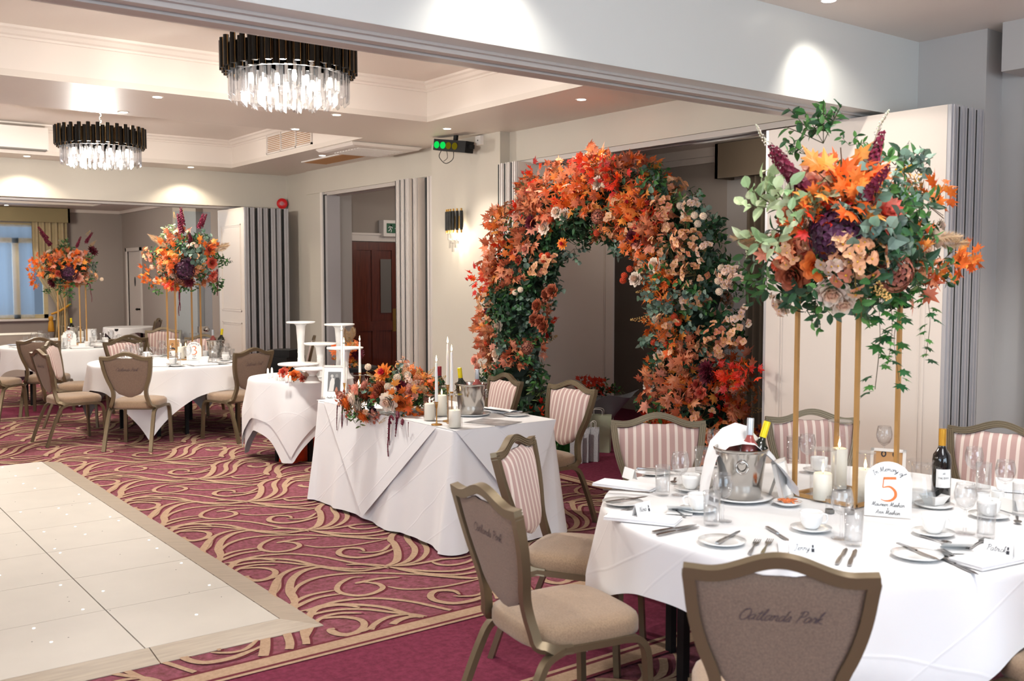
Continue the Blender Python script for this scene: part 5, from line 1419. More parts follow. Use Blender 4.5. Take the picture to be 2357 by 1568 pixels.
for (x, y, s, sp) in ((790, 940, .75, 4.4), (781, 935, .6, 4.7), (798, 938, .45, 4.2), (916, 960, 1.15, 4.3), (905, 965, .85, 4.8), (925, 975, .9, 4.0), (900, 975, .5, 4.5), (940, 975, .3, 4.2)):
    put(hc_arr, 'am', onX(x, y, 3.255), (0, 0, 1), s, sp)
rnd.seed(99)
# ================================================================== FIXTURES
def chandelier(c, ztop, label, n=30, R=.43):
    t = thing('chandelier', label, 'chandelier', c, 0, 'crystal drum chandeliers')
    tb = MB(); sec = [(-.013, -.006), (.013, -.006), (.013, .006), (-.013, .006)]
    tube = MB().lathe([(.0, -.095), (.019, -.095), (.019, .095), (0, .095)], seg=10)
    tube.mi = 1; tube.box(-.0200, -.003, -.094, -.0188, .003, .094); tube.box(.0188, -.003, -.094, .0200, .003, .094)
    tm = tube.mesh('tube', [M['blackm'], M['goldp']])
    cr = MB()
    L = .17
    for (hx, hy) in ((.011, .011),):
        cr.mi = 0; cr.v += []; 
        b = len(cr.v)
        for z in (0, -L + .025): cr.v += [(-hx, 0, z), (0, -hy, z), (hx, 0, z), (0, hy, z)]
        cr.v += [(-hx * .9, 0, -L), (0, -hy * .9, -L + .012), (hx * .9, 0, -L + .02), (0, hy * .9, -L + .012)]
        for k in range(4):
            k2 = (k + 1) % 4; cr.face((b + k, b + k2, b + 4 + k2, b + 4 + k)); cr.face((b + 4 + k, b + 4 + k2, b + 8 + k2, b + 8 + k))
        cr.face((b, b + 3, b + 2, b + 1)); cr.face((b + 8, b + 9, b + 10, b + 11))
    cm = cr.mesh('crystal', M['crystal'])
    for k in range(n * 2):
        a = 2 * pi * k / (n * 2); z = -.11 + (.014 if k % 2 == 0 else -.010); r = R - (.0 if k % 2 == 0 else .022)
        inst('tube', tm, t, (r * cos(a), r * sin(a), z), (0, 0, a + pi / 2))
    nc = 46
    for k in range(nc):
        a = 2 * pi * k / nc; inst('crystal', cm, t, ((R - .045) * cos(a), (R - .045) * sin(a), -.185 - (.022 if k % 2 else 0)), (0, 0, a + .7), (1.3, 1.3, 1.1))
    nc = 34
    for k in range(nc):
        a = 2 * pi * k / nc + .05; inst('crystal', cm, t, ((R - .13) * cos(a), (R - .13) * sin(a), -.20 - (.025 if k % 2 else 0)), (0, 0, a), (1.2, 1.2, 1.1))
    nc = 20
    for k in range(nc):
        a = 2 * pi * k / nc + .05; inst('crystal', cm, t, ((R - .24) * cos(a), (R - .24) * sin(a), -.215 - (.02 if k % 2 else 0)), (0, 0, a), (1.2, 1.2, 1.1))
    m = MB()
    m.lathe([(R - .035, -.18), (R - .03, -.18), (R - .03, -.04), (R - .035, -.04), (R - .035, -.18)], seg=48)
    for q in (.10, .2, .3): m.lathe([(R - q - .005, -.2), (R - q + .01, -.2), (R - q + .01, -.19), (R - q - .005, -.19), (R - q - .005, -.2)], seg=40)
    for a in (0, pi / 2): m.box(-(R - .02), -.008, -.19, R - .02, .008, -.175) if a == 0 else m.box(-.008, -(R - .02), -.19, .008, R - .02, -.175)
    m.tube([(0, 0, -.18), (0, 0, .02)], .01, 8)
    m.build('ring_frame', M['blackm'], t)
    bm = MB().lathe([(0, -.05), (.014, -.045), (.018, -.02), (.012, .02), (0, .022)], seg=8).mesh('bulb', M['bulb'])
    for k in range(10):
        a = 2 * pi * k / 10; r = R * (.62 if k % 2 else .38); inst('bulb', bm, t, (r * cos(a), r * sin(a), -.24))
    m = MB(); z = .02; top = ztop - c[2]
    while z < top - .03:
        ring = [(.012 * cos(a) * (1), 0, z + .018 + .02 * sin(a)) if int(z / .03) % 2 else (0, .012 * cos(a), z + .018 + .02 * sin(a)) for a in [2 * pi * q / 10 for q in range(11)]]
        m.tube(ring, .0028, 5, ref=(.3, .9, .1)); z += .031
    m.build('chain', M['steel'], t)
    MB().lathe([(0, top - .03), (.05, top - .025), (.055, top), (0, top)], seg=20).build('ceiling_rose', M['steel'], t)
    return t
chandelier((2.85, 6.22, 3.22), ZC, 'large crystal drum chandelier with black tubes, the nearer one partly behind the beam')
chandelier((2.863, 10.86, 3.22), ZC, 'crystal drum chandelier with black tubes hanging farther away at the left')

def wall_fixtures():
    # wall light on the pillar
    t = thing('wall_light', 'black and gold tube wall light with crystal drops on the pillar', 'wall light', (5.93, 8.77, 2.22))
    for i in range(6):
        y = -.14 + i * .056; x = -.06 - .035 * sin(pi * (i + .5) / 6)
        m = MB(); m.mi = 0; m.lathe([(0, -.10), (.017, -.10), (.017, .10), (0, .10)], (x, y, .05), 10); m.mi = 1; m.lathe([(0, .10), (.010, .10), (.010, .125), (0, .125)], (x, y, .05), 8); m.lathe([(0, -.13), (.010, -.13), (.010, -.10), (0, -.10)], (x, y, .05), 8)
        m.build('tube', [M['blackm'], M['brass']], t)
    for i in range(9):
        y = -.11 + (i % 5) * .055; m = MB(); z = -.08 - (.05 if i > 4 else 0) - .04 * (2 - abs((i % 5) - 2)); m.box(-.07 - .02 * (i > 4), y - .01, z - .07, -.05 - .02 * (i > 4), y + .01, z + .03); m.build('crystal', M['crystal'], t)
    MB().box(-.03, -.07, -.03, 0, .07, .10).build('back_plate', M['brass'], t)
    MB().lathe([(0, -.09), (.016, -.08), (.018, -.02), (0, 0)], (-.06, 0, -.06), 8).build('bulb', M['bulb'], t)
    l = bpy.data.lights.new('wall_lamp', 'POINT'); l.energy = 9; l.color = (1, .86, .66); l.shadow_soft_size = .04
    o = bpy.data.objects.new('wall_lamp', l); COL.objects.link(o); o.location = (5.80, 8.74, 2.10)
    # laser light bar
    p = onX(1045, 337, 5.72)
    t = thing('stage_light', 'black light bar with glowing green and amber lenses high on the pillar', 'stage light', p, radians(-96))
    m = MB(); m.box(-.24, -.06, -.055, .22, .06, .06); m.build('housing', M['black'], t)
    for i, (x, k) in enumerate(((-.19, 'greenled'), (-.10, 'greenled'), (-.02, 'yellowled'), (.07, 'yellowled'))):
        MB().lathe([(0, .0), (.030, .0), (.034, .006), (.036, .0), (.036, -.005), (.0, -.005)], (0, 0, 0), 16).build('lens', M[k], t)
        o = COL.objects[-1]; o.rotation_euler = (radians(90), 0, 0); o.location = (x, -.064, 0)
    m = MB().tube(crom([(-.18, 0, -.055), (-.2, 0, -.12), (-.12, .02, -.18), (-.02, .02, -.13), (0, 0, -.05)], 5), .004, 6); m.tube(crom([(-.1, 0, -.05), (-.08, 0, -.12), (-.15, .02, -.16)], 5), .003, 6); m.build('cable', M['black'], t)
    m = MB(); m.box(.22, -.02, -.01, .27, .02, .03); m.box(-.02, .0, .05, .02, .03, .12); m.build('bracket', M['black'], t)
    t.rotation_euler = (0, radians(8), radians(-90 + 12))
    p = onX(1107, 324, 5.93)
    m = MB(); m.box(-.04, -.045, -.045, 0, .045, .045); o = m.build('socket', M['whitep'], loc=(5.93, p.y, p.z)); tag(o, 'small white square socket box beside the stage light', 'socket')
    MB().box(-.043, -.006, -.006, -.04, .006, .006).build('switch', M['ledoff'], o)
    # fire bell
    p = onY(658, 469, 13.36)
    t = thing('fire_bell', 'round red fire alarm bell above the far folded panels', 'alarm bell', (p.x - .02, 13.42, p.z))
    t.rotation_euler = (radians(90), 0, radians(-35))
    MB().lathe([(0, 0), (.07, 0), (.075, .02), (.075, .06), (.055, .075), (0, .078)], seg=24).build('housing', M['red'], t, smooth='auto')
    MB().lathe([(0, .078), (.03, .078), (.03, .082), (0, .083)], seg=20).build('centre_cap', M['redf'], t)
    # air conditioning cassette and grille on the low ceiling
    c = onz(868, 340, ZS); t = thing('air_conditioner', 'white square ceiling air conditioning cassette near the side doors', 'air conditioner', (5.50, 9.95, ZS))
    m = MB(); m.lathe([(.60, 0), (.62, -.012), (.58, -.04), (.52, -.05), (0, -.05)], seg=4, a0=pi / 4); m.build('panel', M['trimw'], t)
    m = MB()
    for i in range(9): m.box(-.28, -.28 + i * .066, -.056, .28, -.25 + i * .066, -.05)
    m.build('grille', M['whitep'], t)
    t = thing('ceiling_grille', 'flat brown rectangular vent grille in the low ceiling', 'vent', (5.66, 11.1, ZS))
    MB().box(-.18, -.55, -.012, .18, .55, 0).build('frame', M['whitep'], t)
    m = MB()
    for i in range(22): m.box(-.15, -.52 + i * .048, -.016, .15, -.49 + i * .048, -.011)
    m.build('slat', M['kraft'], t)
    t = thing('air_vent', 'cream louvred vent grille in three sections on the side of the far coffer', 'vent', (5.06, 11.08, 3.33))
    m = MB()
    m.box(-.02, -.63, -.145, 0, .63, -.125); m.box(-.02, -.63, .125, 0, .63, .145)
    for y in (-.63, -.22, .20, .61): m.box(-.02, y, -.145, 0, y + .02, .145)
    m.build('frame', M['trimw'], t)
    m = MB()
    for i in range(11): z = -.115 + i * .022; m.box(-.014, -.62, z, -.002, .62, z + .011)
    m.build('louvre', M['trimw'], t)
    MB().box(-.003, -.62, -.13, 0, .62, .13).build('duct', M['kraft'], t)
    c = onz(617, 250, ZS)
    tag(MB().lathe([(0, -.006), (.135, -.006), (.14, 0)], seg=36).build('ceiling_speaker', M['ceilw'], loc=(c.x, c.y, ZS)), 'flat round ceiling speaker between the two coffers', 'speaker')
    # wall mounted unit on the far coffer side at the left
    a = onY(0, 330, 12.86); b = onY(104, 330, 12.86)
    m = MB(); m.box(-1.2, -.2, -.13, 0, 0, .13); t = thing('wall_air_unit', 'long white air conditioning unit high at the far left', 'air conditioner', (b.x, 12.88, 3.29))
    m.build('housing', M['trimw'], t); MB().box(-1.18, -.205, -.135, -.02, -.1, -.12).build('outlet', M['greyp'], t)
wall_fixtures()

# ================================================================== TABLEWARE PROTOTYPES
LB = (0, 0, 0)
def lath(name, prof, mat_, seg=20, smooth=True): return MB().lathe(prof, seg=seg).mesh(name, mat_, smooth)
PM = {}
PM['bowl'] = lath('bowl', [(.004, .085), (.012, .088), (.028, .102), (.037, .125), (.039, .145), (.035, .168), (.031, .183), (.0295, .183), (.0335, .167), (.0375, .145), (.0355, .126), (.027, .104), (.0, .092)], M['glass'], 28)
PM['stem'] = lath('stem', [(0, 0), (.035, 0), (.036, .002), (.02, .004), (.006, .008), (.0045, .03), (.0075, .045), (.0045, .06), (.005, .086), (0, .09)], M['glass'], 20)
PM['tumbler'] = lath('tumbler', [(0, 0), (.026, 0), (.028, .003), (.031, .12), (.0295, .12), (.0265, .014), (0, .012)], M['glass'], 24)
PM['cup'] = lath('cup', [(0, 0), (.022, 0), (.026, .004), (.037, .02), (.041, .045), (.042, .062), (.040, .062), (.039, .046), (.035, .022), (.02, .008), (0, .007)], M['china'], 28)
PM['saucer'] = lath('saucer', [(0, 0), (.045, 0), (.05, .004), (.072, .010), (.074, .0125), (.05, .008), (.03, .006), (0, .006)], M['china'], 36)
PM['plate'] = lath('plate', [(0, 0), (.05, 0), (.055, .003), (.08, .009), (.083, .012), (.056, .007), (0, .006)], M['china'], 40)
PM['chandle'] = MB().tube(crom([(.039, 0, .052), (.055, 0, .05), (.06, 0, .036), (.052, 0, .02), (.036, 0, .018)], 4), .0035, 6).mesh('handle', M['china'], True)
def flat_cut(name, outline, th=.0022, blade=None):
    m = MB(); m.prism(outline, 0, th); return m.mesh(name, M['cutlery'])
PM['knifeh'] = flat_cut('handle', [(-.006, -.105), (.006, -.105), (.0075, -.06), (.005, -.01), (-.005, -.01), (-.0075, -.06)], .005)
PM['knifeb'] = flat_cut('blade', [(-.005, -.01), (.005, -.01), (.010, .03), (.009, .09), (.002, .108), (-.005, .08)])
PM['forkh'] = flat_cut('handle', [(-.006, -.10), (.006, -.10), (.0065, -.07), (.003, -.01), (.0035, .02), (-.0035, .02), (-.003, -.01), (-.0065, -.07)], .004)
_m = MB(); _m.prism([(-.0035, .018), (.0035, .018), (.011, .04), (.0115, .055), (-.0115, .055), (-.011, .04)], .0015, .0035)
for _x in (-.0105, -.0038, .0029, .0096 - .001): _m.box(_x, .054, .0015, _x + .0026, .098, .0035)
PM['forkt'] = _m.mesh('tines', M['cutlery'])
PM['spoonh'] = flat_cut('handle', [(-.005, -.08), (.005, -.08), (.0055, -.06), (.0025, .0), (.003, .02), (-.003, .02), (-.0025, 0), (-.0055, -.06)], .0035)
_m = MB(); _m.lathe([(0, .001), (.009, .002), (.0145, .006), (.015, .0075), (.0135, .0065), (0, .003)], (0, .035, 0), 18, 1, 1.35); PM['spoonb'] = _m.mesh('spoon_bowl', M['cutlery'], True)
TZ = TH + .0045
CAT = {}
def mk(kind):
    if kind == 'wine_glass': t = thing('wine_glass', 'x', 'glass'); inst('bowl', PM['bowl'], t); inst('stem', PM['stem'], t)
    elif kind == 'tumbler': t = thing('water_glass', 'x', 'glass'); inst('glass', PM['tumbler'], t)
    elif kind == 'cup': t = thing('coffee_cup', 'x', 'cup'); inst('cup', PM['cup'], t); inst('handle', PM['chandle'], t)
    elif kind == 'saucer': t = inst('saucer', PM['saucer']); tag(t, 'x', 'saucer')
    elif kind == 'plate': t = inst('side_plate', PM['plate']); tag(t, 'x', 'plate')
    elif kind == 'knife': t = thing('knife', 'x', 'knife'); inst('handle', PM['knifeh'], t); inst('blade', PM['knifeb'], t)
    elif kind == 'fork': t = thing('fork', 'x', 'fork'); inst('handle', PM['forkh'], t); inst('tines', PM['forkt'], t)
    elif kind == 'spoon': t = thing('spoon', 'x', 'spoon'); inst('handle', PM['spoonh'], t); inst('spoon_bowl', PM['spoonb'], t)
    elif kind == 'napkin':
        m = MB()
        m.grid(14, 10, lambda u, v: ((u - .5) * .24, (v - .5) * .11, .010 + .003 * sin(u * 5) * sin(v * 3))); m.box(-.12, -.055, 0, .12, .055, .005); m.box(-.118, -.053, .0055, .118, .05, .0095)
        t = m.build('napkin', M['napkin']); tag(t, 'x', 'napkin')
    elif kind == 'card':
        m = MB(); w = .042; h = .048
        m.quad((-w, -.014, 0), (w, -.014, 0), (w, 0, h), (-w, 0, h)); m.quad((w, .016, 0), (-w, .016, 0), (-w, .0006, h), (w, .0006, h)); m.quad((-w, .0, h), (w, 0, h), (w, .0006, h), (-w, .0006, h))
        t = m.build('place_card', M['paper']); tag(t, 'x', 'place card')
    elif kind == 'menu':
        m = MB(); m.box(-.05, -.035, 0, .05, .035, .0012); m.quad((-.05, .035, .0012), (.05, .035, .0012), (.048, -.02, .03), (-.052, -.02, .03)); t = m.build('menu_card', M['paper']); tag(t, 'x', 'menu')
    return t
KREG = {}
NAMES = dict(wine_glass='clear stemmed wine glass', tumbler='straight clear water tumbler', cup='white china coffee cup', saucer='white china saucer', plate='white side plate', knife='steel knife', fork='steel fork', spoon='steel spoon', napkin='folded white napkin', card='small folded white place card', menu='folded cream menu card')
PLUR = dict(wine_glass='wine glasses', tumbler='tumblers', cup='coffee cups', saucer='saucers', plate='side plates', knife='knives', fork='forks', spoon='spoons', napkin='napkins', card='place cards', menu='menus')
TBL = dict(T5='front round table', T3='table marked 3', T8='far left round table', HT='sweetheart table')
first = {}
def place(kind, tb, p, rz=0, z=None, sc=1.0):
    zz = TZ if z is None else z
    if kind not in first:
        o = mk(kind); first[kind] = o; cache(o); o.location = (p[0], p[1], zz); o.rotation_euler = (0, 0, rz)
    else: o = dup(first[kind], (p[0], p[1], zz), rz)
    if sc != 1.0: o.scale = (sc, sc, sc)
    reg(tb + kind, o, '%s, {}, on the %s' % (NAMES[kind], TBL[tb]), '%s on the %s' % (PLUR[kind], TBL[tb]))
    if kind in ('wine_glass', 'tumbler', 'cup'): pass
    return o
def P5(x, y): return onz(x, y, TZ)
def rng(x0, y0, x1, y1):
    a = onz(x0, y0, TZ); b = onz(x1, y1, TZ); d = b - a; return (a + b) / 2, math.atan2(d.y, d.x) - pi / 2
# --- front table
for (x, y) in ((1663, 1200), (1565, 1140), (1645, 1075), (1857, 1088), (1936, 1240), (2220, 1228), (2240, 1125), (2312, 1162), (2034, 1065)): place('wine_glass', 'T5', P5(x, y))
for (x, y) in ((1525, 1139), (1638, 1208), (1964, 1254), (2269, 1238), (2263, 1132), (2349, 1185), (1614, 1090), (1825, 1062)): place('tumbler', 'T5', P5(x, y), sc=1.05)
for (x, y, r) in ((1607, 1170, 2.5), (1867, 1214, -.6), (2148, 1224, -.6), (1590, 1122, 1), (2276, 1184, 0.2), (1885, 1080, 0)):
    place('saucer', 'T5', P5(x, y + 6)); place('cup', 'T5', P5(x, y + 6), r, TZ + .007)
for (x, y) in ((1662, 1250), (2110, 1282), (1433, 1160), (1500, 1090)): place('plate', 'T5', P5(x, y))
for a in ((1646, 1262, 1705, 1228), (2062, 1258, 2168, 1300)):
    p, r = rng(*a); place('knife', 'T5', p, r, TZ + .012)
for a in ((1500, 1207, 1612, 1166 + 1200 - 1166), (1392, 1170, 1490, 1150), (1388, 1134, 1500, 1138), (1508, 1233, 1612, 1213), (1463, 1083, 1560, 1090)): 
    p, r = rng(*a)
for a, z in (((1492, 1228, 1612, 1206), 0), ((1508, 1234, 1612, 1212), 0), ((1390, 1165, 1494, 1149), .012), ((1388, 1134, 1502, 1140), .011), ((1462, 1084, 1570, 1092), .012), ((1926, 1300, 1947, 1262), 0), ((1955, 1302, 1968, 1266), 0), ((1778, 1222, 1808, 1240), 0), ((2178, 1290, 2228, 1312), 0)):
    p, r = rng(*a); place('knife', 'T5', p, r, TZ + z)
for a in ((1722, 1282, 1748, 1238), (1752, 1280, 1776, 1238), (2250, 1312, 2140, 1262), (2255, 1312, 2150, 1258), (1412, 1182, 1452, 1170), (2232, 1262, 2268, 1242)): p, r = rng(*a); place('fork', 'T5', p, r, TZ)
for a in ((1588, 1198, 1534, 1162), (2340, 1184, 2344, 1216), (1555, 1100, 1548, 1118), (2140, 1240, 2180, 1252)): p, r = rng(*a); place('spoon', 'T5', p, r, TZ)
for (x, y, r) in ((1480, 1196, -1.05), (1838, 1278, .7), (2285, 1290, -.15), (1442, 1120, -1.2), (2330, 1120, .5)): place('napkin', 'T5', P5(x, y), radians(0) + r, sc=1.15)
def hand_card(px, py, text, face, label, fig=None, size=.03, z=None):
    # folded card facing angle 'face', with handwriting on the front slope
    p = P5(px, py); m = MB(); w = .045; h = .05
    m.mi = 0
    m.quad((-w, -.014, 0), (w, -.014, 0), (w, 0, h), (-w, 0, h)); m.quad((w, .016, 0), (-w, .016, 0), (-w, .0006, h), (w, .0006, h))
    o = m.build('place_card', M['paper'], loc=(p.x, p.y, TZ + .012 if z is None else z), rz=face); tag(o, label, 'place card')
    up = V((0, .014, h)).normalized(); nrm = V((0, -.05, .014)).normalized()
    m = MB(); handwrite(m, text, V((-.006, -.014, 0)) + up * .017 + nrm * .0008, V((1, 0, 0)), up, .02, .0016, .25); m.build('handwriting', M['ink'], o)
    if fig:
        m = MB(); q = V((.03, -.014, 0)) + up * .012 + nrm * .0008
        m.ribbon([(0, 0), (0, .012)], .010, q, V((1, 0, 0)), up); m.ribbon([(0, .014), (0, .024)], .006, q, V((1, 0, 0)), up); m.build('drawing', M['ink'], o)
    return o
yawc = math.atan2(-CR.x, CR.y)
def facecam(p): d = V((p[0], p[1], 0)); return math.atan2(d.y, d.x) - pi / 2
for (x, y, tx, fg, lb, dr) in ((1848, 1285, 'Jenny', 1, 'folded place card reading Jenny in black script, in front of the near brown chair', .15), (2298, 1288, 'Patrick', 1, 'folded place card with black top hat drawing at the lower right of the front table', -.25), (1478, 1193, 'Nina', 1, 'folded place card on the napkin at the left of the front table', .9)):
    hand_card(x, y, tx, facecam(P5(x, y)) + dr, lb, fg)
o = place('card', 'T5', P5(1449, 1108), facecam(P5(1449, 1108)) - 1.0, TZ + .012); place('card', 'T5', P5(1630, 1120), .4, TZ); place('card', 'T5', P5(2318, 1175), 1.2, TZ)
place('menu', 'T5', P5(2205, 1268), facecam(P5(2205, 1268)) + .3); place('menu', 'T5', P5(1565, 1180), -.9, TZ)
# table number card
def number_card(p, face, num, names, label, w=.085, h=.215, tilt=0, sc=1):
    o_ = thing('table_number', label, 'sign', p, face)
    out = [(-w, 0), (w, 0), (w, h - w * .95)] + [(w * cos(a), h - w * .95 + w * .95 * sin(a)) for a in [pi * k / 16 for k in range(1, 16)]] + [(-w, h - w * .95)]
    m = MB(); b = len(m.v); n = len(out)
    for y in (0, .004):
        for (x, z) in out: m.v.append((x, y, z))
    m.face([i for i in range(n)]); m.face([n + i for i in range(n)][::-1])
    for i in range(n): j = (i + 1) % n; m.face((i, n + i, n + j, j))
    bd = m.build('card', M['paper'], o_)
    m = MB(); X = V((1, 0, 0)); Z = V((0, 0, 1)); q = (0, -.0008, -.016)
    if num == '5':
        m.ribbon([(-.018, .1655), (.028, .1685)], .010, q, X, Z); m.ribbon([(-.017, .166), (-.020, .129)], .004, q, X, Z)
        m.ribbon(crom([(-.020, .129), (.005, .134), (.024, .118), (.026, .098), (.012, .082), (-.01, .078), (-.026, .083)], 6), lambda t: .003 + .008 * sin(pi * min(1, t * 1.1)), q, X, Z)
    elif num == '3':
        m.ribbon(crom([(-.022, .158), (-.002, .169), (.018, .158), (.016, .138), (-.002, .128)], 6), lambda t: .003 + .007 * sin(pi * t), q, X, Z)
        m.ribbon(crom([(-.004, .128), (.018, .121), (.026, .102), (.014, .083), (-.006, .078), (-.026, .084)], 6), lambda t: .003 + .008 * sin(pi * t), q, X, Z)
    else:
        m.ribbon(crom([(.0, .127), (-.02, .142), (-.012, .163), (.012, .165), (.018, .148), (0, .127), (-.024, .108), (-.016, .083), (.012, .080), (.024, .1), (.0, .127)], 6), .006, q, X, Z)
    m.build('numeral', M['orangeink'], bd)
    m = MB(); handwrite(m, 'In Memory of', (0, -.0008, .178), X, Z, .019, .0016, .2, bend=.075)
    handwrite(m, names[0], (0, -.0008, .041), X, Z, .0165, .0015, .25)
    handwrite(m, '&', (0, -.0008, .028), X, Z, .009, .001, .1); handwrite(m, names[1], (0, -.0008, .010), X, Z, .0165, .0015, .25); m.build('handwriting', M['ink'], bd)
    return o_
p = P5(2043, 1190); number_card((p.x, p.y, TZ), facecam(p), '5', ('Maureen Meehan', 'Ann Meehan'), 'white arched table sign with copper number 5 and black handwriting')
p = onz(447, 829, TZ); number_card((p.x, p.y, TZ), facecam(p) + .0, '3', ('Sarah', 'Nelson'), 'white arched table sign with copper number 3', w=.08, h=.205)
p = onz(160, 795, TZ); number_card((p.x, p.y, TZ), facecam(p) - .3, '8', ('Anna', 'Sam'), 'white arched table sign with copper number 8 on the far left table', w=.09, h=.20)
# candles
def candle_vase(p, r, h, ch, cr, label_v, label_c, key, flame=True, warm=True):
    zb = p[2]
    v = thing('hurricane_vase', label_v, 'vase', p)
    MB().lathe([(0, 0), (r, 0), (r, h), (r - .003, h), (r - .003, .006), (0, .006)], seg=32).build('glass', M['vglass'], v, smooth='auto')
    MB().lathe([(r - .002, h - .003), (r + .0012, h - .001), (r + .0012, h + .001), (r - .002, h + .002)], seg=32).build('rim', M['glass'], v)
    c = thing('pillar_candle', label_c, 'candle', (p[0], p[1], zb + .006))
    MB().lathe([(0, 0), (cr, 0), (cr, ch - .004), (cr - .006, ch), (cr * .6, ch - .006), (0, ch - .008)], seg=28).build('wax', M['wax'], c, smooth=True)
    MB().tube([(0, 0, ch - .01), (.001, 0, ch + .008)], .001, 5).build('wick', M['black'], c)
    if flame:
        MB().lathe([(0, -.012), (.004, -.006), (.0055, .002), (.003, .014), (0, .026)], (0, 0, ch + .014), 8).build('flame', M['flame'], c, smooth=True)
for (x, y, r, h, ch, cr, lv, lc) in ((1893, 1152, .053, .215, .11, .038, 'wide clear glass candle vase at the front left of the gold stand', 'ivory pillar candle in the front left vase of the gold stand'),
      (1930, 1126, .05, .30, .175, .034, 'tallest clear glass candle vase inside the gold stand', 'tall ivory pillar candle in the tallest vase on the front table'),
      (1990, 1158, .040, .21, .135, .033, 'clear glass candle vase behind the number 5 sign', 'ivory pillar candle burning behind the number 5 sign')):
    candle_vase(P5(x, y), r, h, ch, cr, lv, lc, 'T5')
def H(x, y): return onz(x, y, TH + .006)
for (x, y, r, h, ch, cr, lv, lc) in ((989, 968, .040, .165, .105, .034, 'shorter clear candle vase beside the flowers on the sweetheart table', 'ivory candle in the vase nearest the sweetheart flowers'),
      (1017, 958, .042, .20, .135, .034, 'tallest clear candle vase behind the gold holders on the sweetheart table', 'ivory candle in the rear vase of the sweetheart table'),
      (1047, 985, .048, .205, .105, .037, 'tall clear candle vase at the front edge of the sweetheart table', 'ivory candle in the front vase of the sweetheart table'),
      (826, 925, .044, .20, .12, .036, 'clear candle vase behind the photo frame and flowers', 'ivory candle behind the flowers near the photo frame')):
    candle_vase(H(x, y), r, h, ch, cr, lv, lc, 'HT')
for (x, y, zt, lh, lt) in ((1034, 1000, 0, 0, 0),): pass
def taper(px, py, hold, length, label_h, label_c, lean=0):
    p = H(px, py)
    h = thing('candle_holder', label_h, 'candle holder', p)
    MB().lathe([(0, 0), (.034, 0), (.035, .003), (.03, .006), (.006, .008), (.004, .02), (.0035, hold - .045), (.006, hold - .035), (.011, hold), (.0095, hold), (0, hold - .03)], seg=22).build('holder_body', M['gold'], h, smooth='auto')
    c = thing('taper_candle', label_c, 'candle', (p.x, p.y, p.z + hold - .012))
    MB().lathe([(0, 0), (.0095, 0), (.0105, .02), (.0085, length * .7), (.006, length), (0, length + .004)], seg=14).build('wax', M['waxw'], c, smooth=True)
    MB().lathe([(0, -.012), (.004, -.006), (.0055, .002), (.003, .014), (0, .03)], (0, 0, length + .02), 8).build('flame', M['flame'], c, smooth=True)
    if lean: c.rotation_euler = (0, lean, 0)
taper(1005, 978, .145, .255, 'short gold holder at the front carrying the lowest taper candle', 'lowest lit white taper candle between the glass vases')
taper(1031, 970, .235, .27, 'tallest gold holder among the sweetheart candles', 'tallest lit white taper candle by the ice bucket')
taper(1040, 974, .20, .26, 'middle gold holder beside the tallest holder', 'lit white taper candle just right of the tallest one')
taper(793, 925, .14, .30, 'gold holder standing in front of the photo frame', 'tall lit white taper crossing the photo frame')
taper(829, 913, .185, .25, 'gold holder behind the flowers near the photo frame', 'lit white taper candle before the wooden doors')
taper(788, 915, .14, .38, 'gold holder behind the photo frame', 'rear white taper candle beside the cake stands')
# ice buckets
def bucket(p, s, label, rz=0):
    t = thing('ice_bucket', label, 'ice bucket', p, rz)
    MB().lathe([(0, 0), (.078, 0), (.082, .004), (.105, .195), (.112, .20), (.114, .207), (.110, .21), (.103, .206), (.100, .195), (.078, .01), (0, .008)], seg=44).build('bucket', M['steel'], t, smooth='auto')
    for sd in (-1, 1):
        m = MB(); m.lathe([(0, -.012), (.010, -.008), (.012, 0), (.010, .008), (0, .012)], (0, sd * .103, .165), 12)
        m.tube([(.024 * cos(a), sd * (.110), .142 + .026 * sin(a)) for a in [2 * pi * k / 18 for k in range(19)]], .0035, 6, ref=(0, 1, 0)); m.build('ring_handle', M['steel'], t, smooth=True)
    t.scale = (s, s, s); return t
def bottle(name, p, label, glass, foil, tilt=(0, 0), h=.30, wine=None, lab=None, zoff=0, r=.037):
    t = thing(name, label, 'bottle', (p[0], p[1], p[2] + zoff)); t.rotation_euler = (tilt[0], tilt[1], 0)
    MB().lathe([(0, 0), (r - .004, 0), (r, .005), (r, h * .58), (r * .9, h * .66), (r * .5, h * .73), (.0135, h * .78), (.0135, h * .8), (0, h * .8)], seg=28).build('glass_body', glass, t, smooth='auto')
    MB().lathe([(.0142, h * .78), (.0148, h * .79), (.0148, h), (.013, h + .002), (0, h + .002)], seg=20).build('foil_cap', foil, t, smooth='auto')
    if lab:
        m = MB(); n = 14; a0, a1 = lab
        for i in range(n + 1):
            a = a0 + (a1 - a0) * i / n; m.v += [((r + .0008) * cos(a), (r + .0008) * sin(a), .07), ((r + .0008) * cos(a), (r + .0008) * sin(a), .145)]
        for i in range(n): m.face((2 * i, 2 * i + 2, 2 * i + 3, 2 * i + 1))
        m.build('label', M['paper'], t)
    return t
bp = P5(1704, 1148); plate_ = thing('serving_plate', 'large white plate beneath the ice bucket of the front table', 'plate', bp)
MB().lathe([(0, 0), (.09, 0), (.13, .012), (.132, .015), (.09, .008), (0, .008)], seg=40).build('plate', M['china'], plate_, smooth=True)
rzb = facecam(bp)
bucket((bp.x, bp.y, bp.z + .008), 1.0, 'polished ice bucket with ring handle and draped napkin on the front table', rzb + .05)
bd_ = V((CF.x, CF.y, 0)); cr_ = CR
q = bp + cr_ * .03 + bd_ * .0
bottle('wine_bottle', (q.x, q.y, bp.z + .02), 'rose wine bottle with silver cap in the front ice bucket', M['rose_wine'], M['silverf'], (-.05, .10), .315)
q = bp + cr_ * .055 + bd_ * .045
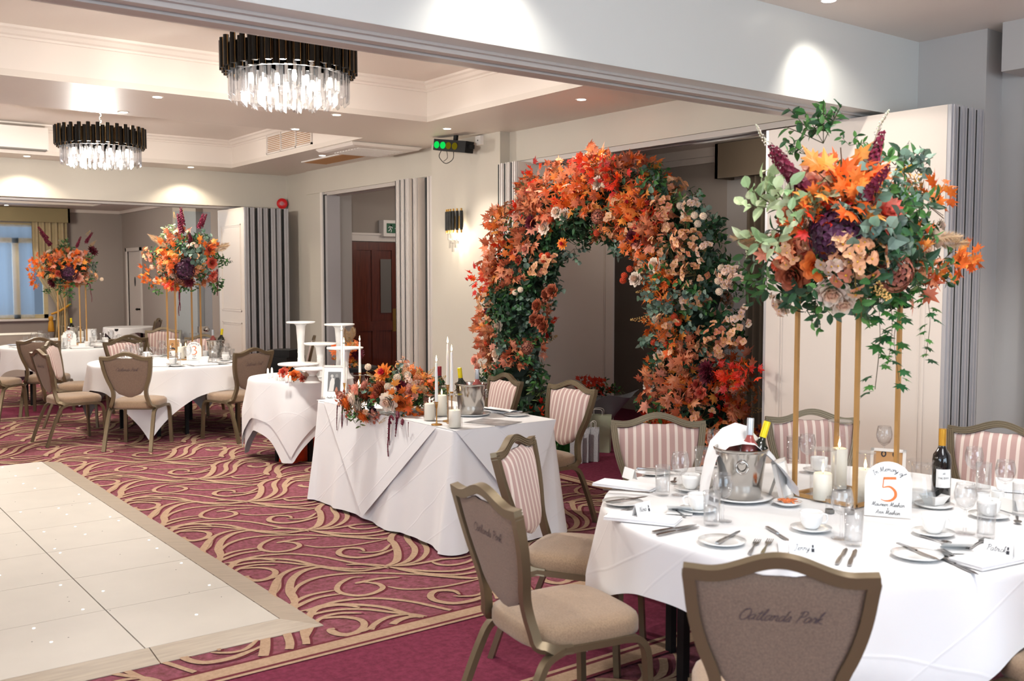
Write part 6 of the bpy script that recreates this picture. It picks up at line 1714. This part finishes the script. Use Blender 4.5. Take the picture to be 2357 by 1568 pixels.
bottle('wine_bottle', (q.x - .03, q.y, bp.z + .02), 'wine bottle with yellow cap leaning in the front ice bucket', M['greenglass'], M['yellow'], (.10, .30), .31)
# draped napkin over the front bucket
def napk(u, v):
    # u along the drape left to right, v depth
    prof = [(-.155, .01), (-.145, .08), (-.128, .15), (-.105, .215), (-.055, .262), (0, .278), (.05, .270), (.10, .222), (.155, .165), (.20, .10), (.195, .07)]
    f = u * (len(prof) - 1); i = min(len(prof) - 2, int(f)); w = f - i
    x = prof[i][0] * (1 - w) + prof[i + 1][0] * w; z = prof[i][1] * (1 - w) + prof[i + 1][1] * w
    sp = .14 + .07 * abs(u - .5) * 2; y = .05 + (v - .5) * sp - (.05 * max(0, abs(u - .5) - .2) * 2.2) - .20 * max(0, u - .55)
    return bp + cr_ * (x + .008 * sin(v * 7) * (.3 + abs(u - .5))) + bd_ * y + V((0, 0, z - .02 + (v - .5) * .07 * (1 - abs(2 * u - 1)) + .010 * sin(v * 6 + u * 3)))
tag(MB().grid(40, 12, napk).build('draped_napkin', M['napkin'], smooth=True), 'white napkin draped over the top of the front ice bucket', 'napkin')
# red wine bottle
p = P5(2165, 1158); fa = math.atan2(-p.y, -p.x)
t = bottle('wine_bottle', p, 'dark red wine bottle with gold cap and white label on the front table', M['darkglass'], M['goldf'], (0, 0), .305, lab=(fa - .55, fa + 1.1))
CAPS = {'A': [[(0, 0), (.35, 1), (.7, 0)], [(.15, .35), (.55, .35)]], 'R': [[(0, 0), (0, 1), (.5, .95), (.5, .55), (0, .5), (.6, 0)]], 'V': [[(0, 1), (.35, 0), (.7, 1)]], 'L': [[(0, 1), (0, 0), (.5, 0)]], 'D': [[(0, 0), (0, 1), (.35, .95), (.6, .5), (.35, .05), (0, 0)]], 'I': [[(.1, 0), (.1, 1)]]}
m = MB(); lr = .0392
for tx, z, s in (('AR', .125, .006), ('VALDIVI', .106, .0075)):
    x = -.42 * len(tx) * s
    for ch in tx:
        for st in CAPS[ch]: m.ribbon([(x + px * s, z + py * s) for px, py in st], .0013, (0, 0, 0), V((1, 0, 0)), V((0, 0, 1)))
        x += (.4 if ch == 'I' else .95) * s
m.v = [(lr * cos(fa + .28 + v[0] / lr), lr * sin(fa + .28 + v[0] / lr), v[2]) for v in m.v]
m.build('lettering', M['ink'], [k for k in COL.objects if k.parent == t and k.name.startswith('label')][0])
# water jug
p = P5(2117, 1164); t = thing('water_jug', 'clear glass water jug behind the number 5 sign', 'jug', p)
MB().lathe([(0, 0), (.050, 0), (.058, .01), (.060, .04), (.048, .09), (.038, .125), (.040, .155), (.052, .185), (.050, .186), (.037, .155), (.035, .125), (.045, .09), (.056, .04), (.052, .012), (0, .008)], seg=36).build('jug_body', M['vglass'], t, smooth=True)
MB().lathe([(0, .009), (.051, .012), (.0555, .04), (.0545, .06), (0, .06)], seg=30).build('water', M['water'], t, smooth=True)
MB().tube(crom([(-.036, -.0, .165), (-.08, 0, .15), (-.085, 0, .10), (-.05, 0, .065)], 5), .006, 8).build('handle', M['vglass'], t, smooth=True); t.rotation_euler = (0, 0, 2.0)
# snack dish, shakers, milk dish
p = P5(1812, 1163); t = thing('snack_dish', 'shallow white dish of orange crisps left of the gold stand', 'dish', p)
MB().lathe([(0, 0), (.03, 0), (.058, .014), (.060, .018), (.055, .016), (.03, .008), (0, .007)], seg=30).build('dish', M['china'], t, smooth=True)
m = MB(); r5 = random.Random(3)
for i in range(26): a = r5.uniform(0, 6.3); q = r5.uniform(0, .036); m.obox((q * cos(a), q * sin(a), .016 + r5.uniform(0, .006)), V((.012 * cos(a * 3), .012 * sin(a * 3), .002)), V((-.005 * sin(a * 3), .005 * cos(a * 3), .001)), V((0, 0, .0012)))
tag(m.build('crisps', M['salmon'], t), kind='stuff')
for (x, y, lb) in ((1910, 1180, 'left clear salt shaker with dark base at the foot of the gold stand'), (1956, 1182, 'right clear pepper shaker with dark base at the foot of the gold stand')):
    t = thing('shaker', lb, 'shaker', P5(x, y)); MB().lathe([(0, .014), (.017, .014), (.015, .05), (.011, .065), (0, .068)], seg=18).build('glass_top', M['glass'], t, smooth=True); MB().lathe([(0, 0), (.018, 0), (.018, .014), (0, .014)], seg=18).build('base', M['greyp'], t)
p = P5(2150, 1165); t = thing('milk_dish', 'square white dish on a plate in front of the red wine bottle', 'dish', p)
MB().lathe([(0, 0), (.06, 0), (.075, .008), (.076, .011), (.05, .007), (0, .007)], seg=34).build('under_plate', M['china'], t, smooth=True); MB().lathe([(0, .008), (.035, .008), (.06, .045), (.057, .046), (.033, .012), (0, .012)], seg=4, a0=.6).build('bowl', M['china'], t)
for (x, y, lb) in ((2262, 1178, 'left small white creamer pot on the saucer at the right'), (2296, 1172, 'right small white creamer pot beside the tumbler')):
    t = tag(MB().lathe([(0, 0), (.02, 0), (.023, .004), (.024, .05), (.022, .052), (.021, .01), (0, .008)], seg=22).build('creamer', M['china'], loc=P5(x, y - 6) + V((0, 0, .012)), smooth='auto'), lb, 'pot')
# tilted white frame with kraft back behind the sign
def picture_frame(p, face, w, h, lean, label, photo=False, kraft=False):
    t = thing('photo_frame', label, 'photo frame', p); t.rotation_euler = (lean, 0, face)
    m = MB(); b = .014
    m.box(-w / 2, -.008, 0, w / 2, .008, b); m.box(-w / 2, -.008, h - b, w / 2, .008, h); m.box(-w / 2, -.008, 0, -w / 2 + b, .008, h); m.box(w / 2 - b, -.008, 0, w / 2, .008, h); m.build('frame', M['trimw'] if not photo else M['paper'], t)
    MB().box(-w / 2 + .01, -.003, .01, w / 2 - .01, .003, h - .01).build('mount', M['kraft'] if kraft else M['paper'], t)
    if kraft:
        m = MB()
        for j, s in enumerate(((-.02, .10), (.03, .10))): m.ribbon([(s[0] + .009 * cos(a), s[1] + .012 * sin(a)) for a in [2 * pi * k / 14 for k in range(15)]], .006, (0, -.0045, .0), V((1, 0, 0)), V((0, 0, 1)))
        m.ribbon([(-.045, .045), (-.01, .055), (.02, .04), (.05, .06)], .02, (0, -.0045, 0), V((1, 0, 0)), V((0, 0, 1))); m.build('print', M['ink'], t)
    MB().quad((-.02, .008, h * .75), (.02, .008, h * .75), (.02, .09, .0), (-.02, .09, .0)).build('easel', M['paper'], t)
    return t
p = P5(2042, 1095); picture_frame((p.x, p.y, TZ), facecam(p) - .1, .155, .125, -.3, 'small white frame with brown kraft face behind the number 5 sign', kraft=True)
p = P5(1812, 1150); o = picture_frame((p.x, p.y, TZ), facecam(p) + 1.2, .12, .17, -.25, 'white photo frame seen from the side between ice bucket and gold stand')
# --- sweetheart table
p = H(768, 918); t = picture_frame((p.x, p.y, TH + .006), facecam(p) - .25, .19, .255, -.22, 'white mounted black and white couple photo leaning on the sweetheart table')
greys = [mat('photo_grey_%d' % i, c, .6) for i, c in enumerate(('#6f6f70', '#b9b8b6', '#3c3c3e', '#cfcdca', '#8d8c8b'))]
m = MB(); m.mi = 0; m.box(-.05, -.0045, .055, .05, -.0035, .205)
def blob(mi, pts): 
    m.mi = mi; b = len(m.v); m.v += [(x, -.0052 - mi * .0001, z) for x, z in pts]; m.face(range(b, b + len(pts)))
blob(2, [(0, .056), (.045, .056), (.044, .14), (.036, .16), (.012, .16), (.002, .13)]); blob(3, [(-.042, .056), (-.004, .056), (.004, .12), (0, .155), (-.02, .16), (-.032, .13), (-.036, .09)])
blob(1, [(-.018 + .011 * cos(a), .172 + .013 * sin(a)) for a in [k * pi / 6 for k in range(12)]]); blob(4, [(.018 + .011 * cos(a), .175 + .014 * sin(a)) for a in [k * pi / 6 for k in range(12)]])
m.build('photograph', greys, t)
p = H(775, 918); t = thing('place_card', 'small card with black script in front of the photo frame', 'place card', (p.x - .05, p.y - .02, TH + .006), facecam(p) - .2)
MB().quad((-.05, 0, 0), (.05, 0, 0), (.05, .01, .03), (-.05, .01, .03)).build('card', M['paper'], t)
m = MB(); handwrite(m, 'Amelia Rose'.replace('R', 'R'), (0, -.001, .008), V((1, 0, 0)), V((0, .3, .95)), .016, .0016, .2); m.build('handwriting', M['ink'], t)
bh = H(1085, 955); t = thing('serving_plate', 'white plate beneath the ice bucket of the sweetheart table', 'plate', bh)
MB().lathe([(0, 0), (.09, 0), (.13, .012), (.132, .015), (.09, .008), (0, .008)], seg=40).build('plate', M['china'], t, smooth=True)
bucket((bh.x, bh.y, bh.z + .008), .98, 'polished ice bucket holding yellow and silver capped bottles on the sweetheart table', facecam(bh) + 1.3)
q = bh - cr_ * .05 + bd_ * .02; bottle('wine_bottle', (q.x, q.y, bh.z + .015), 'green wine bottle with yellow cap in the sweetheart ice bucket', M['greenglass'], M['yellow'], (-.03, -.10), .30)
q = bh + cr_ * .035; bottle('wine_bottle', (q.x, q.y, bh.z + .015), 'rose bottle with pale silver cap in the sweetheart ice bucket', M['rose_wine'], M['silverf'], (0, .02), .29)
q = H(1012, 938); bottle('wine_bottle', q, 'red capped bottle behind the sweetheart candles', M['darkglass'], M['redf'], (0, 0), .29)
def flat_napkin(p, rz, sx, sy, lb):
    t = tag(MB().grid(10, 8, lambda u, v: ((u - .5) * sx, (v - .5) * sy, .018 + .006 * sin(u * 4 + v * 2))).box(-sx / 2, -sy / 2, 0, sx / 2, sy / 2, .012).build('napkin', M['napkin'], loc=p, rz=rz), lb, 'napkin')
flat_napkin(H(1150, 948), .2, .13, .30, 'folded white napkin lying behind the sweetheart ice bucket')
place('plate', 'HT', H(1188, 957), 0, TH + .006)
def rngH(a): x0, y0, x1, y1 = a; A_ = H(x0, y0); B_ = H(x1, y1); d = B_ - A_; return (A_ + B_) / 2, math.atan2(d.y, d.x) - pi / 2
for k, a, z in (('knife', (1160, 958, 1225, 952), .012), ('fork', (1180, 962, 1138, 948), 0), ('fork', (1192, 960, 1150, 949), 0)):
    p, r = rngH(a); place(k, 'HT', p, r, TH + .006 + z)
p = H(1135, 972); t = tag(MB().box(-.11, -.15, 0, .11, .15, .0015).build('printed_sheet', mat('print_grey', '#a9a6a6', .3, noise=.5, nscale=12), loc=(p.x, p.y, TH + .006), rz=.35), 'grey printed photograph lying flat beside the sweetheart ice bucket', 'photo print')
# --- cake stands
def cake_stand(px, py, r, h, dist, label, deco=True):
    z = TH + .007; d = dist
    v = atd(px, py, d)
    t = thing('cake_stand', label, 'cake stand', (v.x, v.y, z), 0, 'white pedestal cake stands')
    h = v.z - z
    MB().lathe([(0, h - .012), (r - .004, h - .012), (r, h - .006), (r, h), (r - .003, h + .002), (0, h)], seg=40).build('cake_plate', M['icing'], t, smooth='auto')
    w = .038; MB().lathe([(0, 0), (w * 2.1, 0), (w * 2.1, .008), (w * 1.5, .02), (w * 1.0, .06), (w * .8, h * .35), (w * .85, h * .6), (w * 1.15, h - .04), (w * 1.7, h - .014), (0, h - .012)], seg=30).build('pedestal', M['icing'], t, smooth=True)
    if deco and h > .25:
        m = MB()
        for i in range(30):
            a = i * 1.3; zz = .06 + (h - .12) * i / 30; m.lathe([(0, -.004), (.005, 0), (0, .005)], (w * .86 * cos(a), w * .86 * sin(a), zz), 6)
        m.build('icing_beads', M['icing'], t)
    return t
cake_stand(692, 741, .135, 0, 9.35, 'tallest white pedestal cake stand at the left of the group')
cake_stand(781, 746, .142, 0, 9.3, 'tall white pedestal cake stand at the right rear')
cake_stand(737, 790, .150, 0, 9.1, 'medium white cake stand in the centre of the group')
cake_stand(794, 800, .165, 0, 8.95, 'medium white cake stand at the right, lower than the tall rear one')
cake_stand(687, 837, .185, 0, 8.95, 'wide low white cake stand in front at the left', False)
cake_stand(719, 848, .150, 0, 8.6, 'lowest white cake stand nearest us on a thick foot', False)
# favours and small blooms on the cake table
for i, (x, y) in enumerate(((617, 872), (626, 870), (636, 876), (647, 876), (656, 876), (668, 882), (660, 882))):
    p = onz(x, y, TH + .007)
    o = tag(MB().lathe([(0, 0), (.012, 0), (.013, .02), (.009, .06 if i > 1 else .085), (.004, .065 if i > 1 else .095), (0, .066 if i > 1 else .097)], seg=12).build('cake_figure', M['waxw'], loc=p, smooth=True), 'x', 'ornament'); reg('fav', o, 'small white cake table ornament, {} in the row', 'small white ornaments on the cake table')
def bloom_thing(kind, px, py, dep, sc, label, d=None):
    v = atd(px, py, dep); o = inst(FNAME[kind], F[kind][0], None, v, (d or V((-.5, -.5, .7))).to_track_quat('Z', 'Y').to_matrix(), sc); o.location.z = max(v.z, TH + .007 + .042 * sc); return tag(o, label, 'flower')
bloom_thing('rc', 652, 858, 8.8, 1.1, 'coral rose lying left of the low cake stands', V((-.6, -.4, .5)))
bloom_thing('ro', 677, 868, 8.7, 1.2, 'orange rose lying at the front of the cake table')
bloom_thing('rw', 709, 873, 8.62, 1.25, 'cream rose at the foot of the lowest cake stand')
bloom_thing('rc', 698, 880, 8.6, .8, 'small red rose tucked beneath the cream rose')
bloom_thing('rc', 699, 865, 8.65, .7, 'small coral rose just above the cream rose')
bloom_thing('mo', 668, 852, 8.9, .35, 'small orange leaf spray behind the white ornaments')
# vase with flowers behind the cake table
p = atd(800, 862, 10.05); t = thing('flower_vase', 'glass vase of orange and burgundy flowers with pampas behind the cake stands', 'vase', (p.x, p.y, TH + .02))
MB().lathe([(0, 0), (.05, 0), (.055, .1), (.05, .2), (.06, .22), (.057, .22), (.046, .2), (.05, .1), (.046, .01), (0, .01)], seg=28).build('glass', M['vglass'], t, smooth=True)
rnd.seed(31); vc = atd(800, 822, 10.05)
for kd, x, y, s in (('pa', 800, 790, .9), ('pa', 810, 785, .8), ('pw', 815, 795, 1.2), ('mo', 795, 815, 1.0), ('do', 805, 825, .9), ('dm', 822, 815, 1.3), ('bg', 780, 828, .8), ('bg', 815, 805, .9), ('mo', 785, 830, .8), ('lg', 805, 835, .7), ('mo', 800, 835, .8), ('oo', 812, 800, .7), ('bg', 808, 795, .8)):
    q = atd(x, y, 10.0); put(t, kd, q, (q - vc) * 2 - CF * .5 + V((0, 0, .2)), s)
p = V((t.location.x, t.location.y, 0)); q = thing('plant_table', 'small round black table holding the vase behind the cake stands', 'table', p)
MB().lathe([(0, .73), (.3, .73), (.3, .765), (0, .765)], seg=30).build('tabletop', M['black'], q); MB().lathe([(.03, .02), (.03, .73), (0, .73)], seg=10).build('column', M['black'], q); MB().lathe([(0, 0), (.2, 0), (.2, .02), (0, .03)], seg=24).build('base', M['black'], q)
# orange bag below the cake table
p = onz(690, 1058, 0); t = thing('carrier_bag', 'shiny orange carrier bag on the carpet beneath the cake table', 'bag', (p.x, p.y, 0), .5)
m = MB(); m.grid(12, 8, lambda u, v: (-.19 + .38 * u, -.07 + .015 * sin(u * 9) + .02 * v, .0 + .26 * v + .015 * sin(u * 14) * v)); m.grid(12, 8, lambda u, v: (-.19 + .38 * u, .09 - .015 * sin(u * 9) - .03 * v, .26 * v)); m.box(-.19, -.07, 0, .19, .09, .01)
m.quad((-.19, -.07, 0), (-.19, .09, 0), (-.19, .06, .26), (-.19, -.05, .26)); m.quad((.19, -.07, 0), (.19, .09, 0), (.19, .06, .26), (.19, -.05, .26)); m.build('bag_body', M['orangebag'], t)
m = MB(); m.tube(crom([(-.06, 0, .25), (-.05, 0, .34), (.05, 0, .34), (.06, 0, .25)], 5), .008, 6); m.build('handle', M['orangebag'], t)
# black case by the far folded panels
p = atd(655, 850, 11.2); t = thing('equipment_case', 'black equipment case on a stand behind the cake table', 'case', (p.x, p.y, 0), .6)
MB().box(-.2, -.15, .45, .2, .15, .78).build('body', M['black'], t); MB().box(-.16, -.16, .78, .1, .12, .86).build('lid', M['black'], t)
for a in (-.17, .17): MB().box(a - .02, -.13, 0, a + .02, .13, .04).build('foot', M['black'], t); MB().box(a - .015, -.02, .04, a + .015, .02, .45).build('leg', M['black'], t)
# gifts by the arch
def gift(px, py, w, d, h, mt, rz, label, handle=True):
    p = onz(px, py, 0); t = thing('gift_bag', label, 'gift bag', (p.x, p.y, 0), rz)
    m = MB(); m.v += [(-w / 2, -d / 2, 0), (w / 2, -d / 2, 0), (w / 2, d / 2, 0), (-w / 2, d / 2, 0), (-w / 2 * 1.04, -d / 2, h), (w / 2 * 1.04, -d / 2, h), (w / 2 * 1.04, d / 2, h), (-w / 2 * 1.04, d / 2, h), (-w / 2 * .95, 0, h * .5), (w / 2 * .95, 0, h * .5)]
    for f in ((3, 2, 1, 0), (0, 1, 5, 4), (2, 3, 7, 6), (1, 9, 5), (1, 2, 9), (2, 6, 9), (3, 8, 7), (3, 0, 8), (0, 4, 8)): m.face(f)
    m.build('bag_body', mt, t)
    if handle:
        m = MB()
        for y in (-d / 2, d / 2): m.tube(crom([(-w * .2, y, h - .005), (-w * .17, y, h + .05), (w * .17, y, h + .05), (w * .2, y, h - .005)], 5), .003, 5)
        m.build('handle', M['whitep'], t)
gift(1365, 1062, .10, .07, .31, M['giftw'], -.9, 'tall white patterned gift bag, rightmost of the two slim ones')
gift(1343, 1064, .10, .07, .31, M['giftw'], -.9, 'tall white patterned gift bag, second from the right')
gift(1326, 1066, .11, .08, .28, M['giftw'], -.7, 'white patterned gift bag partly behind the striped chair leg')
gift(1376, 1040, .24, .10, .36, M['giftg'], -.9, 'pale sage green gift bag behind the slim white ones')
gift(1300, 1040, .22, .12, .34, M['giftgreen'], -.8, 'bright green gift bag behind the striped chair at the sweetheart table')
# wrapped bouquet
p = onz(1375, 1030, 0); t = thing('wrapped_bouquet', 'bouquet wrapped in grey tissue resting on the gift bags beside the arch', 'bouquet', (p.x + .05, p.y, 0))
base = atd(1385, 985, depth_of(p) + .05) - V(t.location); tipc = atd(1385, 915, depth_of(p) + .1) - V(t.location)
def wrapf(u, v):
    a = u * 2 * pi; r = .05 + .20 * v + .02 * sin(a * 5) * v; c = base.lerp(tipc, v)
    return c + cr_ * (r * cos(a) * (1 + .45 * v * max(0, cos(a)))) + bd_ * (r * sin(a) * .7) + V((0, 0, .03 * sin(a * 4 + 1) * v + .05 * v * cos(a)))
MB().grid(48, 8, wrapf).build('tissue_wrap', M['wrap'], t, smooth=True)
m = MB(); m.tube([tuple(base + V((0, 0, .02))), (0, 0, .03)], .03, 10); m.build('stems', M['giftgreen'], t)
rnd.seed(5)
for kd, x, y, s in (('md', 1355, 905, .9), ('md', 1370, 895, .8), ('md', 1385, 900, .9), ('md', 1348, 890, .8), ('md', 1400, 905, .8), ('dm', 1375, 908, 1.0), ('lg', 1395, 900, .9), ('ol', 1412, 905, .8), ('md', 1340, 880, .7), ('lg', 1365, 912, .8), ('dg', 1385, 915, 1.0)):
    q = atd(x, y, depth_of(p) + .08); put(t, kd, q, V((0, 0, 1)) - CF * .4, s)

# ================================================================== PLACE SETTINGS ON THE TWO FARTHER TABLES
def setting(T, tb, angs, seed, cups=True):
    r = random.Random(seed)
    for a_ in angs:
        a = radians(a_); rad = V((cos(a), sin(a), 0)); tan = V((-sin(a), cos(a), 0)); face = a + pi / 2 + pi
        c = T + rad * .72
        place('napkin', tb, c, a + pi / 2, TZ)
        place('card', tb, c + rad * -.0, a - pi / 2 + r.uniform(-.3, .3) + pi, TZ + .012)
        place('plate', tb, c + tan * .20 + rad * .0, 0, TZ); place('knife', tb, c + tan * .20, a + r.uniform(-.4, .4), TZ + .012)
        place('fork', tb, c + tan * .14 - rad * .02, a + pi / 2, TZ); place('knife', tb, c - tan * .14 - rad * .02, a + pi / 2, TZ)
        place('wine_glass', tb, c - rad * .22 - tan * (.10 + r.uniform(-.03, .03)), 0, TZ)
        place('tumbler', tb, c - rad * .17 - tan * (.19 + r.uniform(-.02, .02)), 0, TZ)
        if cups and r.random() < .9:
            q = c - rad * .20 + tan * .10; place('saucer', tb, q, 0, TZ); place('cup', tb, q, r.uniform(0, 6), TZ + .007)
setting(T3, 'T3', (-160, -125, -88, -50, -14, 25, 65, 100, 135, 170), 4)
setting(T8, 'T8', (-165, -130, -95, -60, -22, 15, 55, 95, 140), 9)
def P3(x, y): return onz(x, y, TZ)
for (x, y, r, h, ch, cr, lv, lc) in ((417, 826, .055, .20, .13, .036, 'clear candle vase at the left inside the middle gold stand', 'lit ivory candle in the left vase on the table marked 3'), (445, 818, .045, .26, .12, .034, 'tall narrow candle vase behind the number 3 sign', 'ivory candle behind the number 3 sign'), (428, 822, .045, .20, .12, .034, 'candle vase in the middle of the table marked 3', 'ivory candle in the middle vase of the table marked 3')):
    candle_vase(P3(x, y), r, h, ch, cr, lv, lc, 'T3')
for (x, y, r, h, ch, cr, lv, lc) in ((147, 790, .06, .24, .10, .036, 'wide candle vase on the far left table', 'ivory candle in the wide vase on the far left table'), (187, 786, .05, .18, .14, .036, 'candle vase glowing beside the far photo frame', 'lit ivory candle beside the far left photo frame')):
    candle_vase(P3(x, y), r, h, ch, cr, lv, lc, 'T8')
q = P3(497, 822); bucket((q.x, q.y, TZ), .95, 'ice bucket with two bottles on the table marked 3', .5)
a = q - cr_ * .03; bottle('wine_bottle', (a.x, a.y, TZ + .015), 'silver capped rose bottle in the bucket of the table marked 3', M['rose_wine'], M['silverf'], (0, 0), .30)
a = q + cr_ * .03 + bd_ * .02; bottle('wine_bottle', (a.x, a.y, TZ + .015), 'yellow capped bottle leaning in the bucket of the table marked 3', M['greenglass'], M['yellow'], (.05, .12), .31)
q = P3(172, 784); bucket((q.x, q.y, TZ), .95, 'ice bucket at the back of the far left table', .5)
a = q - cr_ * .03; bottle('wine_bottle', (a.x, a.y, TZ + .015), 'yellow capped bottle in the far left ice bucket', M['greenglass'], M['yellow'], (0, -.05), .31)
p = P3(372, 820); t = thing('water_jug', 'clear water jug on the table marked 3', 'jug', p)
MB().lathe([(0, 0), (.050, 0), (.060, .04), (.048, .09), (.038, .125), (.052, .185), (.050, .186), (.035, .125), (.045, .09), (.056, .04), (0, .008)], seg=28).build('jug_body', M['vglass'], t, smooth=True); MB().lathe([(0, .009), (.0555, .04), (.05, .08), (0, .08)], seg=24).build('water', M['water'], t)
p = P3(210, 788); picture_frame((p.x, p.y, TZ), facecam(p) + .1, .15, .19, -.2, 'white framed print on the far left round table')
p = P3(400, 812); picture_frame((p.x, p.y, TZ), facecam(p) - .3, .15, .17, -.2, 'brown backed photo frame on the table marked 3', kraft=True)
EXPO = 0.12
# ================================================================== LIGHT + CAMERA
def downlight(x, y, z, e=60, ang=75, col=(1, .88, .72), fixture=True, aim=None):
    if fixture:
        t = thing('downlight', 'x', 'downlight', (x, y, z), 0, 'ceiling downlights')
        MB().lathe([(.034, -.003), (.048, -.004), (.050, 0), (.034, 0)], seg=20).build('bezel', M['trimw'], t)
        MB().lathe([(0, -.0045), (.036, -.0045), (.036, -.002)], seg=20).build('lamp', M['dl'], t)
        reg('dl', t, 'small round recessed ceiling light, {} among the downlights')
    l = bpy.data.lights.new('downlight_lamp', 'SPOT'); l.energy = e; l.color = col; l.spot_size = radians(ang); l.spot_blend = .5; l.shadow_soft_size = .03
    o = bpy.data.objects.new('downlight_lamp', l); COL.objects.link(o); o.location = (x, y, z - .03)
    if aim: l.spot_blend = 1.0; o.rotation_euler = V(aim).to_track_quat('-Z', 'Y').to_euler()
    return o
E0 = 60
for (x, y) in ((2.6, 8.176), (2.597, 9.104), (4.159, 8.10), (4.234, 9.122), (5.405, 8.20), (1.0, 8.6), (1.0, 13.06), (5.4, 6.2), (5.4, 10.9)):
    downlight(x, y, ZS, E0, 88, (1, .93, .83))
for (x, y) in ((4.584, 13.10), (2.60, 13.10), (.6, 13.10)): downlight(x, y, ZS, 36, 128, (1, .88, .70))
downlight(4.514, 3.219, ZS, 38, 104, (1, .95, .86), aim=(.42, .12, -1)); downlight(2.45, 3.219, ZS, 45, 110, (1, .95, .88), aim=(.05, .1, -1)); downlight(.6, 3.219, ZS, 60, 100, (1, .93, .84)); downlight(5.3, 1.9, ZS, 60, 88, (1, .93, .84))
for (x, y) in ((2.6, 1.5), (3.9, 2.1)): downlight(x, y, ZS, 75, 120, (1, .97, .93))  # added downlights above the view, brightening the front table top
for (x, y) in ((3.8, 21.1), (4.4, 14.6), (2.2, 14.6)): downlight(x, y, 3.05, E0, 88, (1, .93, .83))
def area(name, loc, rot, sx, sy, e, col):
    l = bpy.data.lights.new(name, 'AREA'); l.shape = 'RECTANGLE'; l.size = sx; l.size_y = sy; l.energy = e; l.color = col
    o = bpy.data.objects.new(name, l); COL.objects.link(o); o.location = loc; o.rotation_euler = rot; return o
DAY = (.70, .85, 1.0)
# daylight entering by the windows of the near room (behind the camera)
area('daylight_panel', (1.0, -3.9, 1.7), (radians(90), 0, 0), 5.0, 2.2, 220, DAY)
area('daylight_panel', (-4.9, 1.0, 1.7), (radians(90), 0, radians(-90)), 4.0, 2.2, 180, DAY)  # cool area light standing before the solid left wall
area('daylight_panel', (3.4, FY + .5, 1.8), (radians(-90), 0, 0), 2.2, 1.8, 25, DAY)
area('daylight_panel', (8.7, 6.4, 1.7), (radians(90), 0, radians(90)), 1.6, 1.6, 3, DAY)
for (x, y) in ((2.83, 6.27), (2.81, 10.9)):
    l = bpy.data.lights.new('chandelier_lamp', 'POINT'); l.energy = 185; l.color = (1, .95, .88); l.shadow_soft_size = .12
    o = bpy.data.objects.new('chandelier_lamp', l); COL.objects.link(o); o.location = (x, y, 2.82)
    l = bpy.data.lights.new('chandelier_uplamp', 'POINT'); l.energy = 22; l.color = (1, .88, .72); l.shadow_soft_size = .1
    o = bpy.data.objects.new('chandelier_uplamp', l); COL.objects.link(o); o.location = (x, y, 3.33)
for c in ((-2.5, 6.2), (-2.5, 11)):  # added lamps without fixtures, filling the unseen left of the room
    l = bpy.data.lights.new('left_room_fill', 'POINT'); l.energy = 130; l.color = (1, .95, .89); l.shadow_soft_size = .4
    o = bpy.data.objects.new('left_room_fill', l); COL.objects.link(o); o.location = (c[0], c[1], 2.8)
l = bpy.data.lights.new('far_fill', 'POINT'); l.energy = 230; l.color = (1, .93, .82); l.shadow_soft_size = .4  # added lamp without a fixture, brightens the far room walls
o = bpy.data.objects.new('far_fill', l); COL.objects.link(o); o.location = (2.5, 17.5, 2.8)
l = bpy.data.lights.new('near_fill', 'POINT'); l.energy = 95; l.color = (.94, .97, 1); l.shadow_soft_size = .5  # added overhead light, no fixture, lifts the near room and front table
o = bpy.data.objects.new('near_fill', l); COL.objects.link(o); o.location = (2.4, .6, 2.9)

w = bpy.data.worlds.new('world'); scene.world = w; w.use_nodes = True
w.node_tree.nodes['Background'].inputs['Color'].default_value = (.62, .70, .80, 1)
w.node_tree.nodes['Background'].inputs['Strength'].default_value = .30
# close the near room behind the camera: wall with window openings
m = MB(); m.box(-5, -4.2, 0, 6.4, -4, .7); m.box(-5, -4.2, 2.8, 6.4, -4, 3.7); m.box(-5, -4.2, .7, -1.5, -4, 2.8); m.box(3.5, -4.2, .7, 6.4, -4, 2.8)
struct(m.build('wall_front', M['wall']))

cam = bpy.data.cameras.new('camera'); co = bpy.data.objects.new('camera', cam); COL.objects.link(co)
cam.sensor_fit = 'HORIZONTAL'; cam.sensor_width = 36; cam.lens = FPX * 36 / W_
rot = Matrix((CR, UPV, -FWD)).transposed()
co.matrix_world = Matrix.Translation(CAM) @ rot.to_4x4()
cam.clip_start = .05; cam.clip_end = 100
cam.dof.use_dof = True; cam.dof.focus_distance = 7.0; cam.dof.aperture_fstop = 4.0
scene.camera = co
flush_reg()
vs = scene.view_settings; vs.view_transform = 'Standard'; vs.look = 'None'; vs.gamma = 1; vs.exposure = EXPO
try: vs.use_curve_mapping = False
except Exception: pass
for (x, y, z, e) in ((8.0, 11.2, 2.7, 26), (7.6, 6.6, 2.8, 16)):  # weak lights added with no fixture to lift the alcove and side room
    l = bpy.data.lights.new('side_room_fill', 'POINT'); l.energy = e; l.color = (1, .9, .8); l.shadow_soft_size = .3
    o = bpy.data.objects.new('side_room_fill', l); COL.objects.link(o); o.location = (x, y, z)
c = scene.cycles
c.max_bounces = 5; c.diffuse_bounces = 3; c.glossy_bounces = 2; c.transmission_bounces = 3; c.transparent_max_bounces = 16
c.caustics_reflective = False; c.caustics_refractive = False; c.sample_clamp_indirect = 6; c.use_denoising = True
c.use_adaptive_sampling = True; c.adaptive_threshold = .08; c.adaptive_min_samples = 16
